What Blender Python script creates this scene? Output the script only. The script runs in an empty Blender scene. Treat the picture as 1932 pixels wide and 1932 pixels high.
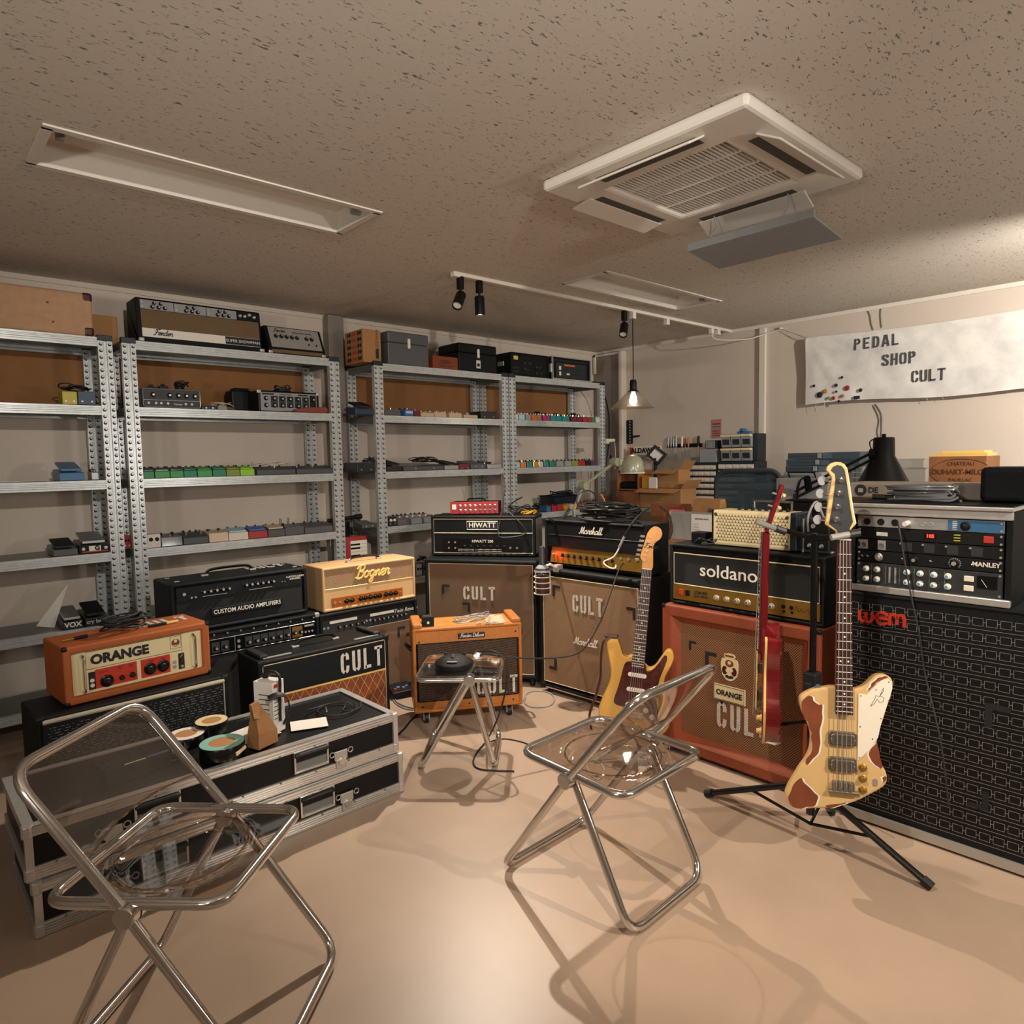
import bpy, math, random
from mathutils import Vector, Matrix
R = math.radians
random.seed(7)
SC = bpy.context.scene
C = SC.collection

# ------------------------------------------------------------------ camera
FPX, EYE = 1300.2, 1.46
_y, _p, _r = R(47.897), R(4.3245), R(1.083)
_f = Vector((math.cos(_y)*math.cos(_p), math.sin(_y)*math.cos(_p), -math.sin(_p)))
_rt = Vector((math.sin(_y), -math.cos(_y), 0))
_dn = _f.cross(_rt)
CR = math.cos(_r)*_rt + math.sin(_r)*_dn
CD = -math.sin(_r)*_rt + math.cos(_r)*_dn
cam_data = bpy.data.cameras.new('camera')
cam = bpy.data.objects.new('camera', cam_data)
C.objects.link(cam)
cam_data.sensor_width = 36
cam_data.lens = FPX/1932*36
cam_data.clip_start = .05
m3 = Matrix((CR, -CD, -_f)).transposed()
cam.matrix_world = Matrix.Translation((0, 0, EYE)) @ m3.to_4x4()
SC.camera = cam

def at(px, py, ax, val):
    """point of the room seen at a photo pixel, on the plane ax = val"""
    v = CR*((px-966)/FPX) + CD*((py-966)/FPX) + _f
    i = 'xyz'.index(ax)
    o = Vector((0, 0, EYE))
    return o + v*((val-o[i])/v[i])

def dep(px, py, t):
    return Vector((0, 0, EYE)) + (CR*((px-966)/FPX) + CD*((py-966)/FPX) + _f)*t

# ------------------------------------------------------------------ world, light, exposure
w = bpy.data.worlds.new('world'); SC.world = w; w.use_nodes = True
w.node_tree.nodes['Background'].inputs[0].default_value = (.5, .55, .6, 1)
w.node_tree.nodes['Background'].inputs[1].default_value = .15
SC.view_settings.view_transform = 'Standard'
SC.view_settings.look = 'None'
SC.view_settings.gamma = 1
SC.view_settings.exposure = 0
SC.view_settings.use_curve_mapping = False

def spot(name, loc, tgt, power, angle, blend=.5, size=.03, col=(1, .82, .66)):
    d = bpy.data.lights.new(name, 'SPOT')
    d.energy = power; d.spot_size = R(angle); d.spot_blend = blend; d.shadow_soft_size = size; d.color = col
    o = bpy.data.objects.new(name, d); C.objects.link(o)
    o.location = loc
    o.rotation_euler = (Vector(tgt)-Vector(loc)).to_track_quat('-Z', 'Y').to_euler()
    return o

CEIL = 2.585
WARM = (1, .85, .70)
NEUT = (1, .93, .85)
spot('spot_light_over_stool', (2.745, 3.33, 2.30), (2.1, 2.65, 0), 265, 92, .5, .02, WARM)
spot('spot_light_front_right', (2.2, -1.2, 2.40), (2.65, 1.45, .4), 290, 58, .45, .018, WARM)
spot('spot_light_over_camera', (.8, .85, 2.44), (2.5, 1.35, .3), 135, 62, .6, .018, WARM)
spot('spot_light_banner', (4.2, .0, 2.35), (5.7, 1.5, 1.9), 230, 125, .8, .03, NEUT)
spot('spot_light_shelves', (.3, -.6, 2.42), (2.7, 4.6, 1.5), 300, 66, .8, .03, NEUT)
spot('spot_light_cases', (2.60, 3.30, 2.34), (1.0, 2.6, .4), 35, 80, .7, .02, WARM)
def fill_point(name, loc, power):  # soft point light without a fixture, added as unseen fill
    d = bpy.data.lights.new(name, 'POINT'); d.energy = power; d.color = NEUT; d.shadow_soft_size = .14
    o = bpy.data.objects.new(name, d); C.objects.link(o); o.location = loc
fill_point('added_fill_light_left', (-1.0, .2, 1.80), 20)  # added fill out of view, no pendant here; lifts room and ceiling
spot('added_ceiling_fill_left', (-1.7, .4, 1.55), (.9, 1.9, 2.58), 110, 105, .9, .12, NEUT)  # added unseen spot aimed up to brighten the ceiling, no fitting behind it
spot('added_ceiling_fill_right', (3.0, -2.0, 1.55), (3.0, .9, 2.58), 125, 105, .9, .12, NEUT)  # second added spot out of view, throws extra light on the ceiling
fill_point('added_fill_light_right', (2.6, -1.6, 1.80), 16)  # added fill light on the right, out of view, stands for no known lamp

# ------------------------------------------------------------------ materials
def hx(h):
    h = h.lstrip('#')
    return tuple(((int(h[i:i+2], 16)/255+.055)/1.055)**2.4 if int(h[i:i+2], 16) > 10 else int(h[i:i+2], 16)/255/12.92 for i in (0, 2, 4))
M = {}
def mat(name, col, rough=.5, metal=0, bump=0, bs=300, var=0, vs=6, coat=0, emis=0, spec=.5, col2=None):
    m = bpy.data.materials.new(name); m.use_nodes = True
    nt = m.node_tree; b = nt.nodes['Principled BSDF']
    c = hx(col) if isinstance(col, str) else col
    b.inputs['Base Color'].default_value = (*c, 1)
    b.inputs['Roughness'].default_value = rough
    b.inputs['Metallic'].default_value = metal
    b.inputs['Specular IOR Level'].default_value = spec
    if coat: b.inputs['Coat Weight'].default_value = coat; b.inputs['Coat Roughness'].default_value = .08
    if emis: b.inputs['Emission Color'].default_value = (*c, 1); b.inputs['Emission Strength'].default_value = emis
    if bump or var:
        tc = nt.nodes.new('ShaderNodeTexCoord')
    if var:
        n = nt.nodes.new('ShaderNodeTexNoise'); n.inputs['Scale'].default_value = vs; n.inputs['Detail'].default_value = 6; n.inputs['Roughness'].default_value = .62
        nt.links.new(tc.outputs['Object'], n.inputs['Vector'])
        rp = nt.nodes.new('ShaderNodeValToRGB'); rp.color_ramp.elements[0].position = .34; rp.color_ramp.elements[1].position = .68
        k = hx(col2) if col2 else tuple(x*(1-var) for x in c)
        rp.color_ramp.elements[0].color = (*k, 1)
        rp.color_ramp.elements[1].color = (*(c if col2 else tuple(min(1, x*(1+var*.5)) for x in c)), 1)
        nt.links.new(n.outputs['Fac'], rp.inputs[0]); nt.links.new(rp.outputs[0], b.inputs['Base Color'])
    if bump:
        n2 = nt.nodes.new('ShaderNodeTexNoise'); n2.inputs['Scale'].default_value = bs; n2.inputs['Detail'].default_value = 3
        nt.links.new(tc.outputs['Object'], n2.inputs['Vector'])
        bp = nt.nodes.new('ShaderNodeBump'); bp.inputs['Strength'].default_value = bump; bp.inputs['Distance'].default_value = .004
        nt.links.new(n2.outputs['Fac'], bp.inputs['Height']); nt.links.new(bp.outputs[0], b.inputs['Normal'])
    M[name] = m
    return m

def cloth(name, c1, c2, sx, sz, rough=.9, bump=.6, wid=.5):
    """woven speaker cloth: threads across x and z of the object"""
    m = bpy.data.materials.new(name); m.use_nodes = True
    nt = m.node_tree; b = nt.nodes['Principled BSDF']; L = nt.links.new
    tc = nt.nodes.new('ShaderNodeTexCoord'); sp = nt.nodes.new('ShaderNodeSeparateXYZ'); L(tc.outputs['Object'], sp.inputs[0])
    outs = []
    for ax, s in (('X', sx), ('Z', sz)):
        mu = nt.nodes.new('ShaderNodeMath'); mu.operation = 'MULTIPLY'; mu.inputs[1].default_value = s*6.2832; L(sp.outputs[ax], mu.inputs[0])
        si = nt.nodes.new('ShaderNodeMath'); si.operation = 'SINE'; L(mu.outputs[0], si.inputs[0])
        outs.append(si)
    pr = nt.nodes.new('ShaderNodeMath'); pr.operation = 'MULTIPLY'; L(outs[0].outputs[0], pr.inputs[0]); L(outs[1].outputs[0], pr.inputs[1])
    mr = nt.nodes.new('ShaderNodeMapRange'); mr.inputs[1].default_value = -wid; mr.inputs[2].default_value = wid; L(pr.outputs[0], mr.inputs[0])
    n = nt.nodes.new('ShaderNodeTexNoise'); n.inputs['Scale'].default_value = 9; n.inputs['Detail'].default_value = 5; L(tc.outputs['Object'], n.inputs['Vector'])
    mx = nt.nodes.new('ShaderNodeMix'); mx.data_type = 'RGBA'; L(mr.outputs[0], mx.inputs[0])
    mx.inputs[6].default_value = (*hx(c1), 1); mx.inputs[7].default_value = (*hx(c2), 1)
    mm = nt.nodes.new('ShaderNodeMix'); mm.data_type = 'RGBA'; mm.blend_type = 'MULTIPLY'; mm.inputs[0].default_value = .35
    L(mx.outputs[2], mm.inputs[6]); L(n.outputs['Color'], mm.inputs[7]); L(mm.outputs[2], b.inputs['Base Color'])
    b.inputs['Roughness'].default_value = rough
    bp = nt.nodes.new('ShaderNodeBump'); bp.inputs['Strength'].default_value = bump; bp.inputs['Distance'].default_value = .002
    L(pr.outputs[0], bp.inputs['Height']); L(bp.outputs[0], b.inputs['Normal'])
    M[name] = m

def clear(name, tint, refl=.10, rough=.03):
    """thin see-through plastic"""
    m = bpy.data.materials.new(name); m.use_nodes = True
    nt = m.node_tree; nt.nodes.clear(); L = nt.links.new
    o = nt.nodes.new('ShaderNodeOutputMaterial'); t = nt.nodes.new('ShaderNodeBsdfTransparent'); g = nt.nodes.new('ShaderNodeBsdfGlossy')
    t.inputs[0].default_value = (*tint, 1); g.inputs['Roughness'].default_value = rough; g.inputs[0].default_value = (1, 1, 1, 1)
    lw = nt.nodes.new('ShaderNodeLayerWeight'); lw.inputs[0].default_value = .35
    mr = nt.nodes.new('ShaderNodeMapRange'); mr.inputs[3].default_value = refl*.5; mr.inputs[4].default_value = .75; L(lw.outputs['Facing'], mr.inputs[0])
    mx = nt.nodes.new('ShaderNodeMixShader'); L(mr.outputs[0], mx.inputs[0]); L(t.outputs[0], mx.inputs[1]); L(g.outputs[0], mx.inputs[2]); L(mx.outputs[0], o.inputs[0])
    M[name] = m

def ceiling_mat():
    m = mat('ceiling', '#a89c8e', .95)
    nt = m.node_tree; b = nt.nodes['Principled BSDF']; L = nt.links.new
    tc = nt.nodes.new('ShaderNodeTexCoord'); mp = nt.nodes.new('ShaderNodeMapping'); mp.inputs['Scale'].default_value = (42, 100, 42); mp.inputs['Rotation'].default_value = (0, 0, .2)
    n = nt.nodes.new('ShaderNodeTexNoise'); n.inputs['Scale'].default_value = 1; n.inputs['Detail'].default_value = 3.5; n.inputs['Roughness'].default_value = .6; n.inputs['Distortion'].default_value = .6
    L(tc.outputs['Object'], mp.inputs[0]); L(mp.outputs[0], n.inputs['Vector'])
    rp = nt.nodes.new('ShaderNodeValToRGB'); rp.color_ramp.elements[0].position = .615; rp.color_ramp.elements[1].position = .67
    L(n.outputs['Fac'], rp.inputs[0])
    mx = nt.nodes.new('ShaderNodeMix'); mx.data_type = 'RGBA'; L(rp.outputs[0], mx.inputs[0])
    mx.inputs[6].default_value = (*hx('#cfc5b8'), 1); mx.inputs[7].default_value = (*hx('#72685c'), 1)
    L(mx.outputs[2], b.inputs['Base Color'])
    bp = nt.nodes.new('ShaderNodeBump'); bp.invert = True; bp.inputs['Strength'].default_value = .6; bp.inputs['Distance'].default_value = .004
    L(rp.outputs[0], bp.inputs['Height']); L(bp.outputs[0], b.inputs['Normal'])
ceiling_mat()
mat('wall', '#c9bcae', .85, bump=.15, bs=260, var=.06, vs=1.2)
mat('floor', '#a6917e', .40, var=.12, vs=1.3, bump=.04, bs=40)
mat('grey_paint', '#83796f', .6, var=.05)
mat('dark_grey_paint', '#4a463f', .7)
mat('white_paint', '#d8d0c4', .5)
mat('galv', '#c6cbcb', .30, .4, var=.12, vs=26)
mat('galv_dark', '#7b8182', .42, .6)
mat('cap', '#1d2428', .5)
mat('hole', '#15191b', .8)
mat('fibreboard', '#8a5d34', .8, var=.12, vs=5)
mat('tolex', '#070d10', .5, bump=.5, bs=420, spec=.22)
mat('tolex_grey', '#6d6b66', .7, bump=.5, bs=420, var=.1, vs=30)
mat('black', '#07090b', .5, spec=.3)
mat('black_gloss', '#0c0d0f', .2)
mat('rubber', '#0c0d0f', .6)
mat('chrome', '#d4d3d0', .13, .95)
mat('steel', '#b4b2ad', .35, .6)
mat('nickel', '#8d877a', .35, .85)
mat('alu', '#c3c2bf', .32, .6, var=.08, vs=40)
mat('piping', '#c9b99a', .7)
mat('silver_cord', '#b7ad98', .6, .3, bump=.8, bs=500)
mat('slate', '#3b4750', .5)
mat('gold_panel', '#94722f', .35, .6, var=.08, vs=20)
mat('white', '#d9d4c8', .6)
mat('stencil', '#c2bbb0', .85, var=.22, vs=90)
mat('ink', '#14161a', .7)
mat('cream', '#b99669', .6, bump=.3, bs=420, var=.05)
mat('cream_panel', '#d7c79b', .4)
mat('copper_panel', '#a35a1c', .35, .3)
mat('orange_tolex', '#a4541f', .62, bump=.5, bs=420, var=.1, vs=14)
mat('orange_cab', '#843b1b', .62, bump=.5, bs=300, var=.18, vs=9)
mat('red_panel', '#b5301c', .4)
mat('tweed', '#b06a24', .5, bump=.4, bs=520, var=.12, vs=40, coat=.2)
mat('brown_leather', '#3f2018', .5, bump=.3, bs=200)
mat('maple', '#c68a45', .35, var=.12, vs=14, coat=.5)
mat('rosewood', '#3a201c', .45, var=.3, vs=40)
mat('strat_body', '#c99a4a', .22, var=.06, vs=5, coat=.8)
mat('tortoise', '#4a1414', .18, var=.7, vs=38, coat=.8)
mat('bass_body', '#cfae78', .25, var=.05, vs=3, coat=.5)
mat('worn_wood', '#7c3f24', .5, var=.3, vs=10)
mat('wine_red', '#6f1119', .16, var=.12, vs=6, coat=1)
mat('binding', '#d5b468', .4)
mat('pearl', '#e2dccb', .3)
mat('cardboard', '#a5784a', .85, var=.07, vs=6)
mat('kraft', '#9a6f44', .85, bump=.4, bs=60, var=.1, vs=12)
mat('wood_box', '#8c5a34', .6, var=.22, vs=9)
mat('navy', '#18222c', .45, var=.08)
mat('case_black', '#080b0f', .42, spec=.3)
mat('grey_plastic', '#8e8c86', .5)
mat('dark_plastic', '#23272a', .5)
mat('paper', '#d3cec6', .8)
mat('teal', '#7fb5a8', .55)
mat('teal_dark', '#1f6f78', .4)
mat('beige', '#b08a68', .75, var=.12, vs=20)
mat('oxblood', '#3b1414', .35)
mat('wood_dark', '#5a3218', .6, var=.2)
mat('led_red', '#ff2a18', .3, emis=6)
mat('spot_face', '#fff2df', .3, emis=14)
mat('sage', '#95977e', .3, coat=.6)
mat('banner', '#e4e0d8', .9, bump=.25, bs=60, var=.1, vs=4, col2='#c2c0bc')
mat('mesh_back', '#232d33', .8)
mat('red_leather', '#813a28', .55, var=.15)
mat('blue_knob', '#3f97c4', .4)
for k, v in dict(green='#3c9450', dgreen='#2a7d5a', tealp='#1f7f80', lime='#8fc437', olive='#7e8a35', grey='#55575a', dgrey='#484b4f', lgrey='#8d8f90',
                 creamp='#cdb497', lblue='#9fc3d2', blue='#3c74b8', red='#9e2428', dred='#6d1c26', orange='#d87432', amber='#b9821f', pink='#b07a72',
                 magenta='#9a2d63', purple='#5f3458', offw='#cfc6b8', blackp='#17191c', navyp='#223a56', ygreen='#b2a52a', sblue='#2f6690', silver='#a9abab').items():
    mat('p_'+k, v, .42, .75 if k == 'silver' else 0, var=.05, vs=20, coat=.2)
cloth('cloth_brown', '#41301f', '#8d6f52', 150, 150)
cloth('cloth_tan', '#5f452f', '#ae8a64', 160, 160)
cloth('cloth_basket', '#3c2213', '#b07a50', 85, 85)
cloth('cloth_check', '#5f4030', '#c09a74', 110, 110)
cloth('cloth_fender', '#5a452f', '#8f7452', 190, 60)
cloth('cloth_twin', '#5b4433', '#9b7a61', 170, 90)
cloth('cloth_tweed', '#181210', '#60483a', 22, 105)
cloth('cloth_black', '#050607', '#14191b', 200, 200)
cloth('cloth_salt', '#0b0c0e', '#141618', 120, 120)
clear('smoked', (.70, .61, .54), .10)
clear('clear_plastic', (.86, .87, .88), .10)
clear('lamp_glass', (.93, .88, .8), .3, .2)
clear('clear_box', (.80, .83, .84), .2, .15)

# ------------------------------------------------------------------ mesh helpers
class MB:
    def __init__(s): s.v = []; s.f = []
    def add(s, vs, fs):
        n = len(s.v); s.v += [tuple(v) for v in vs]; s.f += [[i+n for i in f] for f in fs]; return s
    def box(s, x0, x1, y0, y1, z0, z1):
        return s.add([(x0, y0, z0), (x1, y0, z0), (x1, y1, z0), (x0, y1, z0), (x0, y0, z1), (x1, y0, z1), (x1, y1, z1), (x0, y1, z1)],
                     [(3, 2, 1, 0), (4, 5, 6, 7), (0, 1, 5, 4), (1, 2, 6, 5), (2, 3, 7, 6), (3, 0, 4, 7)])
    def cyl(s, p0, p1, r0, r1=None, n=14, cap=True):
        r1 = r0 if r1 is None else r1
        p0, p1 = Vector(p0), Vector(p1); d = (p1-p0).normalized()
        a = d.orthogonal().normalized(); b = d.cross(a)
        vs = []
        for p, r in ((p0, r0), (p1, r1)):
            vs += [p+(a*math.cos(6.28319*i/n)+b*math.sin(6.28319*i/n))*r for i in range(n)]
        fs = [(i, (i+1) % n, n+(i+1) % n, n+i) for i in range(n)]
        if cap: fs += [tuple(range(n-1, -1, -1)), tuple(range(n, 2*n))]
        return s.add(vs, fs)
    def tube(s, pts, r, n=8, closed=False, flat=1):
        pts = [Vector(p) for p in pts]; k = len(pts); vs = []; fs = []
        up = None
        for i, p in enumerate(pts):
            if closed: d = pts[(i+1) % k]-pts[i-1]
            else: d = pts[min(i+1, k-1)]-pts[max(i-1, 0)]
            d = d.normalized() if d.length > 1e-9 else Vector((0, 0, 1))
            if up is None: up = d.orthogonal().normalized()
            a = up-d*up.dot(d); a = a.normalized() if a.length > 1e-6 else d.orthogonal().normalized(); up = a
            b = d.cross(a)
            vs += [p+(a*math.cos(6.28319*j/n)+b*flat*math.sin(6.28319*j/n))*r for j in range(n)]
        for i in range(k if closed else k-1):
            q = (i+1) % k
            fs += [(i*n+j, i*n+(j+1) % n, q*n+(j+1) % n, q*n+j) for j in range(n)]
        if not closed: fs += [tuple(range(n-1, -1, -1)), tuple(range((k-1)*n, k*n))]
        return s.add(vs, fs)
    def prism(s, poly, d0, d1, ax='y'):
        n = len(poly)
        def P(a, b, d): return {'y': (a, d, b), 'z': (a, b, d), 'x': (d, a, b)}[ax]
        vs = [P(a, b, d0) for a, b in poly]+[P(a, b, d1) for a, b in poly]
        fs = [tuple(range(n)), tuple(range(2*n-1, n-1, -1))]+[((i+1) % n, i, n+i, n+(i+1) % n) for i in range(n)]
        return s.add(vs, fs)
    def lathe(s, prof, n=24, o=(0, 0, 0), ax='z', cap=True):
        vs = []; fs = []; k = len(prof)
        for r, z in prof:
            for i in range(n):
                a = 6.28319*i/n; q = (r*math.cos(a), r*math.sin(a), z)
                if ax == 'y': q = (q[0], -q[2], q[1])
                vs.append((q[0]+o[0], q[1]+o[1], q[2]+o[2]))
        for j in range(k-1):
            fs += [(j*n+i, j*n+(i+1) % n, (j+1)*n+(i+1) % n, (j+1)*n+i) for i in range(n)]
        if cap and prof[0][0] > 1e-6: fs.append(tuple(range(n-1, -1, -1)))
        if cap and prof[-1][0] > 1e-6: fs.append(tuple(range((k-1)*n, k*n)))
        return s.add(vs, fs)
    def ring(s, w, h, t, y0, y1, z0=0, t2=None):
        """box frame in xz, open through y; t side thickness, t2 top/bottom thickness"""
        t2 = t if t2 is None else t2
        o = [(-w/2, z0), (w/2, z0), (w/2, z0+h), (-w/2, z0+h)]; i = [(-w/2+t, z0+t2), (w/2-t, z0+t2), (w/2-t, z0+h-t2), (-w/2+t, z0+h-t2)]
        vs = [(a, y, b) for y in (y0, y1) for q in (o, i) for a, b in q]
        fs = []
        for k in range(4):
            m = (k+1) % 4
            fs += [(k, m, 4+m, 4+k), (8+m, 8+k, 12+k, 12+m), (m, k, 8+k, 8+m), (4+k, 4+m, 12+m, 12+k)]
        return s.add(vs, fs)
    def ribbon(s, pts, wd, y0, y1):
        """flat stroke in the xz plane with thickness in y"""
        P = [Vector((a, b)) for a, b in pts]; k = len(P); l = []; r = []
        for i in range(k):
            d = (P[min(i+1, k-1)]-P[max(i-1, 0)]).normalized(); nn = Vector((-d.y, d.x))*wd/2
            l.append(P[i]+nn); r.append(P[i]-nn)
        return s.prism([tuple(q) for q in l+r[::-1]], y0, y1)
    def mesh(s, name, smooth=False):
        me = bpy.data.meshes.new(name); me.from_pydata(s.v, [], s.f); me.update()
        if smooth:
            for p in me.polygons: p.use_smooth = True
            me.set_sharp_from_angle(angle=R(38))
        return me

def cr(pts, n=5, closed=False):
    """Catmull-Rom smoothing, any dimension"""
    P = [Vector(p) for p in pts]; k = len(P); out = []
    for i in range(k if closed else k-1):
        if closed: a, b, c, d = P[i-1], P[i], P[(i+1) % k], P[(i+2) % k]
        else: a, b, c, d = P[max(i-1, 0)], P[i], P[i+1], P[min(i+2, k-1)]
        for j in range(n):
            t = j/n
            out.append(.5*((2*b)+(c-a)*t+(2*a-5*b+4*c-d)*t*t+(3*b-a-3*c+d)*t**3))
    if not closed: out.append(P[-1])
    return [tuple(q) for q in out]

def rrect(w, h, r, n=5, cx=0, cy=0):
    o = []
    for sx, sy, a0 in ((1, 1, 0), (-1, 1, 90), (-1, -1, 180), (1, -1, 270)):
        for i in range(n+1):
            a = R(a0+90*i/n); o.append((cx+sx*(w/2-r)+r*math.cos(a), cy+sy*(h/2-r)+r*math.sin(a)))
    return o

def part(name, mb, m, parent=None, bev=0, smooth=False, loc=None, rot=None, seg=2, label=None, kind=None, scale=None):
    me = mb if isinstance(mb, bpy.types.Mesh) else mb.mesh(name, smooth)
    if not me.materials: me.materials.append(M[m])
    o = bpy.data.objects.new(name, me); C.objects.link(o)
    if parent is not None: o.parent = parent
    if loc is not None: o.location = loc
    if rot is not None: o.rotation_euler = rot
    if scale is not None: o.scale = scale
    if bev:
        b = o.modifiers.new('bevel', 'BEVEL'); b.width = bev; b.segments = seg; b.limit_method = 'ANGLE'; b.angle_limit = R(40)
    if label: o['label'] = label
    if kind: o['kind'] = kind
    return o

LABELS = {}
def tag(o, label, cat, group=None):
    o['label'] = label; o['category'] = cat
    if group: o['group'] = group
    LABELS.setdefault(label, []).append(o.name)
    return o

def thing(name, label, cat, loc=(0, 0, 0), rz=0, group=None, rot=None):
    o = bpy.data.objects.new(name, None); C.objects.link(o); o.empty_display_size = .05
    o.location = loc; o.rotation_euler = rot if rot else (0, 0, R(rz))
    return tag(o, label, cat, group)

def solid(name, mb, m, label, cat, loc=(0, 0, 0), rz=0, group=None, **k):
    o = part(name, mb, m, None, **k); o.location = loc
    if rz: o.rotation_euler = (0, 0, R(rz))
    return tag(o, label, cat, group)

def struct(name, mb, m, parent=None, **k):
    o = part(name, mb, m, parent, **k)
    if parent is None: o['kind'] = 'structure'
    return o

CACHE = {}
def shared(key, fn, smooth=False):
    if key not in CACHE: CACHE[key] = fn().mesh(str(key[0]), smooth)
    return CACHE[key]

_fm = {}
def text(parent, s, size, x, z, y, m, align='CENTER', shear=0, bold=0, sx=1, name='lettering', rot=(90, 0, 0), ext=.0008):
    k = (s, round(size, 4), align, shear, bold, m, ext)
    if k not in _fm:
        cu = bpy.data.curves.new('t', 'FONT'); cu.body = s; cu.size = size; cu.align_x = align; cu.align_y = 'CENTER'; cu.shear = shear; cu.offset = bold; cu.extrude = ext; cu.resolution_u = 3
        o = bpy.data.objects.new('t', cu); C.objects.link(o)
        bpy.context.view_layer.update()
        me = bpy.data.meshes.new_from_object(o.evaluated_get(bpy.context.evaluated_depsgraph_get()))
        bpy.data.objects.remove(o); bpy.data.curves.remove(cu)
        me.materials.clear(); me.materials.append(M[m]); _fm[k] = me
    return part(name, _fm[k], m, parent, loc=(x, y, z), rot=tuple(R(a) for a in rot), scale=(sx, 1, 1))

STEN = {
 'C': [[(.23, .93), (.12, .86), (.09, .72), (.09, .28), (.12, .14), (.23, .07)], [(.33, .93), (.44, .86), (.47, .64)], [(.33, .07), (.44, .14), (.47, .36)]],
 'U': [[(.09, 1), (.09, .25), (.13, .12), (.23, .06)], [(.47, 1), (.47, .25), (.43, .12), (.33, .06)]],
 'L': [[(.1, 1), (.1, 0)], [(.1, .09), (.52, .09)]], 'T': [[(0, .91), (.56, .91)], [(.28, .91), (.28, 0)]],
 'P': [[(.1, 0), (.1, 1)], [(.25, .92), (.4, .89), (.47, .74), (.4, .57), (.25, .54)]],
 'E': [[(.1, 0), (.1, 1)], [(.24, .92), (.52, .92)], [(.24, .5), (.46, .5)], [(.24, .08), (.52, .08)]],
 'D': [[(.1, 0), (.1, 1)], [(.25, .92), (.4, .87), (.47, .72), (.47, .28), (.4, .13), (.25, .08)]],
 'A': [[(.06, 0), (.24, 1)], [(.52, 0), (.34, 1)], [(.2, .28), (.38, .28)]],
 'S': [[(.47, .7), (.45, .85), (.33, .93)], [(.23, .93), (.12, .86), (.1, .68), (.28, .52), (.46, .34), (.44, .14), (.33, .07)], [(.23, .07), (.11, .15), (.09, .3)]],
 'H': [[(.1, 0), (.1, 1)], [(.47, 0), (.47, 1)], [(.24, .5), (.33, .5)]],
 'O': [[(.23, .93), (.12, .86), (.09, .72), (.09, .28), (.12, .14), (.23, .07)], [(.33, .93), (.44, .86), (.47, .72), (.47, .28), (.44, .14), (.33, .07)]]}
def stencil(parent, word, h, x, z, y, m='stencil', top=False, adv=.78, lw=.17, name='stencil_lettering', sx=1):
    b = MB()
    for i, ch in enumerate(word):
        for st in STEN[ch]:
            st2 = cr(st, 3) if len(st) > 2 else st
            b.ribbon([((i*adv+a)*h*sx, c*h) for a, c in st2], lw*h, -.0012, .0012)
    o = part(name, b, m, parent, loc=(x, y, z))
    if top: o.rotation_euler = (R(-90), 0, 0)
    return o

CUR = {
 'a': [[(.45, .42), (.3, .5), (.1, .38), (.06, .14), (.2, .0), (.38, .15), (.47, .48), (.42, .14), (.5, .0), (.66, .14)]],
 'e': [[(.0, .12), (.2, .2), (.4, .38), (.27, .5), (.1, .35), (.1, .1), (.26, .0), (.5, .14)]],
 'n': [[(.0, .2), (.1, .48), (.07, .0), (.18, .33), (.32, .48), (.38, .36), (.34, .08), (.43, .0), (.55, .14)]],
 'd': [[(.44, .4), (.27, .5), (.09, .35), (.07, .1), (.21, .0), (.4, .18), (.5, 1.), (.44, .14), (.52, .0), (.65, .14)]],
 'r': [[(.0, .12), (.12, .52), (.18, .42), (.34, .46), (.28, .1), (.36, .0), (.5, .14)]],
 's': [[(.0, .12), (.22, .52), (.32, .24), (.24, .02), (.06, .06)], [(.26, .04), (.42, .14)]],
 'h': [[(.0, .14), (.26, .9), (.2, 1.02), (.12, .85), (.08, .0), (.2, .38), (.34, .46), (.35, .1), (.44, .0), (.55, .14)]],
 'l': [[(.0, .14), (.26, .9), (.2, 1.04), (.11, .85), (.11, .1), (.21, .0), (.36, .14)]],
 'o': [[(.35, .49), (.14, .42), (.06, .16), (.2, .0), (.4, .14), (.4, .4), (.25, .5), (.42, .4), (.56, .44)]],
 'g': [[(.44, .42), (.27, .5), (.09, .35), (.09, .1), (.22, .02), (.4, .2), (.46, .5), (.36, -.3), (.2, -.44), (.1, -.3), (.3, -.06), (.6, .14)]],
 'u': [[(.0, .3), (.1, .48), (.07, .1), (.2, .0), (.38, .2), (.42, .48), (.4, .1), (.5, .0), (.62, .14)]],
 'x': [[(.0, .42), (.12, .46), (.28, .04), (.46, .06)], [(.42, .48), (.02, .0)]],
 'F': [[(.30, .76), (.38, .95), (.7, .96), (1.08, 1.08)], [(.62, .97), (.46, .4), (.3, .03), (.12, -.04), (.06, .1)], [(.24, .48), (.8, .56)]],
 'M': [[(.0, .14), (.08, .0), (.2, .18), (.42, 1.), (.45, .0), (.8, 1.), (.76, .12), (.84, .0), (.98, .14)]],
 'B': [[(.34, .96), (.16, .0)], [(.04, .74), (.3, 1.), (.68, .96), (.62, .64), (.34, .52), (.66, .44), (.6, .08), (.25, -.04), (.0, .08)]],
 'D': [[(.34, .96), (.16, .04)], [(.04, .8), (.35, 1.), (.74, .8), (.68, .24), (.3, .0), (.04, .08)]]}
ADV = dict(a=.6, e=.44, n=.5, d=.58, r=.42, s=.38, h=.5, l=.32, o=.5, g=.54, u=.56, x=.46, F=.74, M=.92, B=.72, D=.76)
def cursive(parent, s, size, x, z, y, m, th=.07, slant=.22, name='script_logo', up=0):
    b = MB(); cx = 0; tot = sum(ADV[c] for c in s)
    for ch in s:
        for st in CUR[ch]:
            pts = cr(st, 4)
            b.tube([((cx+p[0]+p[1]*slant-tot/2)*size, 0, (p[1]+up*(cx-tot/2))*size) for p in pts], th*size, 6)
        cx += ADV[ch]
    return part(name, b, m, parent, smooth=True, loc=(x, y, z))

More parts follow.
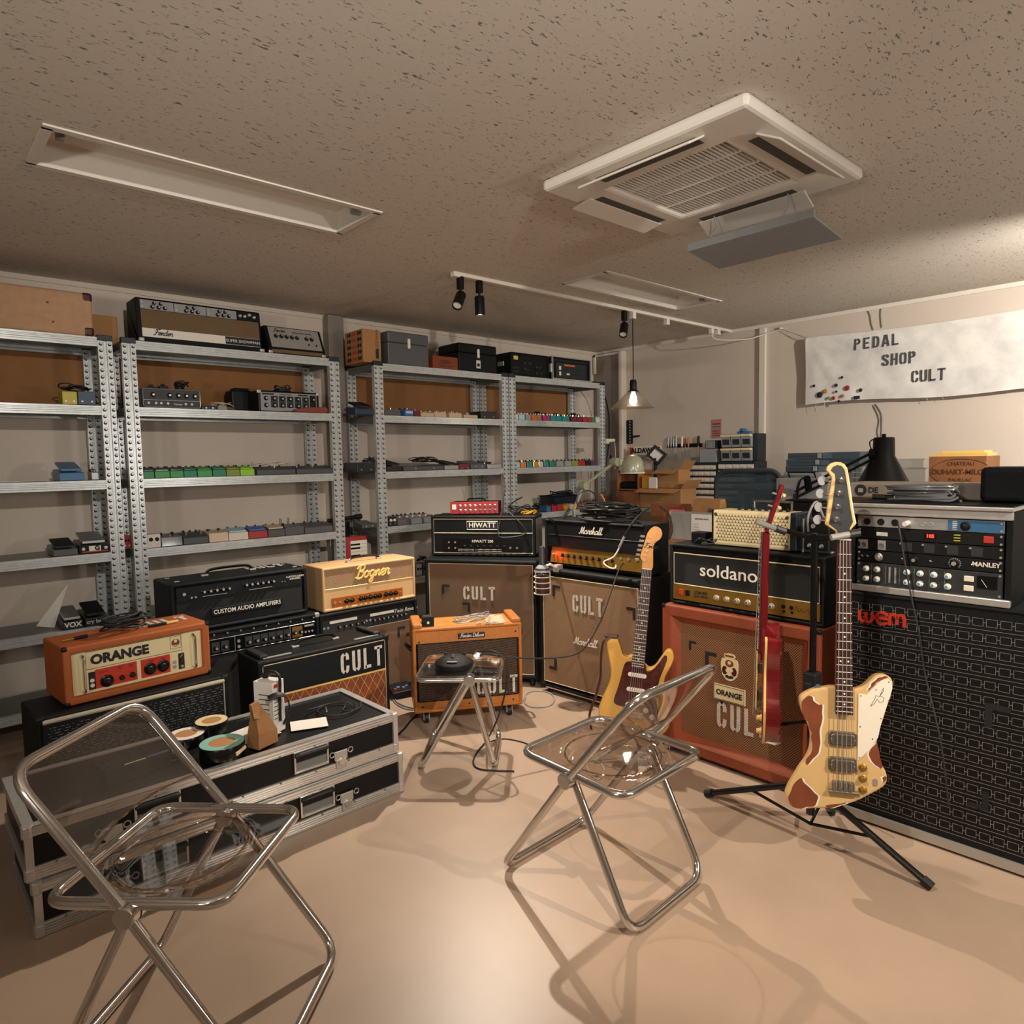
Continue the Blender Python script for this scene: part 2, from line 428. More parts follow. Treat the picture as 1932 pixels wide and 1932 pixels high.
def knob(parent, x, z, y=0, r=.011, h=.016, m='black', name='knob', cap=None, up=False, ang=None):
    """turned control knob; faces -y, or up when up=True"""
    def f(): return MB().lathe([(r*1.15, 0), (r*1.15, h*.18), (r*.85, h*.3), (r*.78, h*.92), (r*.6, h), (0.0001, h)], 14, ax='z' if up else 'y')
    o = part(name, shared(('knob', r, h, m, up), f, True), m, parent, loc=(x, y, z))
    if cap:
        def g(): return MB().lathe([(r*.55, h), (r*.5, h*1.06), (0.0001, h*1.06)], 12, ax='z' if up else 'y')
        part('knob_cap', shared(('kc', r, h, cap, up), g), cap, o)
    return o

def jack(parent, x, z, y=0, r=.006, m='steel', name='jack_socket'):
    def f(): return MB().lathe([(r, 0), (r, .003), (r*.55, .003), (r*.5, .0005), (0.0001, .0005)], 12, ax='y')
    return part(name, shared(('jack', r, m), f), m, parent, loc=(x, y, z))

def plate(parent, name, x0, x1, z0, z1, y0, y1, m, bev=0, **k):
    return part(name, MB().box(x0, x1, y0, y1, z0, z1), m, parent, bev=bev, **k)

def frame_line(parent, name, x0, x1, z0, z1, y, t, m):
    """thin cord around a rectangle on a front"""
    b = MB().tube([(x0, y, z0), (x1, y, z0), (x1, y, z1), (x0, y, z1)], t, 6, closed=True)
    return part(name, b, m, parent)

def handle(parent, x, y, z, L, m='black', rise=.03, ends='steel'):
    b = MB().tube(cr([(x-L/2, y, z+.006), (x-L*.38, y, z+rise), (x, y, z+rise*1.15), (x+L*.38, y, z+rise), (x+L/2, y, z+.006)], 5), .009, 8, flat=.6)
    h = part('handle', b, m, parent, smooth=True)
    for sx in (-1, 1): part('handle_bracket', MB().box(x+sx*L/2-.018, x+sx*L/2+.018, y-.012, y+.012, z, z+.01), ends, h, bev=.003)
    return h

def feet(parent, w, d, h, m='rubber', y0=.04):
    for sx in (-1, 1):
        for yy in (y0, d-y0): part('foot', MB().cyl((sx*(w/2-.05), yy, -h), (sx*(w/2-.05), yy, 0.002), .016), m, parent)

def corners(parent, w, h, d, m='black', r=.03, z0=0):
    for sx in (-1, 1):
        for z in (z0, z0+h):
            sz = 1 if z == z0 else -1
            b = MB().box(min(sx*w/2-sx*r, sx*w/2+sx*.003), max(sx*w/2-sx*r, sx*w/2+sx*.003), -.003, r, min(z-sz*.003, z+sz*r), max(z-sz*.003, z+sz*r))
            part('corner_protector', b, m, parent, bev=.008)

def catenary(p, q, sag, n=12):
    p, q = Vector(p), Vector(q)
    return [tuple(p.lerp(q, i/n)-Vector((0, 0, sag*4*(i/n)*(1-i/n)))) for i in range(n+1)]

ORD = ['first', 'second', 'third', 'fourth', 'fifth', 'sixth', 'seventh', 'eighth', 'ninth', 'tenth', 'eleventh', 'twelfth', 'thirteenth', 'fourteenth', 'fifteenth', 'sixteenth', 'seventeenth']
# ================================================================== the room
X0, X1, Y0, Y1 = -2.6, 5.70, -2.8, 4.92
struct('floor', MB().box(X0, X1, Y0, Y1, -.1, 0), 'floor')
struct('wall_back', MB().box(X0-.1, X1+.1, Y1, Y1+.1, 0, CEIL), 'wall')
struct('wall_right', MB().box(X1, X1+.1, Y0, Y1, 0, CEIL), 'wall')
struct('wall_left', MB().box(X0-.1, X0, Y0, Y1, 0, CEIL), 'wall')
struct('wall_front', MB().box(X0-.1, X1+.1, Y0-.1, Y0, 0, CEIL), 'wall')
LIGHTS = [(.47, 1.71), (3.31, 4.56)]; LY = (2.765, 3.125)
b = MB()
b.box(X0, X1, Y0, LY[0], CEIL, CEIL+.12).box(X0, X1, LY[1], Y1, CEIL, CEIL+.12)
for q0, q1 in ((X0, LIGHTS[0][0]), (LIGHTS[0][1], LIGHTS[1][0]), (LIGHTS[1][1], X1)): b.box(q0, q1, *LY, CEIL, CEIL+.12)
struct('ceiling', b, 'ceiling')
struct('trim_1', MB().box(X0, X1, Y1-.012, Y1, CEIL-.03, CEIL), 'wall')
struct('trim_2', MB().box(X1-.012, X1, Y0, Y1, CEIL-.03, CEIL), 'white_paint')
struct('trim_3', MB().box(2.535, 2.665, Y1-.09, Y1, 0, CEIL-.005), 'grey_paint', bev=.006)          # pillar between racks
struct('trim_4', MB().box(X1-.03, X1, 2.985, 3.045, 0, CEIL-.03), 'white_paint', bev=.006)           # joint strip on right wall
struct('trim_5', MB().box(X1-.09, X1, 4.50, 4.56, 0, CEIL-.03), 'wall', bev=.02)                      # rounded post in the corner
d = struct('door_1', MB().box(X1-.05, X1-.001, 4.56, Y1-.012, 0, CEIL-.03), 'grey_paint')
struct('door_frame', MB().box(X1-.07, X1-.045, 4.56, Y1-.02, CEIL-.06, CEIL-.04).box(X1-.07, X1-.045, Y1-.045, Y1-.02, 2.35, CEIL-.04), 'white_paint', d)
struct('baseboard_back', MB().box(X0, X1, Y1-.012, Y1, 0, .07), 'dark_grey_paint')
struct('baseboard_right', MB().box(X1-.012, X1, Y0, 4.49, 0, .07), 'dark_grey_paint')

# recessed fluorescent fittings, switched off
for k, (a0, a1) in enumerate(LIGHTS):
    cx, cy = (a0+a1)/2, sum(LY)/2; L, Wd = a1-a0, LY[1]-LY[0]
    t = thing('recessed_light', ['unlit white recessed ceiling light trough above the left racks', 'unlit recessed ceiling light with a bare tube beside the track'][k], 'ceiling light', (cx, cy, CEIL))
    part('flange', MB().box(-L/2-.02, L/2+.02, -Wd/2-.02, -Wd/2+.012, -.006, .004).box(-L/2-.02, L/2+.02, Wd/2-.012, Wd/2+.02, -.006, .004).box(-L/2-.02, -L/2+.012, -Wd/2, Wd/2, -.006, .004).box(L/2-.012, L/2+.02, -Wd/2, Wd/2, -.006, .004), 'white_paint', t)
    pr = [(-Wd/2, 0), (-Wd/2+.035, .085), (Wd/2-.035, .085), (Wd/2, 0)]
    tr = MB()
    for i in range(3):
        (ya, za), (yb, zb) = pr[i], pr[i+1]
        tr.add([(-L/2, ya, za), (L/2, ya, za), (L/2, yb, zb), (-L/2, yb, zb)], [(0, 1, 2, 3)])
    for sx in (-1, 1): tr.add([(sx*L/2, -Wd/2, 0), (sx*L/2, Wd/2, 0), (sx*(L/2-.02), Wd/2-.035, .085), (sx*(L/2-.02), -Wd/2+.035, .085)], [(0, 1, 2, 3)])
    part('reflector', tr, 'white_paint', t)
    tz, ty = .045, -.07
    part('tube', MB().cyl((-L/2+.06, ty, tz), (L/2-.06, ty, tz), .014, n=16), 'white', t, smooth=True)
    for sx in (-1, 1): part('lamp_holder', MB().box(sx*(L/2-.05)-.012, sx*(L/2-.05)+.012, ty-.014, ty+.014, .01, .085), 'grey_plastic', t)

# ceiling cassette air conditioner
t = thing('air_conditioner', 'white square ceiling cassette air conditioner with open flaps', 'air conditioner', (2.49, 1.59, CEIL))
part('panel', MB().ring(.9, .9, .19, -.045, -.0005), 'white_paint', t, rot=(R(90), 0, 0), loc=(0, .45, .0), bev=.015)
part('intake_backing', MB().box(-.27, .27, -.27, .27, -.012, -.006), 'hole', t)
gm = shared(('slat',), lambda: MB().box(-.262, .262, -.0035, .0035, -.03, -.012))
for i in range(30): part('slat', gm, 'white_paint', t, loc=(0, -.255+i*.0176, 0))
for i in range(3): part('grille_bar', MB().box(-.002, .002, -.262, .262, -.032, -.012), 'white_paint', t, loc=(-.13+i*.13, 0, 0))
for ang in (0, 90, 180, 270):
    s = Matrix.Rotation(R(ang), 4, 'Z')
    o = part('air_slot', MB().box(-.22, .22, .325, .385, -.0465, -.044), 'dark_grey_paint', t); o.matrix_local = s
    o = part('flap', MB().box(-.25, .25, -.002, .10, -.004, .004), 'white_paint', t, bev=.004)
    o.matrix_local = s @ Matrix.Translation((0, .37, -.045)) @ Matrix.Rotation(R(-28 if ang else -10), 4, 'X')
t = thing('air_deflector', 'grey tilted deflector plate hanging by wires below the air conditioner', 'deflector', (2.93, 1.56, 2.385), 0)
part('plate', MB().box(-.13, .13, -.29, .29, -.004, .004), 'p_lgrey', t, rot=(0, R(7), 0))
part('lip', MB().box(-.142, -.13, -.29, .29, -.004, .03), 'p_lgrey', t, rot=(0, R(7), 0))
for yy in (-.17, .17): part('hanger_wire', MB().tube(cr([(-.12, yy, .01), (-.14, yy, .06), (-.10, yy, .10), (-.115, yy, .145)], 4), .0025, 6), 'grey_plastic', t)

# lighting track with its lamps
t = thing('lighting_track', 'cream lighting track running along the ceiling to the right wall', 'track', (4.15, 3.335, CEIL))
part('rail', MB().box(-1.55, 1.55, -.017, .017, -.022, 0), 'white_paint', t, bev=.002)
part('feed_end', MB().box(-1.58, -1.53, -.02, .02, -.03, 0), 'white_paint', t, bev=.004)
for x in (.58, 1.24, 1.34): part('plug_adapter', MB().box(x-.02, x+.02, -.018, .018, -.065, -.02), 'white_paint', t, bev=.004)
def tracklight(x, tgt, lab, lit):
    t = thing('track_spotlight', lab, 'spotlight', (x, 3.335, CEIL-.022), group='black cylinder spotlights on the ceiling track')
    part('adapter', MB().box(-.016, .016, -.018, .018, -.075, 0), 'black', t, bev=.003)
    part('stem', MB().cyl((0, 0, -.07), (0, 0, -.12), .007), 'black', t)
    d = (Vector(tgt)-Vector((x, 3.335, CEIL-.13))).normalized()
    q = d.to_track_quat('-Z', 'Y').to_euler()
    b = part('shade', MB().lathe([(.0001, .02), (.027, .02), (.031, .012), (.031, -.095), (.028, -.095), (.026, -.075), (.0001, -.075)], 22), 'black', t, smooth=True, loc=(0, 0, -.115), rot=q)
    part('lens', MB().lathe([(.0001, -.085), (.025, -.085), (.025, -.082), (.0001, -.082)], 20), lit, b)
tracklight(2.629, (1.9, 2.9, 1.5), 'black track spotlight at the rail end, tilted to the left', 'white')
tracklight(2.777, (2.80, 3.30, 0), 'glowing black track spotlight pointing straight down', 'spot_face')
tracklight(4.19, (3.6, 3.0, 1.6), 'black track spotlight beside the pendant lamp', 'white')
t = thing('pendant_lamp', 'glass cone pendant lamp on a twisted black cord', 'lamp', (4.294, 3.335, 1.84))
part('cord', MB().tube([(0, 0, .2), (.003, .002, .4), (-.002, 0, .55), (0, 0, CEIL-1.84-.05)], .004, 6), 'black', t)
part('plug_cap', MB().box(-.02, .02, -.018, .018, CEIL-1.84-.07, CEIL-1.84-.02), 'white_paint', t, bev=.003)
part('socket', MB().lathe([(.0001, .215), (.02, .215), (.027, .2), (.027, .14), (.045, .125), (.0001, .125)], 18), 'black', t, smooth=True)
part('shade', MB().lathe([(.035, .13), (.06, .11), (.16, .012), (.17, 0), (.166, 0), (.056, .107), (.033, .125), (.035, .13)], 32, cap=False), 'lamp_glass', t, smooth=True)
part('bulb', MB().lathe([(.0001, .02), (.02, .028), (.03, .05), (.026, .08), (.014, .12), (.0001, .125)], 18), 'spot_face', t, smooth=True)
pl = bpy.data.lights.new('pendant_bulb_light', 'POINT'); pl.energy = 7; pl.color = WARM; pl.shadow_soft_size = .03
po = bpy.data.objects.new('pendant_bulb_light', pl); C.objects.link(po); po.parent = t; po.location = (0, 0, .03)
for k, (x0, x1) in enumerate(((5.46, 5.70), (5.36, 5.70))):
    pass
b = MB(); b.tube(cr([(5.40, 3.335, 2.52), (5.42, 3.30, 2.47), (5.55, 3.1, 2.455), (5.66, 2.95, 2.50), (5.685, 2.8, 2.52)], 6), .005, 6)
solid('lamp_cable', b, 'white_paint', 'white cable looping from the track end along the right wall', 'cable', smooth=True)

# ================================================================== steel racks
SH = [2.185, 1.806, 1.39, .98, .57, .16]
YF, DEP = 4.42, .43
def post_mesh():
    p = [(0, 0), (.027, 0), (.030, .007), (.042, .007), (.045, 0), (.072, 0), (.072, .036), (.069, .036), (.069, .003), (.047, .003), (.044, .010), (.028, .010), (.025, .003), (.003, .003), (.003, .036), (0, .036)]
    return MB().prism(p, 0, 2.175, 'z')
def hole_mesh():
    b = MB()
    for i in range(59):
        for x in (.0135, .0585): b.cyl((x, .0005, .03+i*.0365), (x, -.0006, .03+i*.0365), .0095, n=8)
    return b
def stud_mesh():
    b = MB()
    for i in range(59):
        for x in (.0135, .0585): b.cyl((x+.002, .0005, .0345+i*.0365), (x+.002, -.006, .0345+i*.0365), .0085, .005, n=8)
    return b
POST, HOLE, STUD = shared(('post',), post_mesh), shared(('hole',), hole_mesh), shared(('stud',), stud_mesh)
def beam_profile(L):
    p = [(0, 0), (-.012, -.001), (-.012, -.012), (-.003, -.016), (-.012, -.021), (-.012, -.028), (-.002, -.034), (-.012, -.041), (-.012, -.052), (.012, -.052), (.012, -.049), (-.008, -.049), (-.008, -.004), (.012, -.004), (.012, 0)]
    return MB().prism(p, 0, L, 'x')
def rack(label, x0, x1, levels=6):
    t = thing('steel_rack', label, 'shelf rack', (x0, YF, 0), group='galvanised shelving racks along the back wall')
    W = x1-x0
    for px in (0, W-.072):
        for py in (0, DEP-.036):
            p = part('post', POST, 'galv', t, loc=(px, py, 0))
            part('keyholes', HOLE, 'hole', p, kind='stuff'); part('pressed_studs', STUD, 'galv', p, kind='stuff')
            part('post_cap', MB().box(-.002, .074, -.003, .04, 2.165, 2.198), 'cap', p, bev=.003)
    L = W-.144
    bm = shared(('beam', round(L, 3)), lambda: beam_profile(L))
    for z in SH[:levels]:
        part('front_beam', bm, 'galv', t, loc=(.072, .014, z))
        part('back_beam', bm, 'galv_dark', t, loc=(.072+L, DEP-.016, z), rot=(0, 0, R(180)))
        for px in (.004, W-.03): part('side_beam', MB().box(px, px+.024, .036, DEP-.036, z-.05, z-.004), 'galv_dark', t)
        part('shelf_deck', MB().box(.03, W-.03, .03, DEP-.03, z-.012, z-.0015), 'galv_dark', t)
    return t
RX = [(-.34, .987), (1.034, 2.39), (2.671, 3.978), (3.99, 5.245)]
RN = ['galvanised steel rack cut off at the left edge', 'galvanised steel rack left of the grey wall pillar', 'galvanised steel rack right of the grey wall pillar', 'galvanised steel rack next to the room corner']
for (a, c), n in zip(RX, RN): rack(n, a, c)
for (a, c), n in zip([(-.3, .98), (1.1, 2.36), (2.72, 3.96), (4.02, 5.30)], ['far left', 'left of the pillar', 'right of the pillar', 'nearest the corner']):
    solid('fibreboard_panel', MB().box(a, c, 4.878, 4.886, 1.79, 2.24), 'fibreboard', 'brown fibreboard panel behind the top bay of the rack '+n, 'board')
# ================================================================== amplifiers and cabinets
# local frame: x along the front, y = depth (0 front), z up; root at the middle of the front bottom edge
def amp(name, label, cat, fl, th, w, z=0, group=None):
    u = Vector((math.cos(R(th)), math.sin(R(th)), 0))
    c = Vector((fl[0], fl[1], z))+u*w/2
    return thing(name, label, cat, c, th, group)

def shell(t, w, h, d, ts=.022, tt=None, m='tolex', bev=.012, rec=.022, back=True):
    s = part('cabinet', MB().ring(w, h, ts, 0, d, 0, tt), m, t, bev=bev, seg=3)
    part('baffle', MB().box(-w/2+ts-.002, w/2-ts+.002, rec, rec+.012, (tt or ts)-.002, h-(tt or ts)+.002), 'black', t)
    if back: part('back_panel', MB().box(-w/2+ts-.002, w/2-ts+.002, d-.03, d-.012, (tt or ts)-.002, h-(tt or ts)+.002), 'black', t)
    return s

def tape(t, x, z, y, fx=1, fz=1, s=.055):
    """L-shaped black tape mark"""
    p = [(0, 0), (s, 0), (s, -s*.28), (s*.3, -s*.28), (s*.3, -s*1.15), (0, -s*1.15)]
    part('tape_mark', MB().prism([(a*fx, c*fz) for a, c in p], -.001, .001), 'ink', t, loc=(x, y, z))

def castors(t, w, d, z=-.065, r=.028):
    for sx in (-1, 1):
        for yy in (.06, d-.06):
            c = part('castor', MB().cyl((sx*(w/2-.07)-.011, yy, z+r), (sx*(w/2-.07)+.011, yy, z+r), r, n=18), 'rubber', t)
            part('castor_hub', MB().cyl((sx*(w/2-.07)-.013, yy, z+r), (sx*(w/2-.07)+.013, yy, z+r), r*.6, n=14), 'p_lgrey', c)
            part('castor_fork', MB().box(sx*(w/2-.07)-.018, sx*(w/2-.07)+.018, yy-.012, yy+.012, -.012, .002).box(sx*(w/2-.07)-.018, sx*(w/2-.07)-.013, yy-.01, yy+.01, z+r-.01, 0).box(sx*(w/2-.07)+.013, sx*(w/2-.07)+.018, yy-.01, yy+.01, z+r-.01, 0), 'steel', c)

# ---- tall black cabinet with brown cloth (reads HIWATT)
t = amp('speaker_cabinet', 'black speaker cabinet with dark brown cloth and white stencil behind the tweed amp', 'speaker cabinet', (2.597, 3.753), -58, .77, .05)
w, h, d = .77, .77, .36
shell(t, w, h, d, .03, bev=.022)
part('grille_cloth', MB().box(-w/2+.03, w/2-.03, .008, .02, .03, h-.03), 'cloth_brown', t)
frame_line(t, 'piping', -w/2+.031, w/2-.031, .031, h-.031, .008, .003, 'piping')
stencil(t, 'CULT', .088, -.115, .505, .006, sx=.85)
tape(t, -.265, .60, .0065); tape(t, -.07, .485, .0065, -1, 1)
pl = plate(t, 'badge', -.155, .155, .285, .375, .002, .008, 'ink', .004); frame_line(pl, 'badge_border', -.146, .146, .293, .367, .002, .0022, 'white')
text(pl, 'HIWATT', .07, 0, .33, .001, 'white', bold=.0004, sx=.95)
feet(t, w, d, .048)
for sx in (-1, 1): part('side_handle', MB().box(sx*w/2-.006, sx*w/2+.006, .12, .26, .35, .47), 'black', t, bev=.004)
# ---- HIWATT head
t = amp('amplifier_head', 'black amp head with tan piping and framed nameplate under the red mixer', 'amplifier', (2.70, 3.81), -55, .72, .823)
w, h, d = .72, .27, .25
shell(t, w, h, d, .018, m='tolex', bev=.01)
part('side_covering', MB().box(w/2-.001, w/2+.0015, .02, d-.02, .02, h-.02), 'tolex_grey', t)
plate(t, 'front_panel', -w/2+.018, w/2-.018, .018, h-.018, .006, .02, 'tolex')
frame_line(t, 'piping', -w/2+.02, w/2-.02, .022, h-.022, .005, .0026, 'piping')
part('piping_bar', MB().cyl((-w/2+.02, .005, .155), (w/2-.02, .005, .155), .0026, n=6), 'piping', t)
pl = plate(t, 'badge', -.11, .11, .175, .238, .001, .006, 'ink', .003); frame_line(pl, 'badge_border', -.105, .105, .18, .233, .001, .002, 'white')
text(pl, 'HIWATT', .047, 0, .207, .0002, 'white', bold=.0003, sx=1.02)
pl = plate(t, 'control_panel', -.28, .27, .026, .12, .002, .006, 'black_gloss', .003)
text(pl, 'HIWATT 200', .026, .0, .1, .0015, 'white', bold=0, name='panel_lettering')
for i in range(4): jack(t, -.235+(i % 2)*.045, .092-(i//2)*.038, .002)
for i in range(7): knob(t, -.13+i*.046, .066, .002, .009, .016, 'black_gloss')
for i in range(2): part('toggle_switch', MB().cyl((.19+i*.045, .002, .055), (.19+i*.045, -.012, .06), .008, .006), 'steel', t)
frame_line(pl, 'legend_box', -.17, -.06, .034, .046, .0015, .0009, 'white'); frame_line(pl, 'legend_box', -.05, .13, .034, .046, .0015, .0009, 'white')
feet(t, w, d, .012)
# ---- Marshall cabinet
t = amp('speaker_cabinet', 'worn black speaker cabinet with tan cloth and white cursive script', 'speaker cabinet', (2.975, 3.056), -87, .77, .03)
w, h, d = .77, .76, .36
shell(t, w, h, d, .032, m='tolex', bev=.016)
part('grille_cloth', MB().box(-w/2+.032, w/2-.032, .006, .02, .045, h-.05), 'cloth_tan', t)
frame_line(t, 'piping', -w/2+.033, w/2-.033, .046, h-.051, .006, .003, 'piping')
part('worn_edge', MB().box(-w/2+.05, w/2-.15, -.0016, .004, .006, .012), 'beige', t)
stencil(t, 'CULT', .108, -.115, .515, .004, lw=.145, adv=.80, sx=.70)
tape(t, -.275, .66, .0045, s=.06); tape(t, .335, .60, .0045, -1, 1, s=.06); tape(t, -.25, .13, .0045, -1, -1, s=.06)
cursive(t, 'Marshall', .043, -.025, .325, .003, 'white', .055)
feet(t, w, d, .028); corners(t, w, h, d, 'black', .035)
# ---- Marshall head
t = amp('amplifier_head', 'black amp head with red pilot light and gold panel under coiled cables', 'amplifier', (3.03, 3.055), -87, .755, .803)
w, h, d = .755, .285, .23
shell(t, w, h, d, .018, m='tolex', bev=.014)
plate(t, 'front_panel', -w/2+.018, w/2-.018, .115, h-.02, .006, .02, 'tolex')
part('groove', MB().cyl((-w/2+.03, .005, .19), (w/2-.03, .005, .19), .0022, n=6), 'black', t)
cursive(t, 'Marshall', .042, -.015, .21, .003, 'white', .055)
gp = part('control_panel', MB().prism([(0, 0), (.02, .095), (.03, .095), (.03, 0)], -w/2+.05, w/2-.03, 'x'), 'gold_panel', t, loc=(0, -.004, .02))
for i in range(9): knob(t, -.235+i*.047, .068, .006, .011, .018, 'black', cap='gold_panel')
part('pilot_lamp', MB().cyl((-.275, .006, .075), (-.275, -.012, .075), .011, .007), 'led_red', t)
part('rocker_switch', MB().cyl((-.305, .006, .07), (-.305, -.01, .072), .006, .005), 'steel', t)
for i in range(3):
    for j in range(2): jack(t, .2+i*.055, .05+j*.036, .008, .009)
feet(t, w, d, .01)
rl = bpy.data.lights.new('pilot_glow', 'POINT'); rl.energy = .25; rl.color = (1, .06, .03); rl.shadow_soft_size = .01
ro = bpy.data.objects.new('pilot_glow', rl); C.objects.link(ro); ro.parent = t; ro.location = (-.275, -.035, .078)
# ---- Orange cabinet
t = amp('speaker_cabinet', 'scuffed orange speaker cabinet with basket weave cloth, crest and cream badge', 'speaker cabinet', (2.80, 2.005), -90.5, .785, .022)
w, h, d = .785, .715, .37
part('cabinet', MB().ring(w, h, .055, 0, d), 'orange_cab', t, bev=.008, seg=3)
bz = MB()
for k in range(4):
    o = [(-w/2+.055, .055), (w/2-.055, .055), (w/2-.055, h-.055), (-w/2+.055, h-.055)]; i2 = [(-w/2+.09, .085), (w/2-.09, .085), (w/2-.09, h-.085), (-w/2+.09, h-.085)]
    m2 = (k+1) % 4
    bz.add([(o[k][0], .004, o[k][1]), (o[m2][0], .004, o[m2][1]), (i2[m2][0], .03, i2[m2][1]), (i2[k][0], .03, i2[k][1])], [(0, 1, 2, 3)])
part('bevelled_frame', bz, 'orange_cab', t)
part('grille_cloth', MB().box(-w/2+.06, w/2-.06, .03, .04, .06, h-.06), 'cloth_basket', t)
part('back_panel', MB().box(-w/2+.05, w/2-.05, d-.03, d-.012, .05, h-.05), 'black', t)
pl = plate(t, 'badge', -.115, .045, .30, .375, .022, .03, 'cream_panel', .002); frame_line(pl, 'badge_border', -.111, .041, .304, .371, .022, .0014, 'ink')
text(pl, 'ORANGE', .035, -.035, .337, .0205, 'ink', bold=.0012, sx=.92)
co = [(0, .118), (.03, .112), (.034, .098), (.024, .09), (.045, .085), (.052, .06), (.05, .02), (.042, -.008), (.02, -.03), (0, -.036)]
cr1 = part('crest', MB().prism([(a, c) for a, c in co]+[(-a, c) for a, c in co[-2:0:-1]], .024, .0295), 'cream_panel', t, loc=(-.035, 0, .43), scale=(.85, 1, .85))
for q, (a, c2, ra, rc) in enumerate([(0, .062, .026, .02), (-.028, .02, .016, .024), (.028, .02, .016, .024), (0, -.012, .026, .01)]): part('crest_mark', MB().prism([(a+ra*math.cos(i*.45), c2+rc*math.sin(i*.45)) for i in range(14)], .0235, .025), ['worn_wood', 'oxblood', 'oxblood', 'ink'][q], cr1)
for a, c2, ra in ((0, .066, .010), (-.012, .022, .011), (.014, .026, .009), (0, .0, .008)): part('crest_mark', MB().prism([(a+ra*math.cos(i*.9), c2+ra*math.sin(i*.9)) for i in range(7)], .0225, .0237), 'cream_panel', cr1)
part('crest_banner', MB().box(-.026, .026, .0225, .0245, .098, .108), 'worn_wood', cr1)
stencil(t, 'CULT', .125, -.10, .165, .0285, lw=.14, adv=.82, sx=.68)
tape(t, -.255, .55, .029, s=.04); tape(t, -.165, .515, .029, s=.06); tape(t, -.07, .315, .029, -1, 1, s=.045)
feet(t, w, d, .02); corners(t, w, h, d, 'black', .02)
# ---- Soldano / JCM 800 head
t = amp('amplifier_head', 'black amp head with gold knob panel on top of the scuffed orange cabinet', 'amplifier', (2.835, 1.985), -90.5, .765, .742)
w, h, d = .765, .295, .24
shell(t, w, h, d, .016, m='tolex', bev=.02)
plate(t, 'front_panel', -w/2+.022, w/2-.022, .098, h-.045, .006, .02, 'cloth_black')
frame_line(t, 'piping', -w/2+.024, w/2-.024, .098, h-.045, .005, .003, 'piping')
text(t, 'soldano', .085, -.065, .178, .004, 'white', bold=.0005, name='wordmark', sx=1.12)
gp = plate(t, 'control_panel', -w/2+.02, w/2-.02, .022, .094, .003, .02, 'gold_panel')
for i in range(5): knob(t, -.12+i*.053+(.06 if i == 4 else 0), .058, .003, .012, .018, 'steel', cap='chrome')
text(gp, 'JCM 800', .020, -.205, .068, .002, 'ink', bold=.0003, name='panel_lettering'); text(gp, 'LEAD SERIES', .014, -.205, .05, .002, 'ink', name='panel_lettering')
for i, m_ in enumerate(('red_panel', 'black')): part('rocker_switch', MB().box(-.325+i*.036, -.303+i*.036, -.004, .004, .046, .074), m_, t, bev=.002)
for i in range(2): jack(t, .205+i*.036, .064, .003, .009, 'black'); jack(t, .208+i*.036, .044, .003, .006, 'black')
part('signature', MB().tube(cr([(.27, 0, .055), (.28, 0, .075), (.29, 0, .05), (.30, 0, .066), (.31, 0, .05), (.33, 0, .07), (.335, 0, .045), (.35, 0, .066), (.365, 0, .05)], 4), .0009, 5), 'ink', t, loc=(-.015, .002, 0))
for i in range(1): handle(t, .27, .12, h, .0001 if 0 else .16)
feet(t, w, d, .004)
# ---- WEM column cabinet on the right
t = amp('speaker_cabinet', 'tall black speaker cabinet with outlined rectangle grille and red letters', 'speaker cabinet', (2.79, 1.135), -89, .78, .03)
w, h, d = .78, .89, .36
shell(t, w, h, d, .016, m='tolex', bev=.008, rec=.02)
part('grille_cloth', MB().box(-w/2+.016, w/2-.016, .006, .02, .016, h-.016), 'black', t)
gb = MB(); row = 0; z = .035
while z < h-.03:
    gb.box(-w/2+.02, w/2-.02, .0048, .006, z, z+.0012)
    for k in range(18):
        cx = -w/2+.045+k*.0415
        if cx > w/2-.03: break
        z1 = z+.0135
        for q in ((cx-.0165, cx+.0165, z1, z1+.0012), (cx-.0165, cx+.0165, z1+.0268, z1+.028), (cx-.0165, cx-.0153, z1, z1+.028), (cx+.0153, cx+.0165, z1, z1+.028), (cx+.0165, cx+.025, z1+.0132, z1+.0148)):
            gb.box(q[0], q[1], .0048, .006, q[2], q[3])
    z += .055
part('grille_pattern', gb, 'p_silver', t, kind='stuff')
def wem_logo():
    b = MB(); H = .06
    def rib(p): b.ribbon([(a*H, c*H) for a, c in p], .2*H, -.004, .003)
    rib(cr([(0, .8), (.02, .3), (.15, .05), (.35, .05), (.42, .3), (.42, .7)], 4)); rib(cr([(.42, .3), (.5, .05), (.72, .05), (.85, .3), (.85, .8)], 4))
    rib([(.85, .42), (1.95, .42)]); rib(cr([(1.85, .6), (1.65, .8), (1.3, .8), (1.15, .45), (1.3, .05), (1.6, .02), (1.85, .15)], 4))
    rib(cr([(2.0, .0), (2.0, .6), (2.15, .8), (2.35, .75), (2.45, .5), (2.45, .1)], 4)); rib(cr([(2.45, .5), (2.55, .78), (2.8, .78), (2.9, .5), (2.9, .0)], 4))
    return b
part('wordmark', wem_logo(), 'red_panel', t, loc=(-.322, .0, .775), scale=(.92, 1, .9))
tape(t, .10, .55, .004, s=.075); tape(t, .12, .16, .004, -1, -1, s=.06)
part('bottom_trim', MB().box(-w/2, w/2, -.012, .004, -.02, .012), 'steel', t)
feet(t, w, d, .028)
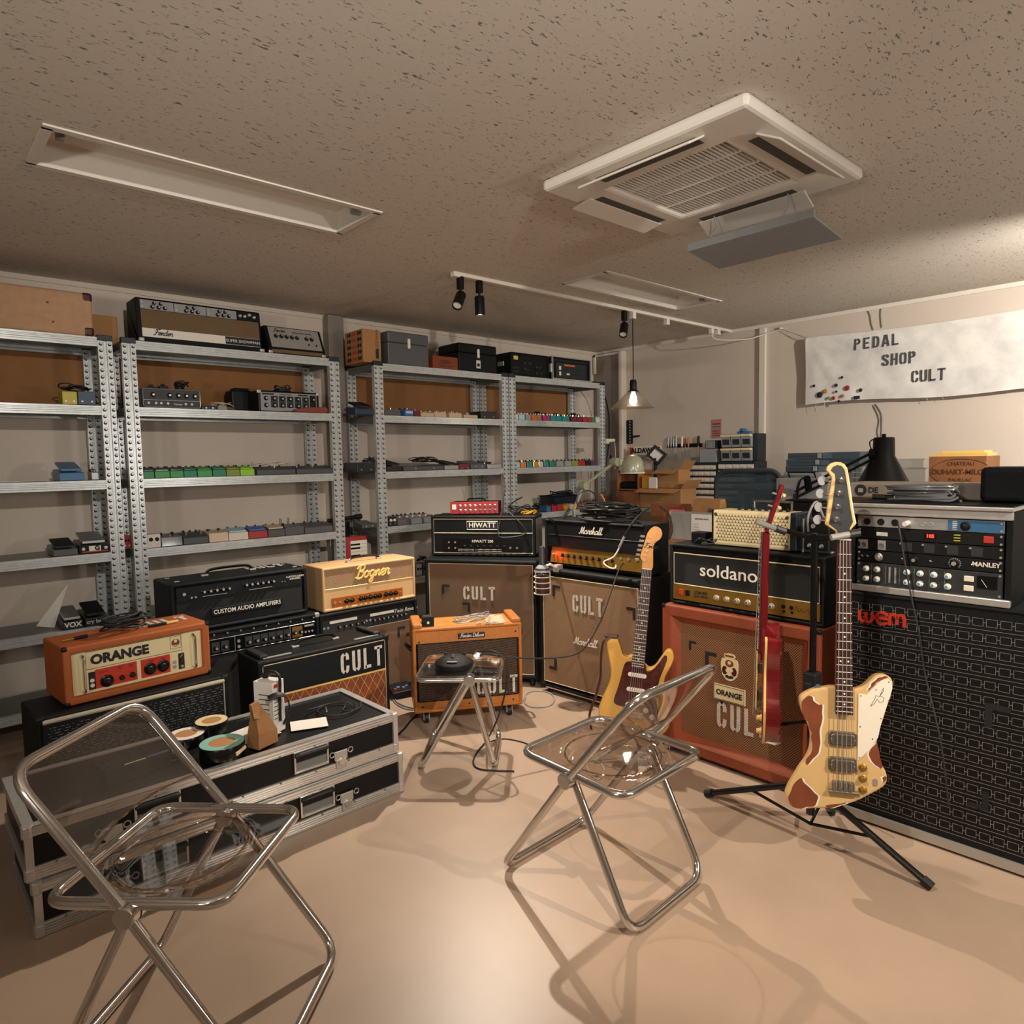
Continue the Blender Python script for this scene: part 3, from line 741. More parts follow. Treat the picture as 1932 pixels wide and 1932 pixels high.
# ---- tweed combo
t = amp('combo_amplifier', 'orange tweed combo amp on castors with a stencilled brown striped grille', 'amplifier', (2.062, 3.112), -30.4, .612, .075)
w, h, d = .612, .475, .26
part('cabinet', MB().ring(w, h, .02, 0, d), 'tweed', t, bev=.014, seg=3)
fr = MB().ring(w-.038, h-.038, .012, .004, .02, .019)
part('front_board', MB().box(-w/2+.018, w/2-.018, .004, .02, h-.085, h-.02), 'tweed', t)
part('front_board', MB().box(-w/2+.018, w/2-.018, .004, .02, .02, .065), 'tweed', t)
part('grille_cloth', MB().box(-w/2+.03, w/2-.03, .002, .014, .068, h-.088), 'cloth_tweed', t)
part('grille_border', MB().ring(w-.052, h-.148, .004, -.001, .012, .064), 'black', t)
part('back_panel', MB().box(-w/2+.018, w/2-.018, d-.03, d-.012, .018, h-.018), 'tweed', t)
pl = plate(t, 'badge', -.055, .095, h-.07, h-.04, -.004, .004, 'ink', .003)
cursive(pl, 'Fender', .021, -.015, h-.062, -.005, 'white', .06); cursive(pl, 'Deluxe', .021, .055, h-.062, -.005, 'white', .06)
stencil(t, 'CULT', .10, .045, .08, -.001, lw=.15, adv=.80, sx=.78)
part('sunken_top', MB().box(-w/2+.055, w/2-.055, .03, d-.03, h-.001, h+.001), 'maple', t)
for sx in (-1, 1): part('top_cheek', MB().box(sx*(w/2-.03)-.028, sx*(w/2-.03)+.028, .008, d-.008, h-.004, h+.024), 'tweed', t, bev=.012, seg=3)
for a, c2 in ((-.27, .40), (.27, .425), (-.26, .035), (.25, .035), (0, .035)): part('screw', MB().cyl((a, .003, c2), (a, .0015, c2), .005, n=10), 'black', t)
part('side_handle', MB().tube(cr([(-w/2-.002, .09, .33), (-w/2-.03, .10, .36), (-w/2-.032, .16, .36), (-w/2-.002, .17, .33)], 4), .006, 7), 'black', t)
part('side_handle', MB().tube(cr([(w/2+.002, .09, .36), (w/2+.022, .10, .40), (w/2+.022, .16, .40), (w/2+.002, .17, .36)], 4), .006, 7), 'rubber', t)
castors(t, w, d, -.074, .03)
# ---- Vox combo
t = amp('combo_amplifier', 'black combo amp with big white stencil above a brown diamond grille', 'amplifier', (1.215, 3.115), 0, .70, .012)
w, h, d = .70, .535, .26
shell(t, w, h, d, .02, m='tolex', bev=.01)
plate(t, 'front_panel', -w/2+.022, w/2-.022, h-.175, h-.022, .004, .02, 'tolex')
part('gold_bar', MB().box(-w/2+.02, w/2-.02, .001, .02, h-.182, h-.174), 'binding', t)
part('grille_cloth', MB().box(-w/2+.022, w/2-.022, .006, .02, .02, h-.182), 'worn_wood', t)
db = MB(); zt, zb = h-.184, .022; xw = w/2-.024
for k in range(-14, 30):
    for s in (1, -1):
        pts = []
        x0 = -xw+k*.05
        a, c2 = (x0, zb), (x0+(zt-zb)*.6, zt)
        if s < 0: a, c2 = (-a[0], a[1]), (-c2[0], c2[1])
        lo, hi = sorted((a[0], c2[0]))
        if hi < -xw or lo > xw: continue
        def cl(p, q):
            if p[0] < -xw: f = (-xw-p[0])/(q[0]-p[0]); return (-xw, p[1]+(q[1]-p[1])*f)
            if p[0] > xw: f = (xw-p[0])/(q[0]-p[0]); return (xw, p[1]+(q[1]-p[1])*f)
            return p
        a2, c3 = cl(a, c2), cl(c2, a)
        db.cyl((a2[0], .0058, a2[1]), (c3[0], .0058, c3[1]), .0009, n=4, cap=False)
part('diamond_threads', db, 'binding', t, kind='stuff')
frame_line(t, 'piping', -w/2+.022, w/2-.022, .022, h-.022, .003, .0028, 'piping')
stencil(t, 'CULT', .108, .07, h-.152, .0025, lw=.15, adv=.80, sx=.75)
handle(t, 0, d/2, h, .22)
for a in (-.24, .24): part('top_vent', MB().box(a-.07, a+.07, .035, .05, h, h+.004), 'grey_plastic', t, bev=.001)
for sx in (-1, 1): part('strap_handle', MB().box(sx*(w/2-.045)-.02, sx*(w/2-.045)+.02, .04, d-.03, h, h+.018), 'rubber', t, bev=.006)
corners(t, w, h, d, 'black', .028); feet(t, w, d, .01)
# ---- black cabinet with silver piping under the orange head
t = amp('combo_amplifier', 'black combo amp with silver piping and speckled grille under the orange head', 'amplifier', (.35, 3.045), 2.5, .715, .012)
w, h, d = .715, .52, .29
shell(t, w, h, d, .018, m='tolex', bev=.008)
part('grille_cloth', MB().box(-w/2+.02, w/2-.02, .004, .02, .018, h-.03), 'cloth_salt', t)
sp = MB(); random.seed(3)
z = .03
while z < h-.045:
    x = -w/2+.03+random.random()*.02
    while x < w/2-.03:
        L = random.choice((.004, .006, .012, .018)); sp.box(x, min(x+L, w/2-.024), .0028, .0042, z, z+.0018); x += L+random.choice((.006, .008, .014, .02))
    z += .0105
part('silver_threads', sp, 'p_silver', t, kind='stuff')
part('piping', MB().tube([(-w/2+.02, .0, h-.02), (w/2-.02, .0, h-.02)], .009, 8), 'silver_cord', t)
part('side_piping', MB().tube([(w/2-.02, .002, h-.03), (w/2-.02, .002, .02)], .003, 6), 'silver_cord', t)
corners(t, w, h, d, 'black', .03); feet(t, w, d, .01)
# ---- orange head
t = amp('amplifier_head', 'bright orange amp head with cream panel, red knob fields and chrome handles', 'amplifier', (.456, 3.10), 5.5, .566, .536)
w, h, d = .566, .232, .27
part('cabinet', MB().ring(w, h, .030, 0, d, 0, .030), 'orange_tolex', t, bev=.008, seg=3)
part('back_panel', MB().box(-w/2+.028, w/2-.028, d-.03, d-.012, .028, h-.028), 'black', t)
fp = plate(t, 'front_panel', -w/2+.029, w/2-.029, .029, h-.029, .022, .034, 'cream_panel')
fl = MB()
def orrect(x0, x1, z0, z1, m, nm, parent=t, y=.0205): return plate(parent, nm, x0, x1, z0, z1, y, .023, m, .003)
frame_line(fp, 'logo_border', -.20, .17, .125, .195, .021, .001, 'ink')
text(fp, 'ORANGE', .052, -.075, .158, .0205, 'ink', bold=.0026, sx=1.02, name='wordmark')
frame_line(fp, 'crest_border', .122, .166, .138, .19, .0205, .0009, 'ink')
cc = part('crest', MB().cyl((.144, .0215, .162), (.144, .0205, .162), .017, n=18), 'worn_wood', fp)
part('crest_mark', MB().cyl((.144, .0206, .170), (.144, .0198, .170), .007, n=12).box(.132, .156, .0198, .0206, .149, .152), 'cream_panel', cc)
orrect(-.195, -.17, .04, .112, 'ink', 'jack_field'); orrect(-.17, -.015, .04, .118, 'red_panel', 'red_field'); orrect(0, .118, .04, .118, 'red_panel', 'red_field')
orrect(.152, .178, .042, .112, 'ink', 'switch_field')
for a, c2, r2 in ((-.13, .064, .022), (-.075, .064, .009), (-.035, .066, .010), (.035, .074, .022), (.088, .074, .022)): knob(t, a, c2, .0205, r2, .02, 'black_gloss')
for z2 in (.058, .078): jack(t, -.183, z2, .0205, .008, 'white'); jack(t, .135, z2, .0205, .008)
part('wave_symbol', MB().tube([(-.158+.004*i, .0202, .103+(.004 if i % 2 else -.004)) for i in range(10)], .0008, 5), 'ink', t)
for a in (-.08, -.038, .04, .088): part('pictogram', MB().tube(cr([(a-.008, .0202, .102), (a-.002, .0202, .112), (a+.003, .0202, .100), (a+.009, .0202, .11)], 3), .0012, 5), 'ink', t)
part('pilot_lamp', MB().cyl((.165, .0205, .078), (.165, .014, .078), .007), 'oxblood', t); part('rocker_switch', MB().cyl((.165, .0205, .055), (.165, .012, .055), .006), 'steel', t)
part('flash_symbol', MB().prism([(.158, .092), (.17, .104), (.167, .104), (.173, .108), (.163, .1), (.167, .1)], .0198, .0206), 'white', t)
for sx in (-1, 1):
    hb = part('grab_handle', MB().tube(cr([(sx*.215, .02, .04), (sx*.215, -.004, .046), (sx*.215, -.008, .06), (sx*.215, -.008, .165), (sx*.215, -.004, .18), (sx*.215, .02, .186)], 3), .0055, 8), 'chrome', t, smooth=True)
stencil(t, 'CULT', .085, .03, h+.0012, .13, top=True, lw=.2, adv=.75, sx=.95)
corners(t, w, h, d, 'black', .018); feet(t, w, d, .004)
# ---- JC style combo
t = amp('combo_amplifier', 'black combo amp with silver corner and knob strip under a rounded black head', 'amplifier', (1.03, 3.64), 0, .755, .012)
w, h, d = .755, .595, .28
shell(t, w, h, d, .02, m='tolex', bev=.008)
cp = plate(t, 'control_panel', -w/2+.03, w/2-.03, h-.125, h-.045, .0, .02, 'black_gloss')
frame_line(cp, 'panel_border', -w/2+.03, w/2-.03, h-.125, h-.045, 0, .0016, 'steel')
for a in (-.105, .20): part('panel_divider', MB().box(a-.001, a+.001, -.002, .001, h-.125, h-.045), 'steel', cp)
for a in (.07, .075): pass
for i in range(6):
    plate(cp, 'knob_field', -.032+i*.043-.019, -.032+i*.043+.019, h-.115, h-.06, -.001, .002, 'dark_plastic'); knob(t, -.032+i*.043, h-.09, -.001, .013, .018, 'black', cap='steel')
for i in range(2):
    plate(cp, 'knob_field', .215+i*.04-.018-.04, .215+i*.04+.018-.04, h-.115, h-.06, -.0012, .002, 'gold_panel') if False else None
plate(cp, 'knob_field', .212, .272, h-.115, h-.055, -.001, .002, 'gold_panel')
for i in range(2): knob(t, .226+i*.035, h-.088, -.001, .012, .018, 'black', cap='steel')
for i in range(2): jack(t, -.085, h-.075-.03*i, -.001, .008)
for i in range(4): plate(cp, 'knob_field', -.32+i*.048, -.28+i*.048, h-.115, h-.06, -.001, .002, 'dark_plastic'); knob(t, -.30+i*.048, h-.09, -.001, .012, .018, 'black', cap='steel')
part('fine_print', MB().box(.285, .34, -.0015, .001, h-.066, h-.056), 'grey_plastic', cp)
for i in range(3): jack(t, .29+i*.02, h-.095, -.001, .006)
for i in range(11): part('rivet', MB().cyl((-w/2+.03+i*.069, .0, h-.022), (-w/2+.03+i*.069, -.005, h-.022), .005, .003, n=10), 'steel', t)
part('grille_cloth', MB().box(-w/2+.022, w/2-.022, .002, .02, .022, h-.135), 'cloth_black', t)
corners(t, w, h, d, 'steel', .026); feet(t, w, d, .01)
# ---- Custom Audio head
t = amp('amplifier_head', 'black amp head with rounded corners and long raised nameplate', 'amplifier', (1.005, 3.66), 1.5, .735, .612)
w, h, d = .735, .262, .27
shell(t, w, h, d, .022, m='tolex', bev=.022)
plate(t, 'control_panel', -w/2+.03, w/2-.03, h-.095, h-.026, .004, .02, 'tolex')
part('grille_cloth', MB().box(-w/2+.03, w/2-.03, .008, .02, .024, h-.095), 'cloth_black', t)
pl = plate(t, 'badge', -.175, .215, .062, .112, -.002, .01, 'tolex', .01)
text(pl, 'CUSTOM AUDIO AMPLIFIERS', .031, .02, .087, -.003, 'white', bold=.0002, name='wordmark', sx=.92)
for i in range(5): knob(t, -.205+i*.032, h-.06, .004, .012, .017, 'black_gloss', cap='steel')
for i in range(6): knob(t, .015+i*.030, h-.055, .004, .012, .017, 'black_gloss', cap='steel')
jack(t, -.30, h-.06, .004, .008); jack(t, -.265, h-.082, .004, .005); jack(t, -.245, h-.082, .004, .005)
for i in range(2): part('toggle_switch', MB().cyl((.215+i*.016, .004, h-.068), (.215+i*.016, -.008, h-.064), .003, .002, n=8), 'steel', t)
text(t, 'CUSTOM AUDIO', .014, .295, h-.045, .003, 'white', name='panel_lettering'); text(t, 'AMPLIFIERS', .013, .295, h-.058, .003, 'white', name='panel_lettering')
for a, c2 in ((-.21, -.085), (.03, .16)): part('legend_line', MB().box(a, c2, .0025, .004, h-.085, h-.0835), 'white', t)
handle(t, -.02, d/2, h, .26, 'black', .03)
stencil(t, 'CULT', .075, .10, h+.0012, .16, top=True, lw=.2, adv=.75)
for sx in (-1, 1):
    for yy in (.05, .2): part('corner_stud', MB().box(sx*(w/2-.05)-.012, sx*(w/2-.05)+.012, yy-.006, yy+.006, h, h+.005), 'steel', t, bev=.002)
feet(t, w, d, .004)
# ---- Twin style combo
t = amp('combo_amplifier', 'black combo amp with light brown grille under the cream head', 'amplifier', (1.80, 3.665), 0, .675, .03)
w, h, d = .675, .555, .26
shell(t, w, h, d, .02, m='tolex', bev=.008)
cp = part('control_panel', MB().prism([(-.004, h-.125), (.03, h-.02), (.05, h-.02), (.05, h-.125)], -w/2+.02, w/2-.02, 'x'), 'black', t)
part('panel_trim', MB().box(-w/2+.02, w/2-.02, -.006, .0, h-.128, h-.123), 'steel', t)
for i in range(5): knob(t, -.215+i*.04, h-.09, .008, .010, .017, 'black', cap='steel')
for i in range(8): knob(t, .02+i*.032, h-.088, .008, .010, .017, 'black', cap='steel')
for a in (-.31, -.285, -.03, -.005): jack(t, a, h-.085, .008, .007)
for a, c2 in ((-.27, -.09), (.0, .17)):
    part('label_strip', MB().box(a, c2, .012, .017, h-.066, h-.05), 'white', t)
text(t, 'Twin Reverb', .034, .255, h-.062, .012, 'white', shear=.35, name='panel_lettering')
part('grille_cloth', MB().box(-w/2+.022, w/2-.022, .004, .02, .022, h-.13), 'cloth_twin', t)
cursive(t, 'Fender', .055, -.215, h-.215, .001, 'steel', .06, up=.12)
tape(t, .185, .39, .003, s=.055); tape(t, .30, .33, .003, -1, -1, s=.05)
feet(t, w, d, .028, 'rubber')
# ---- Bogner head
t = amp('amplifier_head', 'cream amp head with copper knob panel and black handle', 'amplifier', (1.835, 3.685), -.5, .642, .589)
w, h, d = .642, .262, .26
part('cabinet', MB().ring(w, h, .016, 0, d, 0, .018), 'cream', t, bev=.012, seg=3)
part('back_panel', MB().box(-w/2+.014, w/2-.014, d-.03, d-.012, .014, h-.014), 'black', t)
part('front_board', MB().box(-w/2+.015, w/2-.015, .008, .02, .017, .132), 'cream', t)
part('grille_cloth', MB().box(-w/2+.016, w/2-.016, .01, .02, .132, h-.018), 'cloth_check', t)
part('grille_cord', MB().cyl((-w/2+.016, .007, .132), (w/2-.016, .007, .132), .003, n=6), 'binding', t)
cp = plate(t, 'control_panel', -.265, .225, .022, .078, .004, .01, 'copper_panel', .002)
for a in (-.17, -.135, -.075, -.045, -.01, .025, .055, .10, .135, .17): knob(t, a, .05, .004, .0135, .018, 'black_gloss')
jack(t, -.245, .05, .004, .008); jack(t, -.212, .05, .004, .006); part('toggle_switch', MB().cyl((.205, .004, .05), (.205, -.01, .053), .004, .003, n=8), 'steel', t)
cursive(t, 'Bogner', .075, .01, .175, .004, 'binding', .09)
handle(t, .02, d*.45, h, .21, 'black_gloss', .024)
feet(t, w, d, .003)
# ---- flight cases
def flight(label, xr, y, z, w=1.36):
    t = thing('flight_case', label, 'flight case', (xr-w/2, y, z), .7, 'black flight cases stacked on the floor')
    h, d = .176, .485
    part('case_panel', MB().box(-w/2+.008, w/2-.008, .008, d-.008, .006, h-.006), 'case_black', t)
    e = MB()
    for z0, z1 in ((.002, .045), (h-.032, h)):
        for q in ((-w/2, w/2, 0, .012), (-w/2, w/2, d-.012, d)): e.box(q[0], q[1], q[2], q[3], z0, z1)
        for q in ((-w/2, -w/2+.012), (w/2-.012, w/2)): e.box(q[0], q[1], .012, d-.012, z0, z1)
    e.box(-w/2, w/2, 0, .03, h-.004, h+.001).box(-w/2, w/2, d-.03, d, h-.004, h+.001).box(-w/2, -w/2+.03, .03, d-.03, h-.004, h+.001).box(w/2-.03, w/2, .03, d-.03, h-.004, h+.001)
    part('aluminium_edge', e, 'alu', t)
    rb = MB()
    for zz in (.010, .019, .028, .037, h-.024, h-.012): rb.box(-w/2+.004, w/2-.004, -.0028, .001, zz-.0022, zz+.0022); rb.box(w/2-.001, w/2+.0028, .004, d-.004, zz-.0022, zz+.0022)
    part('edge_ribs', rb, 'chrome', t)
    for xx in (-w/2, w/2-.022):
        part('corner_angle', MB().box(xx, xx+.022, -.003, .02, .002, h), 'alu', t)
    for sx in (-1, 1):
        for zz in (.022, h-.016): part('ball_corner', MB().cyl((sx*(w/2-.01), .01, zz-.02), (sx*(w/2-.01), .01, zz+.02), .017, n=12), 'alu', t, bev=.004)
    for i in range(9):
        for zz in (.041, h-.028): part('rivet', MB().cyl((-w/2+.08+i*.148, -.002, zz), (-w/2+.08+i*.148, -.005, zz), .004, .003, n=8), 'galv_dark', t)
    for hx_ in (-.30, .27):
        hd = part('recessed_handle', MB().ring(.15, .088, .009, -.007, .01, .058), 'chrome', t, loc=(hx_, 0, 0), bev=.002)
        part('handle_dish', MB().box(-.068, .068, -.001, .008, .064, .102), 'galv_dark', hd)
        part('handle_well', MB().box(-.068, .068, -.001, .008, .1, .14), 'black', hd)
        part('grip', MB().tube(cr([(-.062, -.004, .128), (-.055, -.016, .134), (.055, -.016, .134), (.062, -.004, .128)], 3), .009, 8), 'rubber', hd)
    for lx in (-.44, .40):
        la = part('butterfly_latch', MB().box(-.03, .03, -.006, .002, .055, .095).box(-.024, .024, -.007, .002, .018, .06), 'steel', t, loc=(lx, 0, 0), bev=.003)
        for sx in (-1, 1): part('latch_ring', MB().tube([(sx*.042+.011*math.cos(a*.7854), -.008, .088+.011*math.sin(a*.7854)) for a in range(8)], .0025, 6, True), 'steel', la)
        part('latch_screw', MB().cyl((0, -.004, .05), (0, -.014, .05), .014, n=14), 'chrome', la)
    return t
flight('lower black flight case with aluminium edges resting on the floor', 1.612, 2.53, 0)
flight('upper black flight case with tape rolls and papers on its lid', 1.600, 2.545, .1785)
# ================================================================== folding chairs and stool
def tube_bent(pts, rad, r, m, name, parent, closed=False, n=10, flat=1):
    """polyline with rounded bends"""
    P = [Vector(p) for p in pts]; out = []; k = len(P)
    for i in range(k):
        if not closed and i in (0, k-1): out.append(P[i]); continue
        a, b_, c = P[i-1], P[i], P[(i+1) % k]
        u, v = (a-b_), (c-b_); q = min(rad, u.length*.48, v.length*.48)
        p0, p1 = b_+u.normalized()*q, b_+v.normalized()*q
        for j in range(7):
            s = j/6; out.append((1-s)**2*p0+2*s*(1-s)*b_+s*s*p1)
    return part(name, MB().tube(out, r, n, closed, flat), m, parent, smooth=True)

def folding_chair(label, loc, rz):
    """faces +y locally; hubs at the middle of the seat sides"""
    t = thing('folding_chair', label, 'chair', loc, rz, 'smoked plastic folding chairs')
    hw, hz = .235, .435
    seat = [(-.225, -.215), (.225, -.215), (.215, .225), (-.215, .225)]
    f = tube_bent([(a, c, hz+.012+.012*(c > 0)) for a, c in seat], .06, .0138, 'chrome', 'seat_frame', t, True)
    # seat sheet with its round dish
    nx = 26; vs = []; fs = []
    for j in range(nx+1):
        for i in range(nx+1):
            a, c = -.212+.424*i/nx, -.205+.42*j/nx
            r = math.hypot(a/1.0, (c+.005)/.95)
            z = hz+.012+.012*max(0, (c+.2)/.42)-(.022 if r < .155 else .022*max(0, 1-(r-.155)/.02))
            vs.append((a, c, z))
    for j in range(nx):
        for i in range(nx):
            a, c = -.212+.424*(i+.5)/nx, -.205+.42*(j+.5)/nx
            dx, dy = max(0, abs(a)-.16), max(0, abs(c)-.155)
            if math.hypot(dx, dy) < .056: fs.append((j*(nx+1)+i, j*(nx+1)+i+1, (j+1)*(nx+1)+i+1, (j+1)*(nx+1)+i))
    part('seat', MB().add(vs, fs), 'smoked', t, smooth=True)
    part('dish_rim', MB().tube([(.17*math.cos(i*.2094), .16*math.sin(i*.2094)-.005, hz+.018+.005*math.sin(i*.2094)) for i in range(30)], .003, 6, True), 'smoked', t, smooth=True)
    # back frame runs from the top bar through the hubs down to the front foot bar
    tube_bent([(-hw, 0, hz), (-hw, -.27, .765), (hw, -.27, .765), (hw, 0, hz)], .075, .0138, 'chrome', 'back_frame', t)
    tube_bent([(-hw, 0, hz), (-hw, .31, .0165), (hw, .31, .0165), (hw, 0, hz)], .07, .0138, 'chrome', 'front_leg_frame', t)
    tube_bent([(-hw+.028, -.005, hz), (-hw+.028, -.225, .0165), (hw-.028, -.225, .0165), (hw-.028, -.005, hz)], .07, .0138, 'chrome', 'rear_leg_frame', t)
    # curved back sheet
    vs = []; fs = []; n1, n2 = 22, 12
    for j in range(n2+1):
        for i in range(n1+1):
            a = -1+2*i/n1; s = j/n2
            z = .765-.005-.21*s; yy = -.27+.27*(.765-z)/(.765-hz)
            bow = .035*s*(1-a*a)
            x = a*(hw-.008)
            if s < .12: x *= 1-.10*(1-s/.12)
            vs.append((x, yy-bow-.004, z-.0+.018*s*(a*a-1)*-1))
    for j in range(n2):
        for i in range(n1): fs.append((j*(n1+1)+i, j*(n1+1)+i+1, (j+1)*(n1+1)+i+1, (j+1)*(n1+1)+i))
    part('backrest', MB().add(vs, fs), 'smoked', t, smooth=True)
    part('backrest_lip', MB().tube([vs[n2*(n1+1)+i] for i in range(n1+1)], .0035, 6), 'smoked', t, smooth=True)
    for sx in (-1, 1):
        h = part('hub', MB().cyl((sx*(hw+.016), 0, hz), (sx*(hw-.045), 0, hz), .026, n=22), 'chrome', t, bev=.003)
        part('hub_groove', MB().cyl((sx*(hw-.012), 0, hz), (sx*(hw-.016), 0, hz), .0268, n=22), 'black', h)
    return t
folding_chair('smoked plastic folding chair with chrome frame standing on the open floor', (1.78, 1.483, 0), 2)
folding_chair('smoked plastic folding chair in the lower left corner before the flight cases', tuple(Vector((.523, 1.941, 0))+at(427, 1511, 'z', .435)-at(417, 1497, 'z', .435)), -138)

t = thing('folding_stool', 'clear plastic folding stool with chrome legs carrying a round pedal', 'stool', (2.045, 2.655, 0), -45)
# local x along the front edge (to the right), y into the room
S2, hz = .195, .44
tube_bent([(-S2, -S2, hz), (S2, -S2, hz), (S2, S2, hz), (-S2, S2, hz)], .05, .011, 'chrome', 'seat_frame', t, True)
part('seat', MB().prism(rrect(.385, .385, .05), hz+.008, hz+.013, 'z'), 'clear_plastic', t)
part('seat_rim', MB().tube([(a, c, hz+.014) for a, c in rrect(.375, .375, .05)], .005, 8, True), 'clear_plastic', t, smooth=True)
hbx = .06
for sy in (-1, 1):
    h = part('hub', MB().cyl((hbx, sy*(S2+.024), hz), (hbx, sy*(S2-.03), hz), .027, n=22), 'chrome', t, bev=.003)
    part('hub_groove', MB().cyl((hbx, sy*(S2+.004), hz), (hbx, sy*(S2-.0), hz), .0278, n=22), 'black', h)
tube_bent([(hbx, -S2-.006, hz), (-.185, -S2-.006, .0165), (-.185, S2+.006, .0165), (hbx, S2+.006, hz)], .06, .0145, 'chrome', 'leg_frame', t)
tube_bent([(hbx, -S2+.02, hz), (.165, -S2+.02, .0165), (.165, S2-.02, .0165), (hbx, S2-.02, hz)], .05, .0145, 'chrome', 'leg_frame', t)
for xx in (-.185, .165):
    for sy in (-1, 1): part('rubber_foot', MB().cyl((xx, sy*.13-.012, .0165), (xx, sy*.13+.012, .0165), .0134, n=10), 'rubber', t)

t = thing('round_fuzz_pedal', 'round black fuzz pedal on the clear stool', 'effect pedal', (2.005, 2.665, .4555), -45)
part('body', MB().lathe([(.0001, 0), (.092, 0), (.094, .004), (.094, .022), (.088, .028), (.045, .052), (.0001, .054)], 36), 'tolex', t, smooth=True)
part('rubber_base', MB().lathe([(.0001, -.004), (.08, -.004), (.08, .0), (.0001, 0)], 24), 'rubber', t)
part('label_arc', MB().prism([(.05*math.cos(R(250+i*8))*1.1, .05*math.sin(R(250+i*8))*1.1) for i in range(6)]+[(.068*math.cos(R(290-i*8))*1.1, .068*math.sin(R(290-i*8))*1.1) for i in range(6)], .0395, .042, 'z'), 'p_lgrey', t)
part('footswitch', MB().lathe([(.012, 0), (.012, .006), (.007, .008), (.007, .018), (.009, .019), (.009, .024), (.0001, .025)], 16), 'chrome', t, smooth=True, loc=(0, -.03, .044))
for sx in (-1, 1): knob(t, sx*.045, .036, .045, .010, .018, 'black', up=True); 
for o in t.children:
    if o.name.startswith('knob'): pass

# ================================================================== guitars
def basis(pb, pt, toward):
    """frame with z from pb to pt and -y facing the given point"""
    z = (pt-pb).normalized(); f = (Vector(toward)-pb); f = (f-z*f.dot(z)).normalized(); y = -f; x = y.cross(z)
    m = Matrix((x, y, z)).transposed().to_4x4(); m.translation = pb
    return m

def neck(t, z0, z1, w0, w1, frets, mboard, mneck, y=-.0, th=.022, n_dots=None, scale=None):
    part('neck', MB().prism([(-w0/2, z0), (w0/2, z0), (w1/2, z1), (-w1/2, z1)], y, y+th), mneck, t, bev=.006)
    fb = part('fretboard', MB().prism([(-w0/2-.0005, z0), (w0/2+.0005, z0), (w1/2+.0005, z1), (-w1/2-.0005, z1)], y-.006, y), mboard, t)
    S_ = scale
    pos = []
    for k in range(1, frets+1):
        z = z1-S_*(1-2**(-k/12))
        if z < z0+.003: break
        pos.append(z); ww = w1+(w0-w1)*(z1-z)/(z1-z0)
        part('fret', MB().box(-ww/2, ww/2, y-.0078, y-.0055, z-.001, z+.001), 'pearl', fb)
    zz = [z1]+pos
    for k in (3, 5, 7, 9, 12, 15, 17, 19):
        if k < len(zz):
            zc = (zz[k]+zz[k-1])/2
            for xx in ((-.012, .012) if k == 12 else (0,)): part('position_dot', MB().cyl((xx, y-.006, zc), (xx, y-.0068, zc), .0032, n=10), 'pearl', fb)
    part('nut', MB().box(-w1/2, w1/2, y-.009, y, z1, z1+.004), 'pearl', t)
    return fb

def strings(t, n, w_top, w_bot, z_top, z_bot, y0, y1, r=.0006):
    for i in range(n):
        f = i/(n-1)-.5
        part('string', MB().cyl((f*w_top, y1, z_top), (f*w_bot, y0, z_bot), r*(1.6-i/n), n=5, cap=False), 'steel', t)

# ---- cream electric guitar leaning in a stand
pb = at(1192, 1386, 'z', .13); pt = at(1228.5, 993, 'x', pb.x+.10)
t = thing('electric_guitar', 'honey blonde electric guitar with tortoiseshell pickguard in front of the tan cabinet', 'guitar')
t.matrix_world = basis(pb, pt, (.35, .55, 1.1))
SCL = (pt-pb).length/.985
t.scale = (SCL*1.03, SCL, SCL)
ol = [(-.03, .372), (-.055, .362), (-.075, .372), (-.09, .41), (-.112, .445), (-.14, .448), (-.152, .41), (-.138, .345), (-.122, .285), (-.125, .225), (-.15, .15), (-.162, .085), (-.145, .03), (-.085, -.004), (0, -.01), (.085, -.002), (.145, .035), (.165, .095), (.153, .165), (.127, .235), (.122, .285), (.14, .335), (.153, .385), (.143, .418), (.118, .42), (.095, .38), (.073, .34), (.05, .325), (.032, .335)]
part('body', MB().prism(cr(ol, 4, True), 0, .045), 'strat_body', t, bev=.009, seg=3)
pg = [(-.035, .345), (-.06, .33), (-.07, .28), (-.08, .22), (-.095, .15), (-.08, .13), (-.03, .125), (.02, .12), (.06, .085), (.10, .06), (.115, .075), (.105, .13), (.095, .2), (.10, .28), (.118, .345), (.125, .385), (.112, .395), (.09, .355), (.065, .32), (.04, .31), (.03, .34)]
part('pickguard', MB().prism(cr(pg, 3, True), -.003, .001), 'tortoise', t)
NK = .10
neck(t, .32, .785, .056, .043, 21, 'rosewood', 'maple', -.012, .024, scale=.648)
hs = [(-.021, .785), (-.024, .82), (-.035, .835), (-.033, .86), (-.024, .90), (-.012, .955), (.012, .985), (.04, .98), (.052, .955), (.045, .93), (.022, .905), (.02, .86), (.024, .82), (.021, .785)]
hd = part('headstock', MB().prism(cr(hs, 3, True), -.008, .008), 'maple', t, bev=.002)
cursive(hd, 'Fender', .02, .008, .885, -.009, 'ink', .06)
for i in range(6):
    z = .825+i*.022; x = -.026+i*.003
    tn = part('tuner', MB().cyl((x+.012, -.008, z), (x+.012, -.02, z), .0035, n=10), 'steel', hd)
    part('tuner_button', MB().box(x-.035, x-.012, -.004, .006, z-.006, z+.006), 'chrome', tn, bev=.004)
for i, (z, tilt) in enumerate(((.285, 0), (.215, 0), (.15, .25))):
    pk = part('pickup', MB().prism([(a*math.cos(tilt)-c*math.sin(tilt), z+a*math.sin(tilt)+c*math.cos(tilt)) for a, c in rrect(.084, .019, .009)], -.012, -.002), 'pearl', t, bev=.002)
    for q in range(6): part('pole_piece', MB().cyl((-.026+q*.0104, -.0115, z+(-.026+q*.0104)*math.tan(tilt)), (-.026+q*.0104, -.013, z+(-.026+q*.0104)*math.tan(tilt)), .0024, n=8), 'steel', pk)
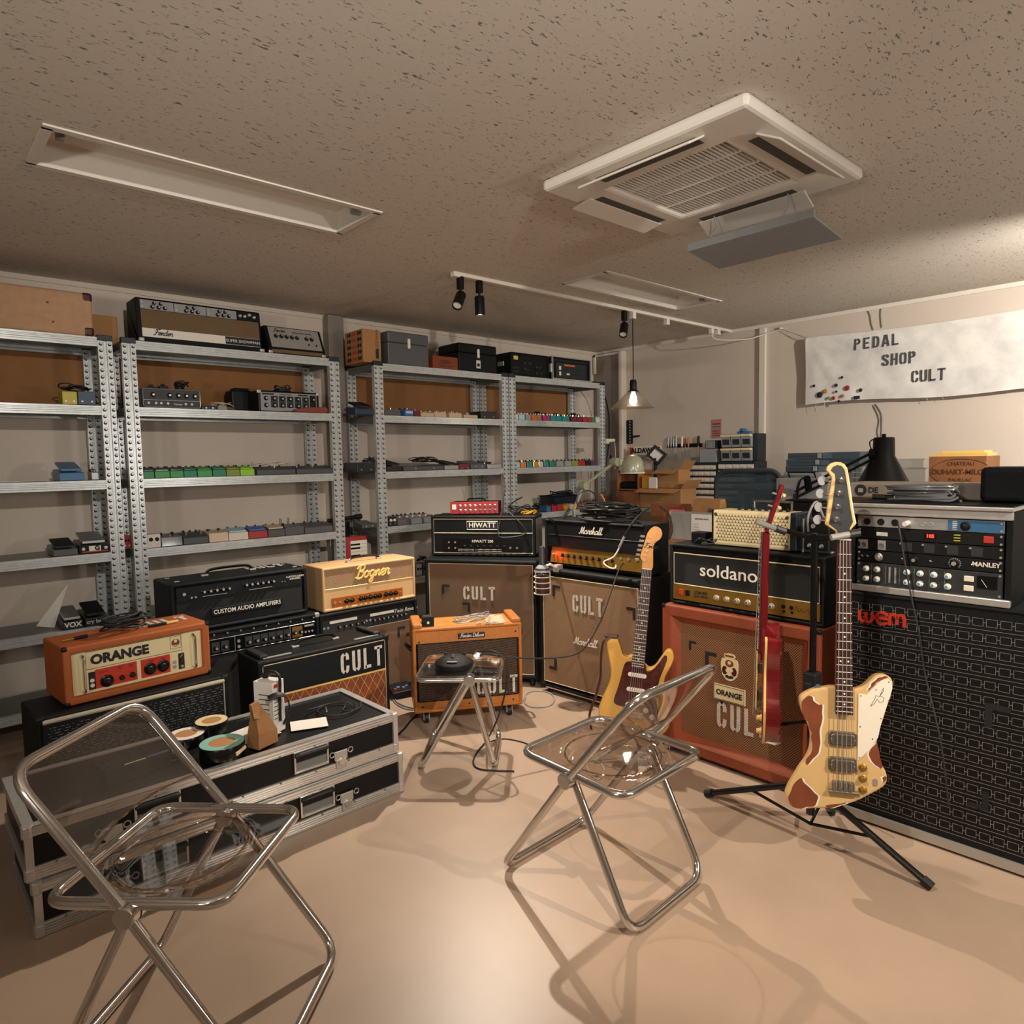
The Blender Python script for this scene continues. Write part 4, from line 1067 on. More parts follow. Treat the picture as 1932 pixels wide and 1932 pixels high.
for x, z in ((.052, .125), (.082, .098), (.108, .07)): knob(t, x, z, -.003, .011, .013, 'pearl')
part('bridge_cover', MB().box(-.045, .045, -.014, .0, .082, .115), 'chrome', t, bev=.006)
part('jack_dish', MB().prism(rrect(.03, .055, .013, cx=.075, cy=.03), -.003, .001), 'chrome', t)
strings(t, 6, .036, .052, .79, .10, -.016, -.022)
# lead and strap
part('strap', MB().tube(cr([(-.135, -.004, .445), (-.165, -.01, .42), (-.17, -.006, .34), (-.165, -.004, .25), (-.178, -.002, .16), (-.20, .0, .06), (-.19, .03, -.02)], 6), .008, 8, flat=.4), 'brown_leather', t, smooth=True)
part('strap_end', MB().box(-.165, -.105, -.006, .05, .44, .452), 'brown_leather', t, bev=.004)
t2 = thing('guitar_stand', 'low grey tube stand holding the honey blonde guitar', 'guitar stand', (pb.x, pb.y, 0), -60)
part('yoke', MB().tube(cr([(-.13, -.05, .16), (-.12, -.02, .105), (-.05, .06, .10), (.05, .06, .10), (.12, -.02, .105), (.13, -.05, .16)], 5), .008, 8), 'grey_plastic', t2, smooth=True)
for q in ((-.17, -.07, .008), (.17, -.07, .008), (0, .20, .008)): part('leg', MB().tube([(0, .06, .10), q], .008, 8), 'grey_plastic', t2)

# ---- worn cream bass with long headstock
k1 = .00183
pb = dep(1590, 1536, 2.38); pt = dep(1592, 872, 2.42)
t = thing('bass_guitar', 'worn cream bass guitar with white pickguard hanging on the black stand', 'bass guitar')
t.matrix_world = basis(pb, pt, (.45, -.35, 1.2))
def cb(X, Y): return ((X-722)/5.194*k1, (1565-Y)/5.194*k1)
bo = [(640, 330), (560, 345), (470, 365), (400, 400), (345, 440), (325, 490), (345, 600), (400, 720), (430, 830), (425, 950), (392, 1050), (330, 1150), (270, 1260), (215, 1370), (198, 1450), (225, 1530), (290, 1562), (370, 1560), (480, 1540), (590, 1525), (710, 1488), (840, 1435), (950, 1365), (1050, 1295), (1103, 1245), (1122, 1180), (1105, 1110), (1075, 1060), (1045, 990), (1030, 880), (1042, 760), (1080, 640), (1120, 490), (1152, 370), (1172, 280), (1160, 225), (1120, 190), (1060, 183), (1005, 205), (950, 265), (900, 312), (850, 335), (800, 340)]
part('body', MB().prism(cr([cb(*p) for p in bo], 3, True), 0, .042), 'bass_body', t, bev=.009, seg=3)
pgb = [(858, 385), (930, 388), (1000, 305), (1060, 240), (1120, 218), (1155, 255), (1160, 310), (1138, 400), (1100, 520), (1062, 650), (1035, 790), (970, 900), (900, 985), (852, 1030)]
pgo = part('pickguard', MB().prism([cb(*p) for p in pgb], -.004, .001), 'pearl', t, bev=.001)
for X, Y in ((880, 400), (1015, 330), (1128, 250), (1125, 430), (1058, 605), (985, 810), (875, 700), (868, 998)): part('screw', MB().cyl((*[cb(X, Y)[0], -.0042], cb(X, Y)[1]), (cb(X, Y)[0], -.0052, cb(X, Y)[1]), .0022, n=8), 'galv_dark', pgo)
part('bird_engraving', MB().tube([(cb(X, Y)[0], -.0045, cb(X, Y)[1]) for X, Y in ((965, 495), (1000, 430), (1015, 385), (1045, 400), (1080, 310), (1082, 340), (1050, 390), (1085, 400), (1080, 440), (1050, 455), (1025, 420), (1000, 470), (965, 495))], .0006, 5), 'ink', pgo)
wp = [[(345, 500), (400, 440), (440, 450), (470, 500), (520, 522), (535, 580), (530, 700), (510, 800), (515, 900), (490, 1000), (450, 1050), (400, 1112), (375, 1095), (425, 1000), (438, 850), (420, 750), (368, 640)],
      [(330, 1250), (370, 1300), (440, 1352), (490, 1420), (480, 1500), (400, 1540), (300, 1552), (240, 1510), (225, 1440), (260, 1350)],
      [(1022, 850), (1042, 930), (1070, 1062), (1045, 1082), (990, 1040), (962, 980), (972, 915)], [(962, 305), (1015, 235), (1065, 203), (1118, 208), (1060, 238), (1000, 300), (955, 352)], [(575, 1500), (700, 1470), (760, 1455), (700, 1484), (600, 1518)], [(1080, 1180), (1100, 1160), (1112, 1190), (1095, 1225), (1080, 1215)]]
rj = random.Random(11)
for p in wp:
    q = [cb(*a) for a in p]; mx_ = sum(a for a, c in q)/len(q)
    sg = .006 if mx_ < 0 else -.006
    jag = cr([(a+(rj.random()-.5)*.006, c+(rj.random()-.5)*.006) for a, c in cr(q, 2, True)], 2, True)
    part('white_undercoat', MB().prism([(a+sg, c) for a, c in jag], -.0004, .004), 'pearl', t)
    part('worn_patch', MB().prism(jag, -.0008, .004), 'worn_wood', t)
nz = .945
neck(t, .345, nz, .054, .040, 20, 'rosewood', 'worn_wood', -.014, .026, scale=.86)
def ch(X, Y): return ((X-1340)/8.78*k1, (1536-(840+Y/8.78))*k1+.003)
hb = [(1050, 1330), (1075, 1100), (1105, 850), (1140, 640), (1150, 540), (1105, 460), (1062, 420), (1075, 350), (1130, 295), (1200, 270), (1280, 275), (1345, 310), (1390, 380), (1410, 480), (1440, 700), (1470, 930), (1500, 1140), (1535, 1310), (1440, 1420), (1420, 1560), (1250, 1560), (1210, 1440)]
h1 = part('headstock', MB().prism([ch(*p) for p in hb], -.008, .012), 'bass_body', t, bev=.004)
hf = [(1105, 1320), (1150, 1050), (1185, 760), (1205, 560), (1195, 480), (1130, 420), (1160, 360), (1230, 325), (1300, 345), (1345, 410), (1370, 560), (1405, 820), (1440, 1080), (1475, 1280), (1425, 1390), (1410, 1540), (1265, 1540), (1225, 1420)]
part('headstock_face', MB().prism([ch(*p) for p in hf], -.0095, -.0075), 'dark_plastic', h1)
for X, Y in ((1285, 580), (1255, 800), (1235, 1030), (1215, 1245)):
    x, z = ch(X, Y)
    tn = part('tuner', MB().lathe([(.0001, 0), (.0105, 0), (.0105, .01), (.007, .014), (.0075, .026), (.0001, .027)], 16, (x, -.009, z), 'y'), 'chrome', h1, smooth=True)
    part('tuner_shaft', MB().cyl((x-.015, .016, z-.004), (x-.05, .016, z-.002), .004, n=10), 'chrome', tn)
    part('tuner_key', MB().prism(cr([(x-.048, z-.014), (x-.062, z-.017), (x-.07, z-.006), (x-.07, z+.006), (x-.06, z+.016), (x-.046, z+.012)], 3, True), .013, .018), 'p_lgrey', tn, bev=.001)
for Y in (830, 1080):
    x, z = cb(714, Y)
    pk = part('pickup', MB().prism([(x+a, z+c) for a, c in rrect(.091, .050, .010)], -.009, .001), 'nickel', t, bev=.003)
    part('pickup_cover', MB().prism([(x+a, z+c) for a, c in rrect(.078, .036, .010)], -.017, -.008), 'nickel', pk, bev=.003)
    for q in range(2): part('pickup_screw', MB().cyl((x+(-.037 if q else .037), -.0165, z), (x+(-.037 if q else .037), -.0185, z), .0025, n=8), 'steel', pk)
bx, bz_ = cb(722, 1290)
br = part('bridge', MB().prism([(bx+a, bz_+c) for a, c in rrect(.07, .034, .005)], -.012, .001), 'nickel', t, bev=.002)
for q in range(4): part('saddle', MB().box(bx-.027+q*.0165-.006, bx-.027+q*.0165+.006, -.02, -.011, bz_-.012, bz_+.014), 'chrome', br, bev=.001)
part('tailpiece', MB().cyl((bx-.047, -.01, bz_-.019), (bx+.047, -.01, bz_-.019), .007, n=12), 'nickel', t)
for Y in (1095, 1200, 1310): knob(t, cb(900, Y)[0], cb(900, Y)[1], 0, .012, .017, 'gold_panel')
part('jack_plate', MB().prism([(cb(1012, 1225)[0]+a, cb(1012, 1225)[1]+c) for a, c in rrect(.014, .024, .006)], -.003, .001), 'steel', t)
x, z = cb(500, 365); part('strap_button', MB().lathe([(.0001, 0), (.013, 0), (.013, .004), (.006, .006), (.007, .012), (.0001, .013)], 16, (x, .02, z), 'z'), 'galv_dark', t)
strings(t, 4, .03, .048, nz+.01, bz_, -.021, -.023, .0011)

# ---- wine red guitar seen from its edge
pb = dep(1437, 1392, 2.72); pt = dep(1447, 1003, 2.72)
t = thing('electric_guitar', 'wine red solid body guitar hung edge-on from the black stand', 'guitar')
side = pb-CR*1.0+_f*.32
t.matrix_world = basis(pb, pt, side)
LP = (pt-pb).length/.80; t.scale = (LP, LP, LP)
lp = [(-.026, .43), (-.06, .44), (-.10, .435), (-.122, .40), (-.125, .36), (-.108, .30), (-.105, .26), (-.125, .2), (-.15, .14), (-.155, .09), (-.135, .035), (-.08, .003), (0, -.005), (.08, .003), (.135, .035), (.155, .09), (.15, .14), (.125, .2), (.105, .26), (.108, .30), (.125, .35), (.132, .395), (.12, .41), (.095, .395), (.07, .36), (.045, .345), (.028, .36)]
part('body', MB().prism(cr(lp, 4, True), .004, .058), 'wine_red', t, bev=.006, seg=3)
part('binding', MB().prism(cr([(a*1.006, c*1.004) for a, c in lp], 4, True), -.003, .006), 'binding', t, bev=.002)
part('top', MB().prism(cr([(a*.97, c*.98+.003) for a, c in lp], 4, True), -.008, -.002), 'wine_red', t)
neck(t, .33, .80, .055, .043, 22, 'rosewood', 'wine_red', -.016, .026, scale=.628)
part('neck_heel', MB().prism([(-.016, .30), (.05, .34), (.05, .40), (-.012, .47)], -.026, .026, 'x'), 'wine_red', t, bev=.008)
h1 = part('headstock', MB().box(-.038, .038, -.008, .008, 0, .19), 'wine_red', t, loc=(0, -.004, .80), rot=(R(-17), 0, 0), bev=.003)
part('headstock_veneer', MB().box(-.037, .037, -.0095, -.008, .004, .188), 'black_gloss', h1)
for i in range(3):
    for sx in (-1, 1):
        tn = part('tuner', MB().cyl((sx*.02, -.009, .05+i*.05), (sx*.02, -.025, .05+i*.05), .0035, n=10), 'steel', h1)
        part('tuner_button', MB().cyl((sx*.046, .016, .05+i*.05), (sx*.064, .016, .05+i*.05), .008, .006, n=10), 'binding', tn, bev=.002)
        part('tuner_housing', MB().box(sx*.02-.008, sx*.02+.026 if sx > 0 else sx*.02+.008, .008, .02, .042+i*.05, .058+i*.05), 'steel', tn)
for z in (.17, .275): part('pickup', MB().box(-.038, .038, -.024, -.008, z-.02, z+.02), 'nickel', t, bev=.002)
part('pickguard', MB().box(.03, .09, -.028, -.025, .13, .34), 'binding', t, bev=.001)
part('bridge', MB().box(-.045, .045, -.03, -.008, .118, .13), 'nickel', t, bev=.002); part('tailpiece', MB().box(-.05, .05, -.026, -.008, .07, .085), 'nickel', t, bev=.003)
for x, z in ((.085, .1), (.12, .11), (.085, .05), (.115, .06)): knob(t, x, z, -.008, .011, .016, 'binding')
jp = part('jack_plate', MB().box(-.02, .02, -.003, .003, -.018, .018), 'pearl', t, loc=(.118, .035, .024), rot=(R(90), 0, R(55)))
part('jack_hole', MB().cyl((0, -.003, 0), (0, -.005, 0), .007, n=12), 'steel', jp)
strings(t, 6, .036, .05, .80, .085, -.034, -.026)

# ---- stand for both hanging guitars
sx_, sy_ = 2.515, 1.125
t = thing('guitar_stand', 'black tripod guitar stand between the orange cabinet and the bass', 'guitar stand', (sx_, sy_, 0))
part('pole', MB().cyl((0, 0, .10), (0, 0, .62), .016, n=14), 'black_gloss', t)
part('upper_pole', MB().cyl((0, 0, .60), (0, 0, 1.17), .012, n=14), 'black_gloss', t)
part('height_clutch', MB().box(-.028, .028, -.024, .024, .575, .65).box(-.05, -.02, -.014, .014, .56, .62), 'rubber', t, bev=.006)
for q in ((at(1332, 1497, 'z', .012)-Vector((sx_, sy_, 0))), Vector((-.02, -.42, .012)), Vector((.235, .02, .012))):
    lg = part('leg', MB().tube([(0, 0, .22), tuple(q)], .0125, 10), 'black_gloss', t, smooth=True)
    part('rubber_foot', MB().tube([tuple(Vector((0, 0, .22)).lerp(q, .93)), tuple(q)], .0165, 10), 'rubber', lg)
    part('brace', MB().tube([(0, 0, .06), tuple(Vector((0, 0, .22)).lerp(q, .55))], .006, 8), 'black', lg)
    if q.y > .3: part('yellow_clip', MB().box(-.016, .016, -.014, .014, -.014, .014), 'p_amber', lg, loc=tuple(Vector((0, 0, .22)).lerp(q, .12)), bev=.003)
part('leg_collar', MB().cyl((0, 0, .19), (0, 0, .25), .024, n=14), 'rubber', t)
ya = dep(1478, 1000, 2.70)-Vector((sx_, sy_, 0)); yb = dep(1585, 1012, 2.44)-Vector((sx_, sy_, 0))
for q, nm in ((ya, 'arm'), (yb, 'arm')): part(nm, MB().tube([(0, 0, 1.15), tuple(q)], .010, 8), 'black', t)
def yoke(c, dx, L):
    o = part('hanger_yoke', MB().tube([tuple(c+dx*-.5*L), tuple(c+dx*.5*L)], .011, 10), 'grey_plastic', t)
    part('yoke_pad', MB().tube([tuple(c+dx*.22*L), tuple(c+dx*.6*L)], .014, 10), 'dark_plastic', o)
yoke(dep(1452, 993, 2.68)-Vector((sx_, sy_, 0)), (dep(1490, 1003, 2.68)-dep(1438, 985, 2.68)).normalized(), .11)
yoke(dep(1592, 1010, 2.385)-Vector((sx_, sy_, 0)), (dep(1620, 1003, 2.38)-dep(1570, 1012, 2.38)).normalized(), .09)
bl = dep(1462, 1368, 2.72)-Vector((sx_, sy_, 0)); bl2 = Vector((0, 0, .46))
part('body_arm', MB().tube([tuple(bl2), tuple(bl)], .007, 8), 'black', t); part('body_rest', MB().tube([tuple(bl+Vector((0, 0, -.02))), tuple(bl+Vector((0, 0, .03)))], .017, 10), 'grey_plastic', t)
# ================================================================== things on the racks
def sx_at(px, py, y): return at(px, py, 'y', y).x

def pedal(label, x0, x1, z, col, style='stomp', y=4.428, h=None, knobs=2, top=None, group=None, dpt=None, name=None, kcol='black'):
    """effect pedal standing on a shelf; x0..x1 in metres, front at y"""
    w = x1-x0; cx = (x0+x1)/2
    h = h or .045; d = dpt or (.11 if style != 'wide' else .14)
    nm = name or {'stomp': 'stompbox', 'compact': 'compact_pedal', 'wide': 'multi_switch_pedal', 'wah': 'wah_pedal', 'box': 'effect_box', 'flat': 'floor_unit'}[style]
    t = thing(nm, label, 'effect pedal', (cx, y, z), 0, group)
    g = w/2-.0012
    if style == 'stomp':
        part('body', MB().prism([(0, 0), (d, 0), (d, h), (.006, h*.86)], -g, g, 'x'), col, t, bev=.003)
        for i in range(knobs): knob(t, (i-(knobs-1)/2)*g*1.1, h*.97, d*.72, min(.008, g*.45), .012, kcol, up=True)
        part('footswitch', MB().cyl((0, d*.25, h*.86), (0, d*.25, h*.86+.014), .005, n=10), 'chrome', t)
    elif style == 'compact':
        part('body', MB().prism([(0, 0), (d, 0), (d, h), (d*.62, h), (.004, h*.72)], -g, g, 'x'), col, t, bev=.003)
        part('treadle', MB().prism([(.012, h*.76), (d*.58, h*1.02), (d*.58, h*1.14), (.012, h*.9)], -g*.86, g*.86, 'x'), top or col, t, bev=.002)
        for i in range(knobs): knob(t, (i-(knobs-1)/2)*g*.9, h, d*.8, min(.008, g*.35), .013, kcol, up=True)
    elif style == 'wide':
        part('body', MB().prism([(0, 0), (d, 0), (d, h), (d*.5, h), (0, h*.62)], -g, g, 'x'), col, t, bev=.004)
        for i in range(max(knobs, 1)):
            xx = (i-(max(knobs, 1)-1)/2)*g*1.2
            part('footswitch', MB().cyl((xx, d*.3, h*.75), (xx, d*.3, h*.75+.018), .006, n=10), 'chrome', t)
        for i in range(3): knob(t, (i-1)*g*.5, h, d*.8, .007, .012, kcol, up=True)
        if top: part('top_plate', MB().box(-g*.9, g*.9, d*.55, d*.95, h, h+.004), top, t)
    elif style == 'wah':
        part('base', MB().prism([(0, 0), (d, 0), (d, h*.62), (.0, h*.42)], -g, g, 'x'), col, t, bev=.004)
        part('rocker', MB().prism([(.01, h*.50), (d*.95, h*.86), (d*.95, h*1.0), (.01, h*.64)], -g*.82, g*.82, 'x'), top or 'rubber', t, bev=.003)
        part('rocker_hinge', MB().cyl((-g*.7, d*.5, h*.6), (g*.7, d*.5, h*.6), .006, n=8), 'steel', t)
    elif style == 'box':
        part('body', MB().box(-g, g, 0, d, 0, h), col, t, bev=.003)
        for i in range(knobs): knob(t, (i-(knobs-1)/2)*g*.9, h*.62, 0, min(.010, g*.3), .014, kcol)
        for i in range(2): jack(t, (i-.5)*g*1.1, h*.25, 0, .005)
    elif style == 'flat':
        part('body', MB().prism([(0, 0), (d, 0), (d, h), (0, h*.55)], -g, g, 'x'), col, t, bev=.004)
        for i in range(max(2, knobs)): part('footswitch', MB().cyl(((i-(max(2, knobs)-1)/2)*g*.9, -.001, h*.28), ((i-(max(2, knobs)-1)/2)*g*.9, -.006, h*.28), .006, n=10), 'steel', t)
    return t

def cable_heap(label, c, r, n=5, m='rubber', th=.0035, zr=.03, cat='cable', name='cable_bundle', elong=1, seed=1, group=None):
    rnd = random.Random(seed); b = MB(); pts = []
    for k in range(n):
        a0 = rnd.random()*6.28; rr = r*(.55+.45*rnd.random()); zz = th+zr*rnd.random(); ox, oy = (rnd.random()-.5)*r*.5, (rnd.random()-.5)*r*.4
        for i in range(9):
            a = a0+i*.7; pts.append((ox+rr*math.cos(a)*elong, oy+rr*.7*math.sin(a), max(th, zz+.012*math.sin(a*1.7+k))))
    b.tube(cr(pts, 3), th, 6)
    return solid(name, b, m, label, cat, c, 0, group, smooth=True)

A = 'the rack left of the pillar'; B_ = 'the middle rack'; D_ = 'the corner rack'
# ---- rack left of the pillar, top: two old effect amps
t = thing('amplifier_head', 'vintage black amp head with silver knob plates and brown grille on a rack top', 'amplifier', (1.50, 4.435, 2.1868))
w, h, d = .735, .262, .25
part('cabinet', MB().prism([(.0, 0), (d, 0), (d, h), (.055, h), (.045, h-.012), (.02, .0)], -w/2, w/2, 'x'), 'tolex', t, bev=.008)
f = lambda z: .0+.018+.0*z
def slant(nm, x0, x1, z0, z1, m, parent=t, off=.0):
    k = .1
    return part(nm, MB().add([(x0, .02+z0*k-off, z0), (x1, .02+z0*k-off, z0), (x1, .02+z1*k-off, z1), (x0, .02+z1*k-off, z1), (x0, .03+z0*k, z0), (x1, .03+z0*k, z0), (x1, .03+z1*k, z1), (x0, .03+z1*k, z1)], [(0, 1, 2, 3), (0, 4, 5, 1), (1, 5, 6, 2), (2, 6, 7, 3), (3, 7, 4, 0), (7, 6, 5, 4)]), m, parent)
slant('grille_cloth', -.345, .35, .085, .192, 'cloth_fender', off=.004)
fp = slant('name_strip', -.345, .35, .032, .083, 'white', off=.005)
slant('dark_nameplate', .13, .35, .034, .081, 'ink', off=.007)
text(t, 'SUPER SHOWMAN', .026, .24, .056, .0175, 'white', name='panel_lettering', rot=(82, 0, 0))
cursive(t, 'Fender', .034, -.235, .046, .0165, 'ink', .06)
for i in range(3):
    p = slant('control_plate', -.345+i*.187, -.345+i*.187+.183, .195, .248, 'p_lgrey', off=.004)
    for q in range(3): knob(t, -.25+i*.187+q*.034-.03, .21, .036, .010, .017, 'black', cap='steel')
    for q in range(2): knob(t, -.24+i*.187+q*.036-.03, .233, .038, .009, .017, 'black', cap='steel')
    for q in range(2): jack(t, -.335+i*.187, .21+q*.022, .037, .006)
for q in range(4): knob(t, .235+q*.03, .222+(.012 if q == 2 else 0), .038, .009, .015, 'steel')
for sx in (-1, 1): part('corner_protector', MB().box(sx*(w/2-.012)-.014, sx*(w/2-.012)+.014, -.004, .03, -.0, .022), 'steel', t, bev=.004)
t = thing('effect_unit', 'black effect unit with sloped silver face and seven knobs on a rack top', 'effect unit', (2.10, 4.435, 2.1868))
w, h, d = .40, .19, .2
part('case', MB().prism([(0, 0), (d, 0), (d, h), (.075, h), (0, .03)], -w/2, w/2, 'x'), 'tolex', t, bev=.006)
q = R(25.1)
fpm = Matrix.Translation((0, -.001, .032)) @ Matrix.Rotation(-q, 4, 'X')
fp = part('face_plate', MB().box(-w/2+.022, w/2-.022, -.003, .002, .012, .165), 'alu', t); fp.matrix_local = fpm
for i in range(7): knob(fp, -.135+i*.037+(.03 if i > 4 else 0), .095, -.003, .0125, .018, 'black', cap='steel')
for i in range(5): jack(fp, -.13+i*.04, .05, -.003, .006)
for i in range(2): part('toggle_switch', MB().cyl((.085+i*.055, -.003, .045), (.085+i*.055, -.016, .05), .005, .003, n=8), 'black', fp)
cursive(fp, 'Fender', .026, -.105, .13, -.004, 'ink', .06); text(fp, 'SPECIAL EFFECTS CENTER', .012, .055, .135, -.004, 'ink', name='panel_lettering')
part('grille_strip', MB().box(-w/2+.022, w/2-.022, -.002, .01, .006, .028), 'cloth_fender', t)
for sx in (-1, 1): part('corner_protector', MB().box(sx*(w/2-.012)-.013, sx*(w/2-.012)+.013, -.004, .022, 0, .02), 'steel', t, bev=.004)
# second shelf
z = 1.8075
t = thing('microphone_mixer', 'grey faced mixer with five knobs at the left of the second shelf', 'mixer', (1.29, 4.43, z))
w, h, d = .325, .112, .19
part('case', MB().box(-w/2-.012, w/2-.01, .012, d, .004, h-.006), 'black', t)
fp = part('face_plate', MB().prism(rrect(w, h, .012, 4, 0, h/2), 0, .012), 'dark_plastic', t)
part('face_border', MB().tube([(a, -.001, c+h/2) for a, c in rrect(w-.008, h-.008, .01, 4)], .0016, 5, True), 'steel', t)
part('divider_line', MB().box(-w/2+.006, w/2-.006, -.001, .0, .043, .0445), 'white', t)
for i, x in enumerate((-.105, -.015, .035, .08, .128)): knob(t, x, .073, 0, .013, .016, 'black', cap='pearl')
for i, x in enumerate((-.13, -.09, -.062, -.025, .075, .11)): jack(t, x, .025, 0, .007, 'white')
text(t, 'Honey', .018, .03, .022, -.001, 'white', shear=.35, name='panel_lettering')
for x, wd, hh in ((-.095, .05, .016), (-.03, .05, .024)): solid('power_adapter', MB().box(-wd/2, wd/2, 0, .05, 0, hh).box(-.01, .01, .015, .035, hh, hh+.014), 'black', 'black power adapter on the grey mixer, '+('left' if x < -.05 else 'middle')+' of the heap', 'power adapter', (1.29+x, 4.47, z+.1075), bev=.003)
cable_heap('wound black adapter lead on the grey mixer', (1.36, 4.50, z+.108), .04, 7, zr=.05, seed=4)
t = thing('mixer', 'silver and black reverb mixer tilted up at the right of the second shelf', 'mixer', (2.045, 4.478, z), 0)
w, h, d = .43, .14, .17
part('case', MB().box(-w/2, w/2, 0, d, 0, h), 'black', t, bev=.01)
fp = plate(t, 'face_plate', -w/2+.015, w/2-.022, .008, h-.012, -.003, .002, 'p_lgrey')
plate(fp, 'title_strip', -.19, -.11, h-.028, h-.018, -.004, -.002, 'ink'); plate(fp, 'title_strip', .06, .13, h-.028, h-.018, -.004, -.002, 'ink')
text(fp, 'REVERB  MIXER', .012, -.03, h-.023, -.004, 'ink', name='panel_lettering')
for i in range(6):
    if i: plate(fp, 'channel_field', -.165+i*.055-.022, -.165+i*.055+.026, .03, h-.034, -.004, -.002, 'dark_plastic')
    for j in range(2): knob(t, -.165+i*.055, .088-.045*j, -.004, .013, .014, 'black', cap='steel')
plate(fp, 'channel_field', .142, .188, .012, h-.02, -.0045, -.002, 'black'); knob(t, .166, .09, -.0045, .012, .014, 'black', cap='steel')
for sx in (-1, 1): part('corner_protector', MB().box(sx*(w/2-.008)-.012, sx*(w/2-.008)+.012, -.005, .02, h-.02, h+.002), 'steel', t, bev=.003)
solid('canvas_bag', MB().box(-.075, .075, 0, .12, 0, .15).box(-.05, .055, .02, .10, .145, .168), 'black', 'black drawstring bag behind the reverb mixer', 'bag', (1.80, 4.66, z), bev=.02, seg=3)
cable_heap('grey wound cable resting on the reverb mixer', (2.02, 4.54, z+.141), .06, 6, 'dark_plastic', zr=.035, seed=9)
b = MB().prism(cr([(-.13, .002), (-.125, .018), (-.06, .034), (.04, .04), (.10, .04), (.10, .001), (0, .0)], 3, True), 0, .035)
solid('leather_strap', b, 'red_leather', 'folded red brown leather strap at the right end of the second shelf', 'strap', (2.19, 4.43, z), bev=.006)
pedal('small grey metal box with wires between the two mixers', 1.555, 1.61, z, 'p_lgrey', 'stomp', h=.03, knobs=1)
pedal('low dark blue pedal left of the small grey box', 1.46, 1.55, z, 'p_navyp', 'flat', h=.03, y=4.44)
cable_heap('pale thin wires lying between the two mixers', (1.64, 4.58, z), .09, 5, 'creamp' if 0 else 'p_creamp', .002, .05, seed=12)
# third shelf: a row of greens
z = 1.3915
gl = [(270, 291.5, 'p_dgreen', 'dark green'), (292.5, 321, 'p_green', 'mid green'), (321.5, 347, 'p_green', 'mid green'), (347.5, 372, 'p_dgreen', 'blue green'), (373, 401, 'p_green', 'mid green'), (402, 427, 'p_dgreen', 'blue green'), (428, 453, 'p_olive', 'olive'), (454, 481, 'p_lime', 'lime green')]
for i, (a, c, m, nm) in enumerate(gl):
    pedal(f'{nm} compact pedal, {ORD[i]} from the left in the green row', sx_at(a, 895, 4.43), sx_at(c, 895, 4.43), z, m, 'compact', h=.056, knobs=3, top='p_dgrey' if i in (0, 1, 2) else ('p_lime' if i == 7 else None), group='green compact pedals')
pedal('long charcoal floor pedal next to the lime green pedal', sx_at(485, 890, 4.43), sx_at(558, 890, 4.43), z, 'p_dgrey', 'wide', h=.055, knobs=3)
pedal('long charcoal floor pedal at the right end of the green row', sx_at(560, 890, 4.43), sx_at(627, 890, 4.43), z, 'p_dgrey', 'wide', h=.055, knobs=1)
cable_heap('pale cables coiled on the charcoal floor pedals', (1.90, 4.50, z+.062), .09, 4, 'p_offw', .0025, .02, seed=21, elong=1.6)
# fourth shelf
z = .9815
r4 = [(238, 252, 'p_red', 'box', 'red metal box half hidden behind the rack post'), (277, 303.5, 'p_offw', 'box', 'white two knob pedal beside the rack post'), (304, 345, 'p_dgrey', 'stomp', 'charcoal pedal right of the white two knob pedal'), (346, 394, 'p_dgrey', 'wide', 'charcoal double switch pedal with silver top edge'),
      (395, 431.5, 'p_creamp', 'stomp', 'cream pedal left of the pale blue pedal'), (432, 469.5, 'p_offw', 'compact', 'white pedal with a pale blue treadle'), (470, 506, 'p_red', 'compact', 'red pedal with a bright blue treadle'), (507, 539, 'p_dgrey', 'compact', 'dark pedal with a pale sage treadle'),
      (539.5, 575.5, 'p_dgrey', 'stomp', 'charcoal single switch pedal near the shelf end'), (576, 629, 'p_grey', 'wide', 'wide steel grey pedal with three switches')]
for a, c, m, st, lb in r4:
    tp = {'white pedal with a pale blue treadle': 'p_lblue', 'red pedal with a bright blue treadle': 'p_blue', 'dark pedal with a pale sage treadle': 'p_creamp'}.get(lb)
    pedal(lb+' on the fourth shelf', sx_at(a, 1015, 4.432), sx_at(c, 1015, 4.432), z, m, st, h=.08 if st == 'box' else .066, dpt=.15 if st != 'box' else .08, top=tp, knobs=2, kcol='black', y=4.432 if m != 'p_red' or st != 'box' else 4.5)
for i, (a, c) in enumerate(((320, 360), (385, 420), (430, 470), (490, 520))):
    pedal(f'black pedal in the second row of the fourth shelf, {ORD[i]} from the left', sx_at(a, 1000, 4.62), sx_at(c, 1000, 4.62), z, 'p_blackp', 'stomp', y=4.62, h=.05, knobs=2+i % 2)
t = thing('spring_clamp', 'metal twin post mechanism standing behind the charcoal pedals', 'mechanism', (2.05, 4.63, z))
part('base', MB().box(-.05, .05, 0, .06, 0, .045), 'dark_plastic', t, bev=.004)
for sx in (-1, 1): part('post', MB().cyl((sx*.028, .03, .045), (sx*.028, .03, .10), .008, n=10), 'nickel', t)
part('cross_lever', MB().tube([(-.03, .03, .05), (.03, .03, .09)], .005, 8), 'steel', t)
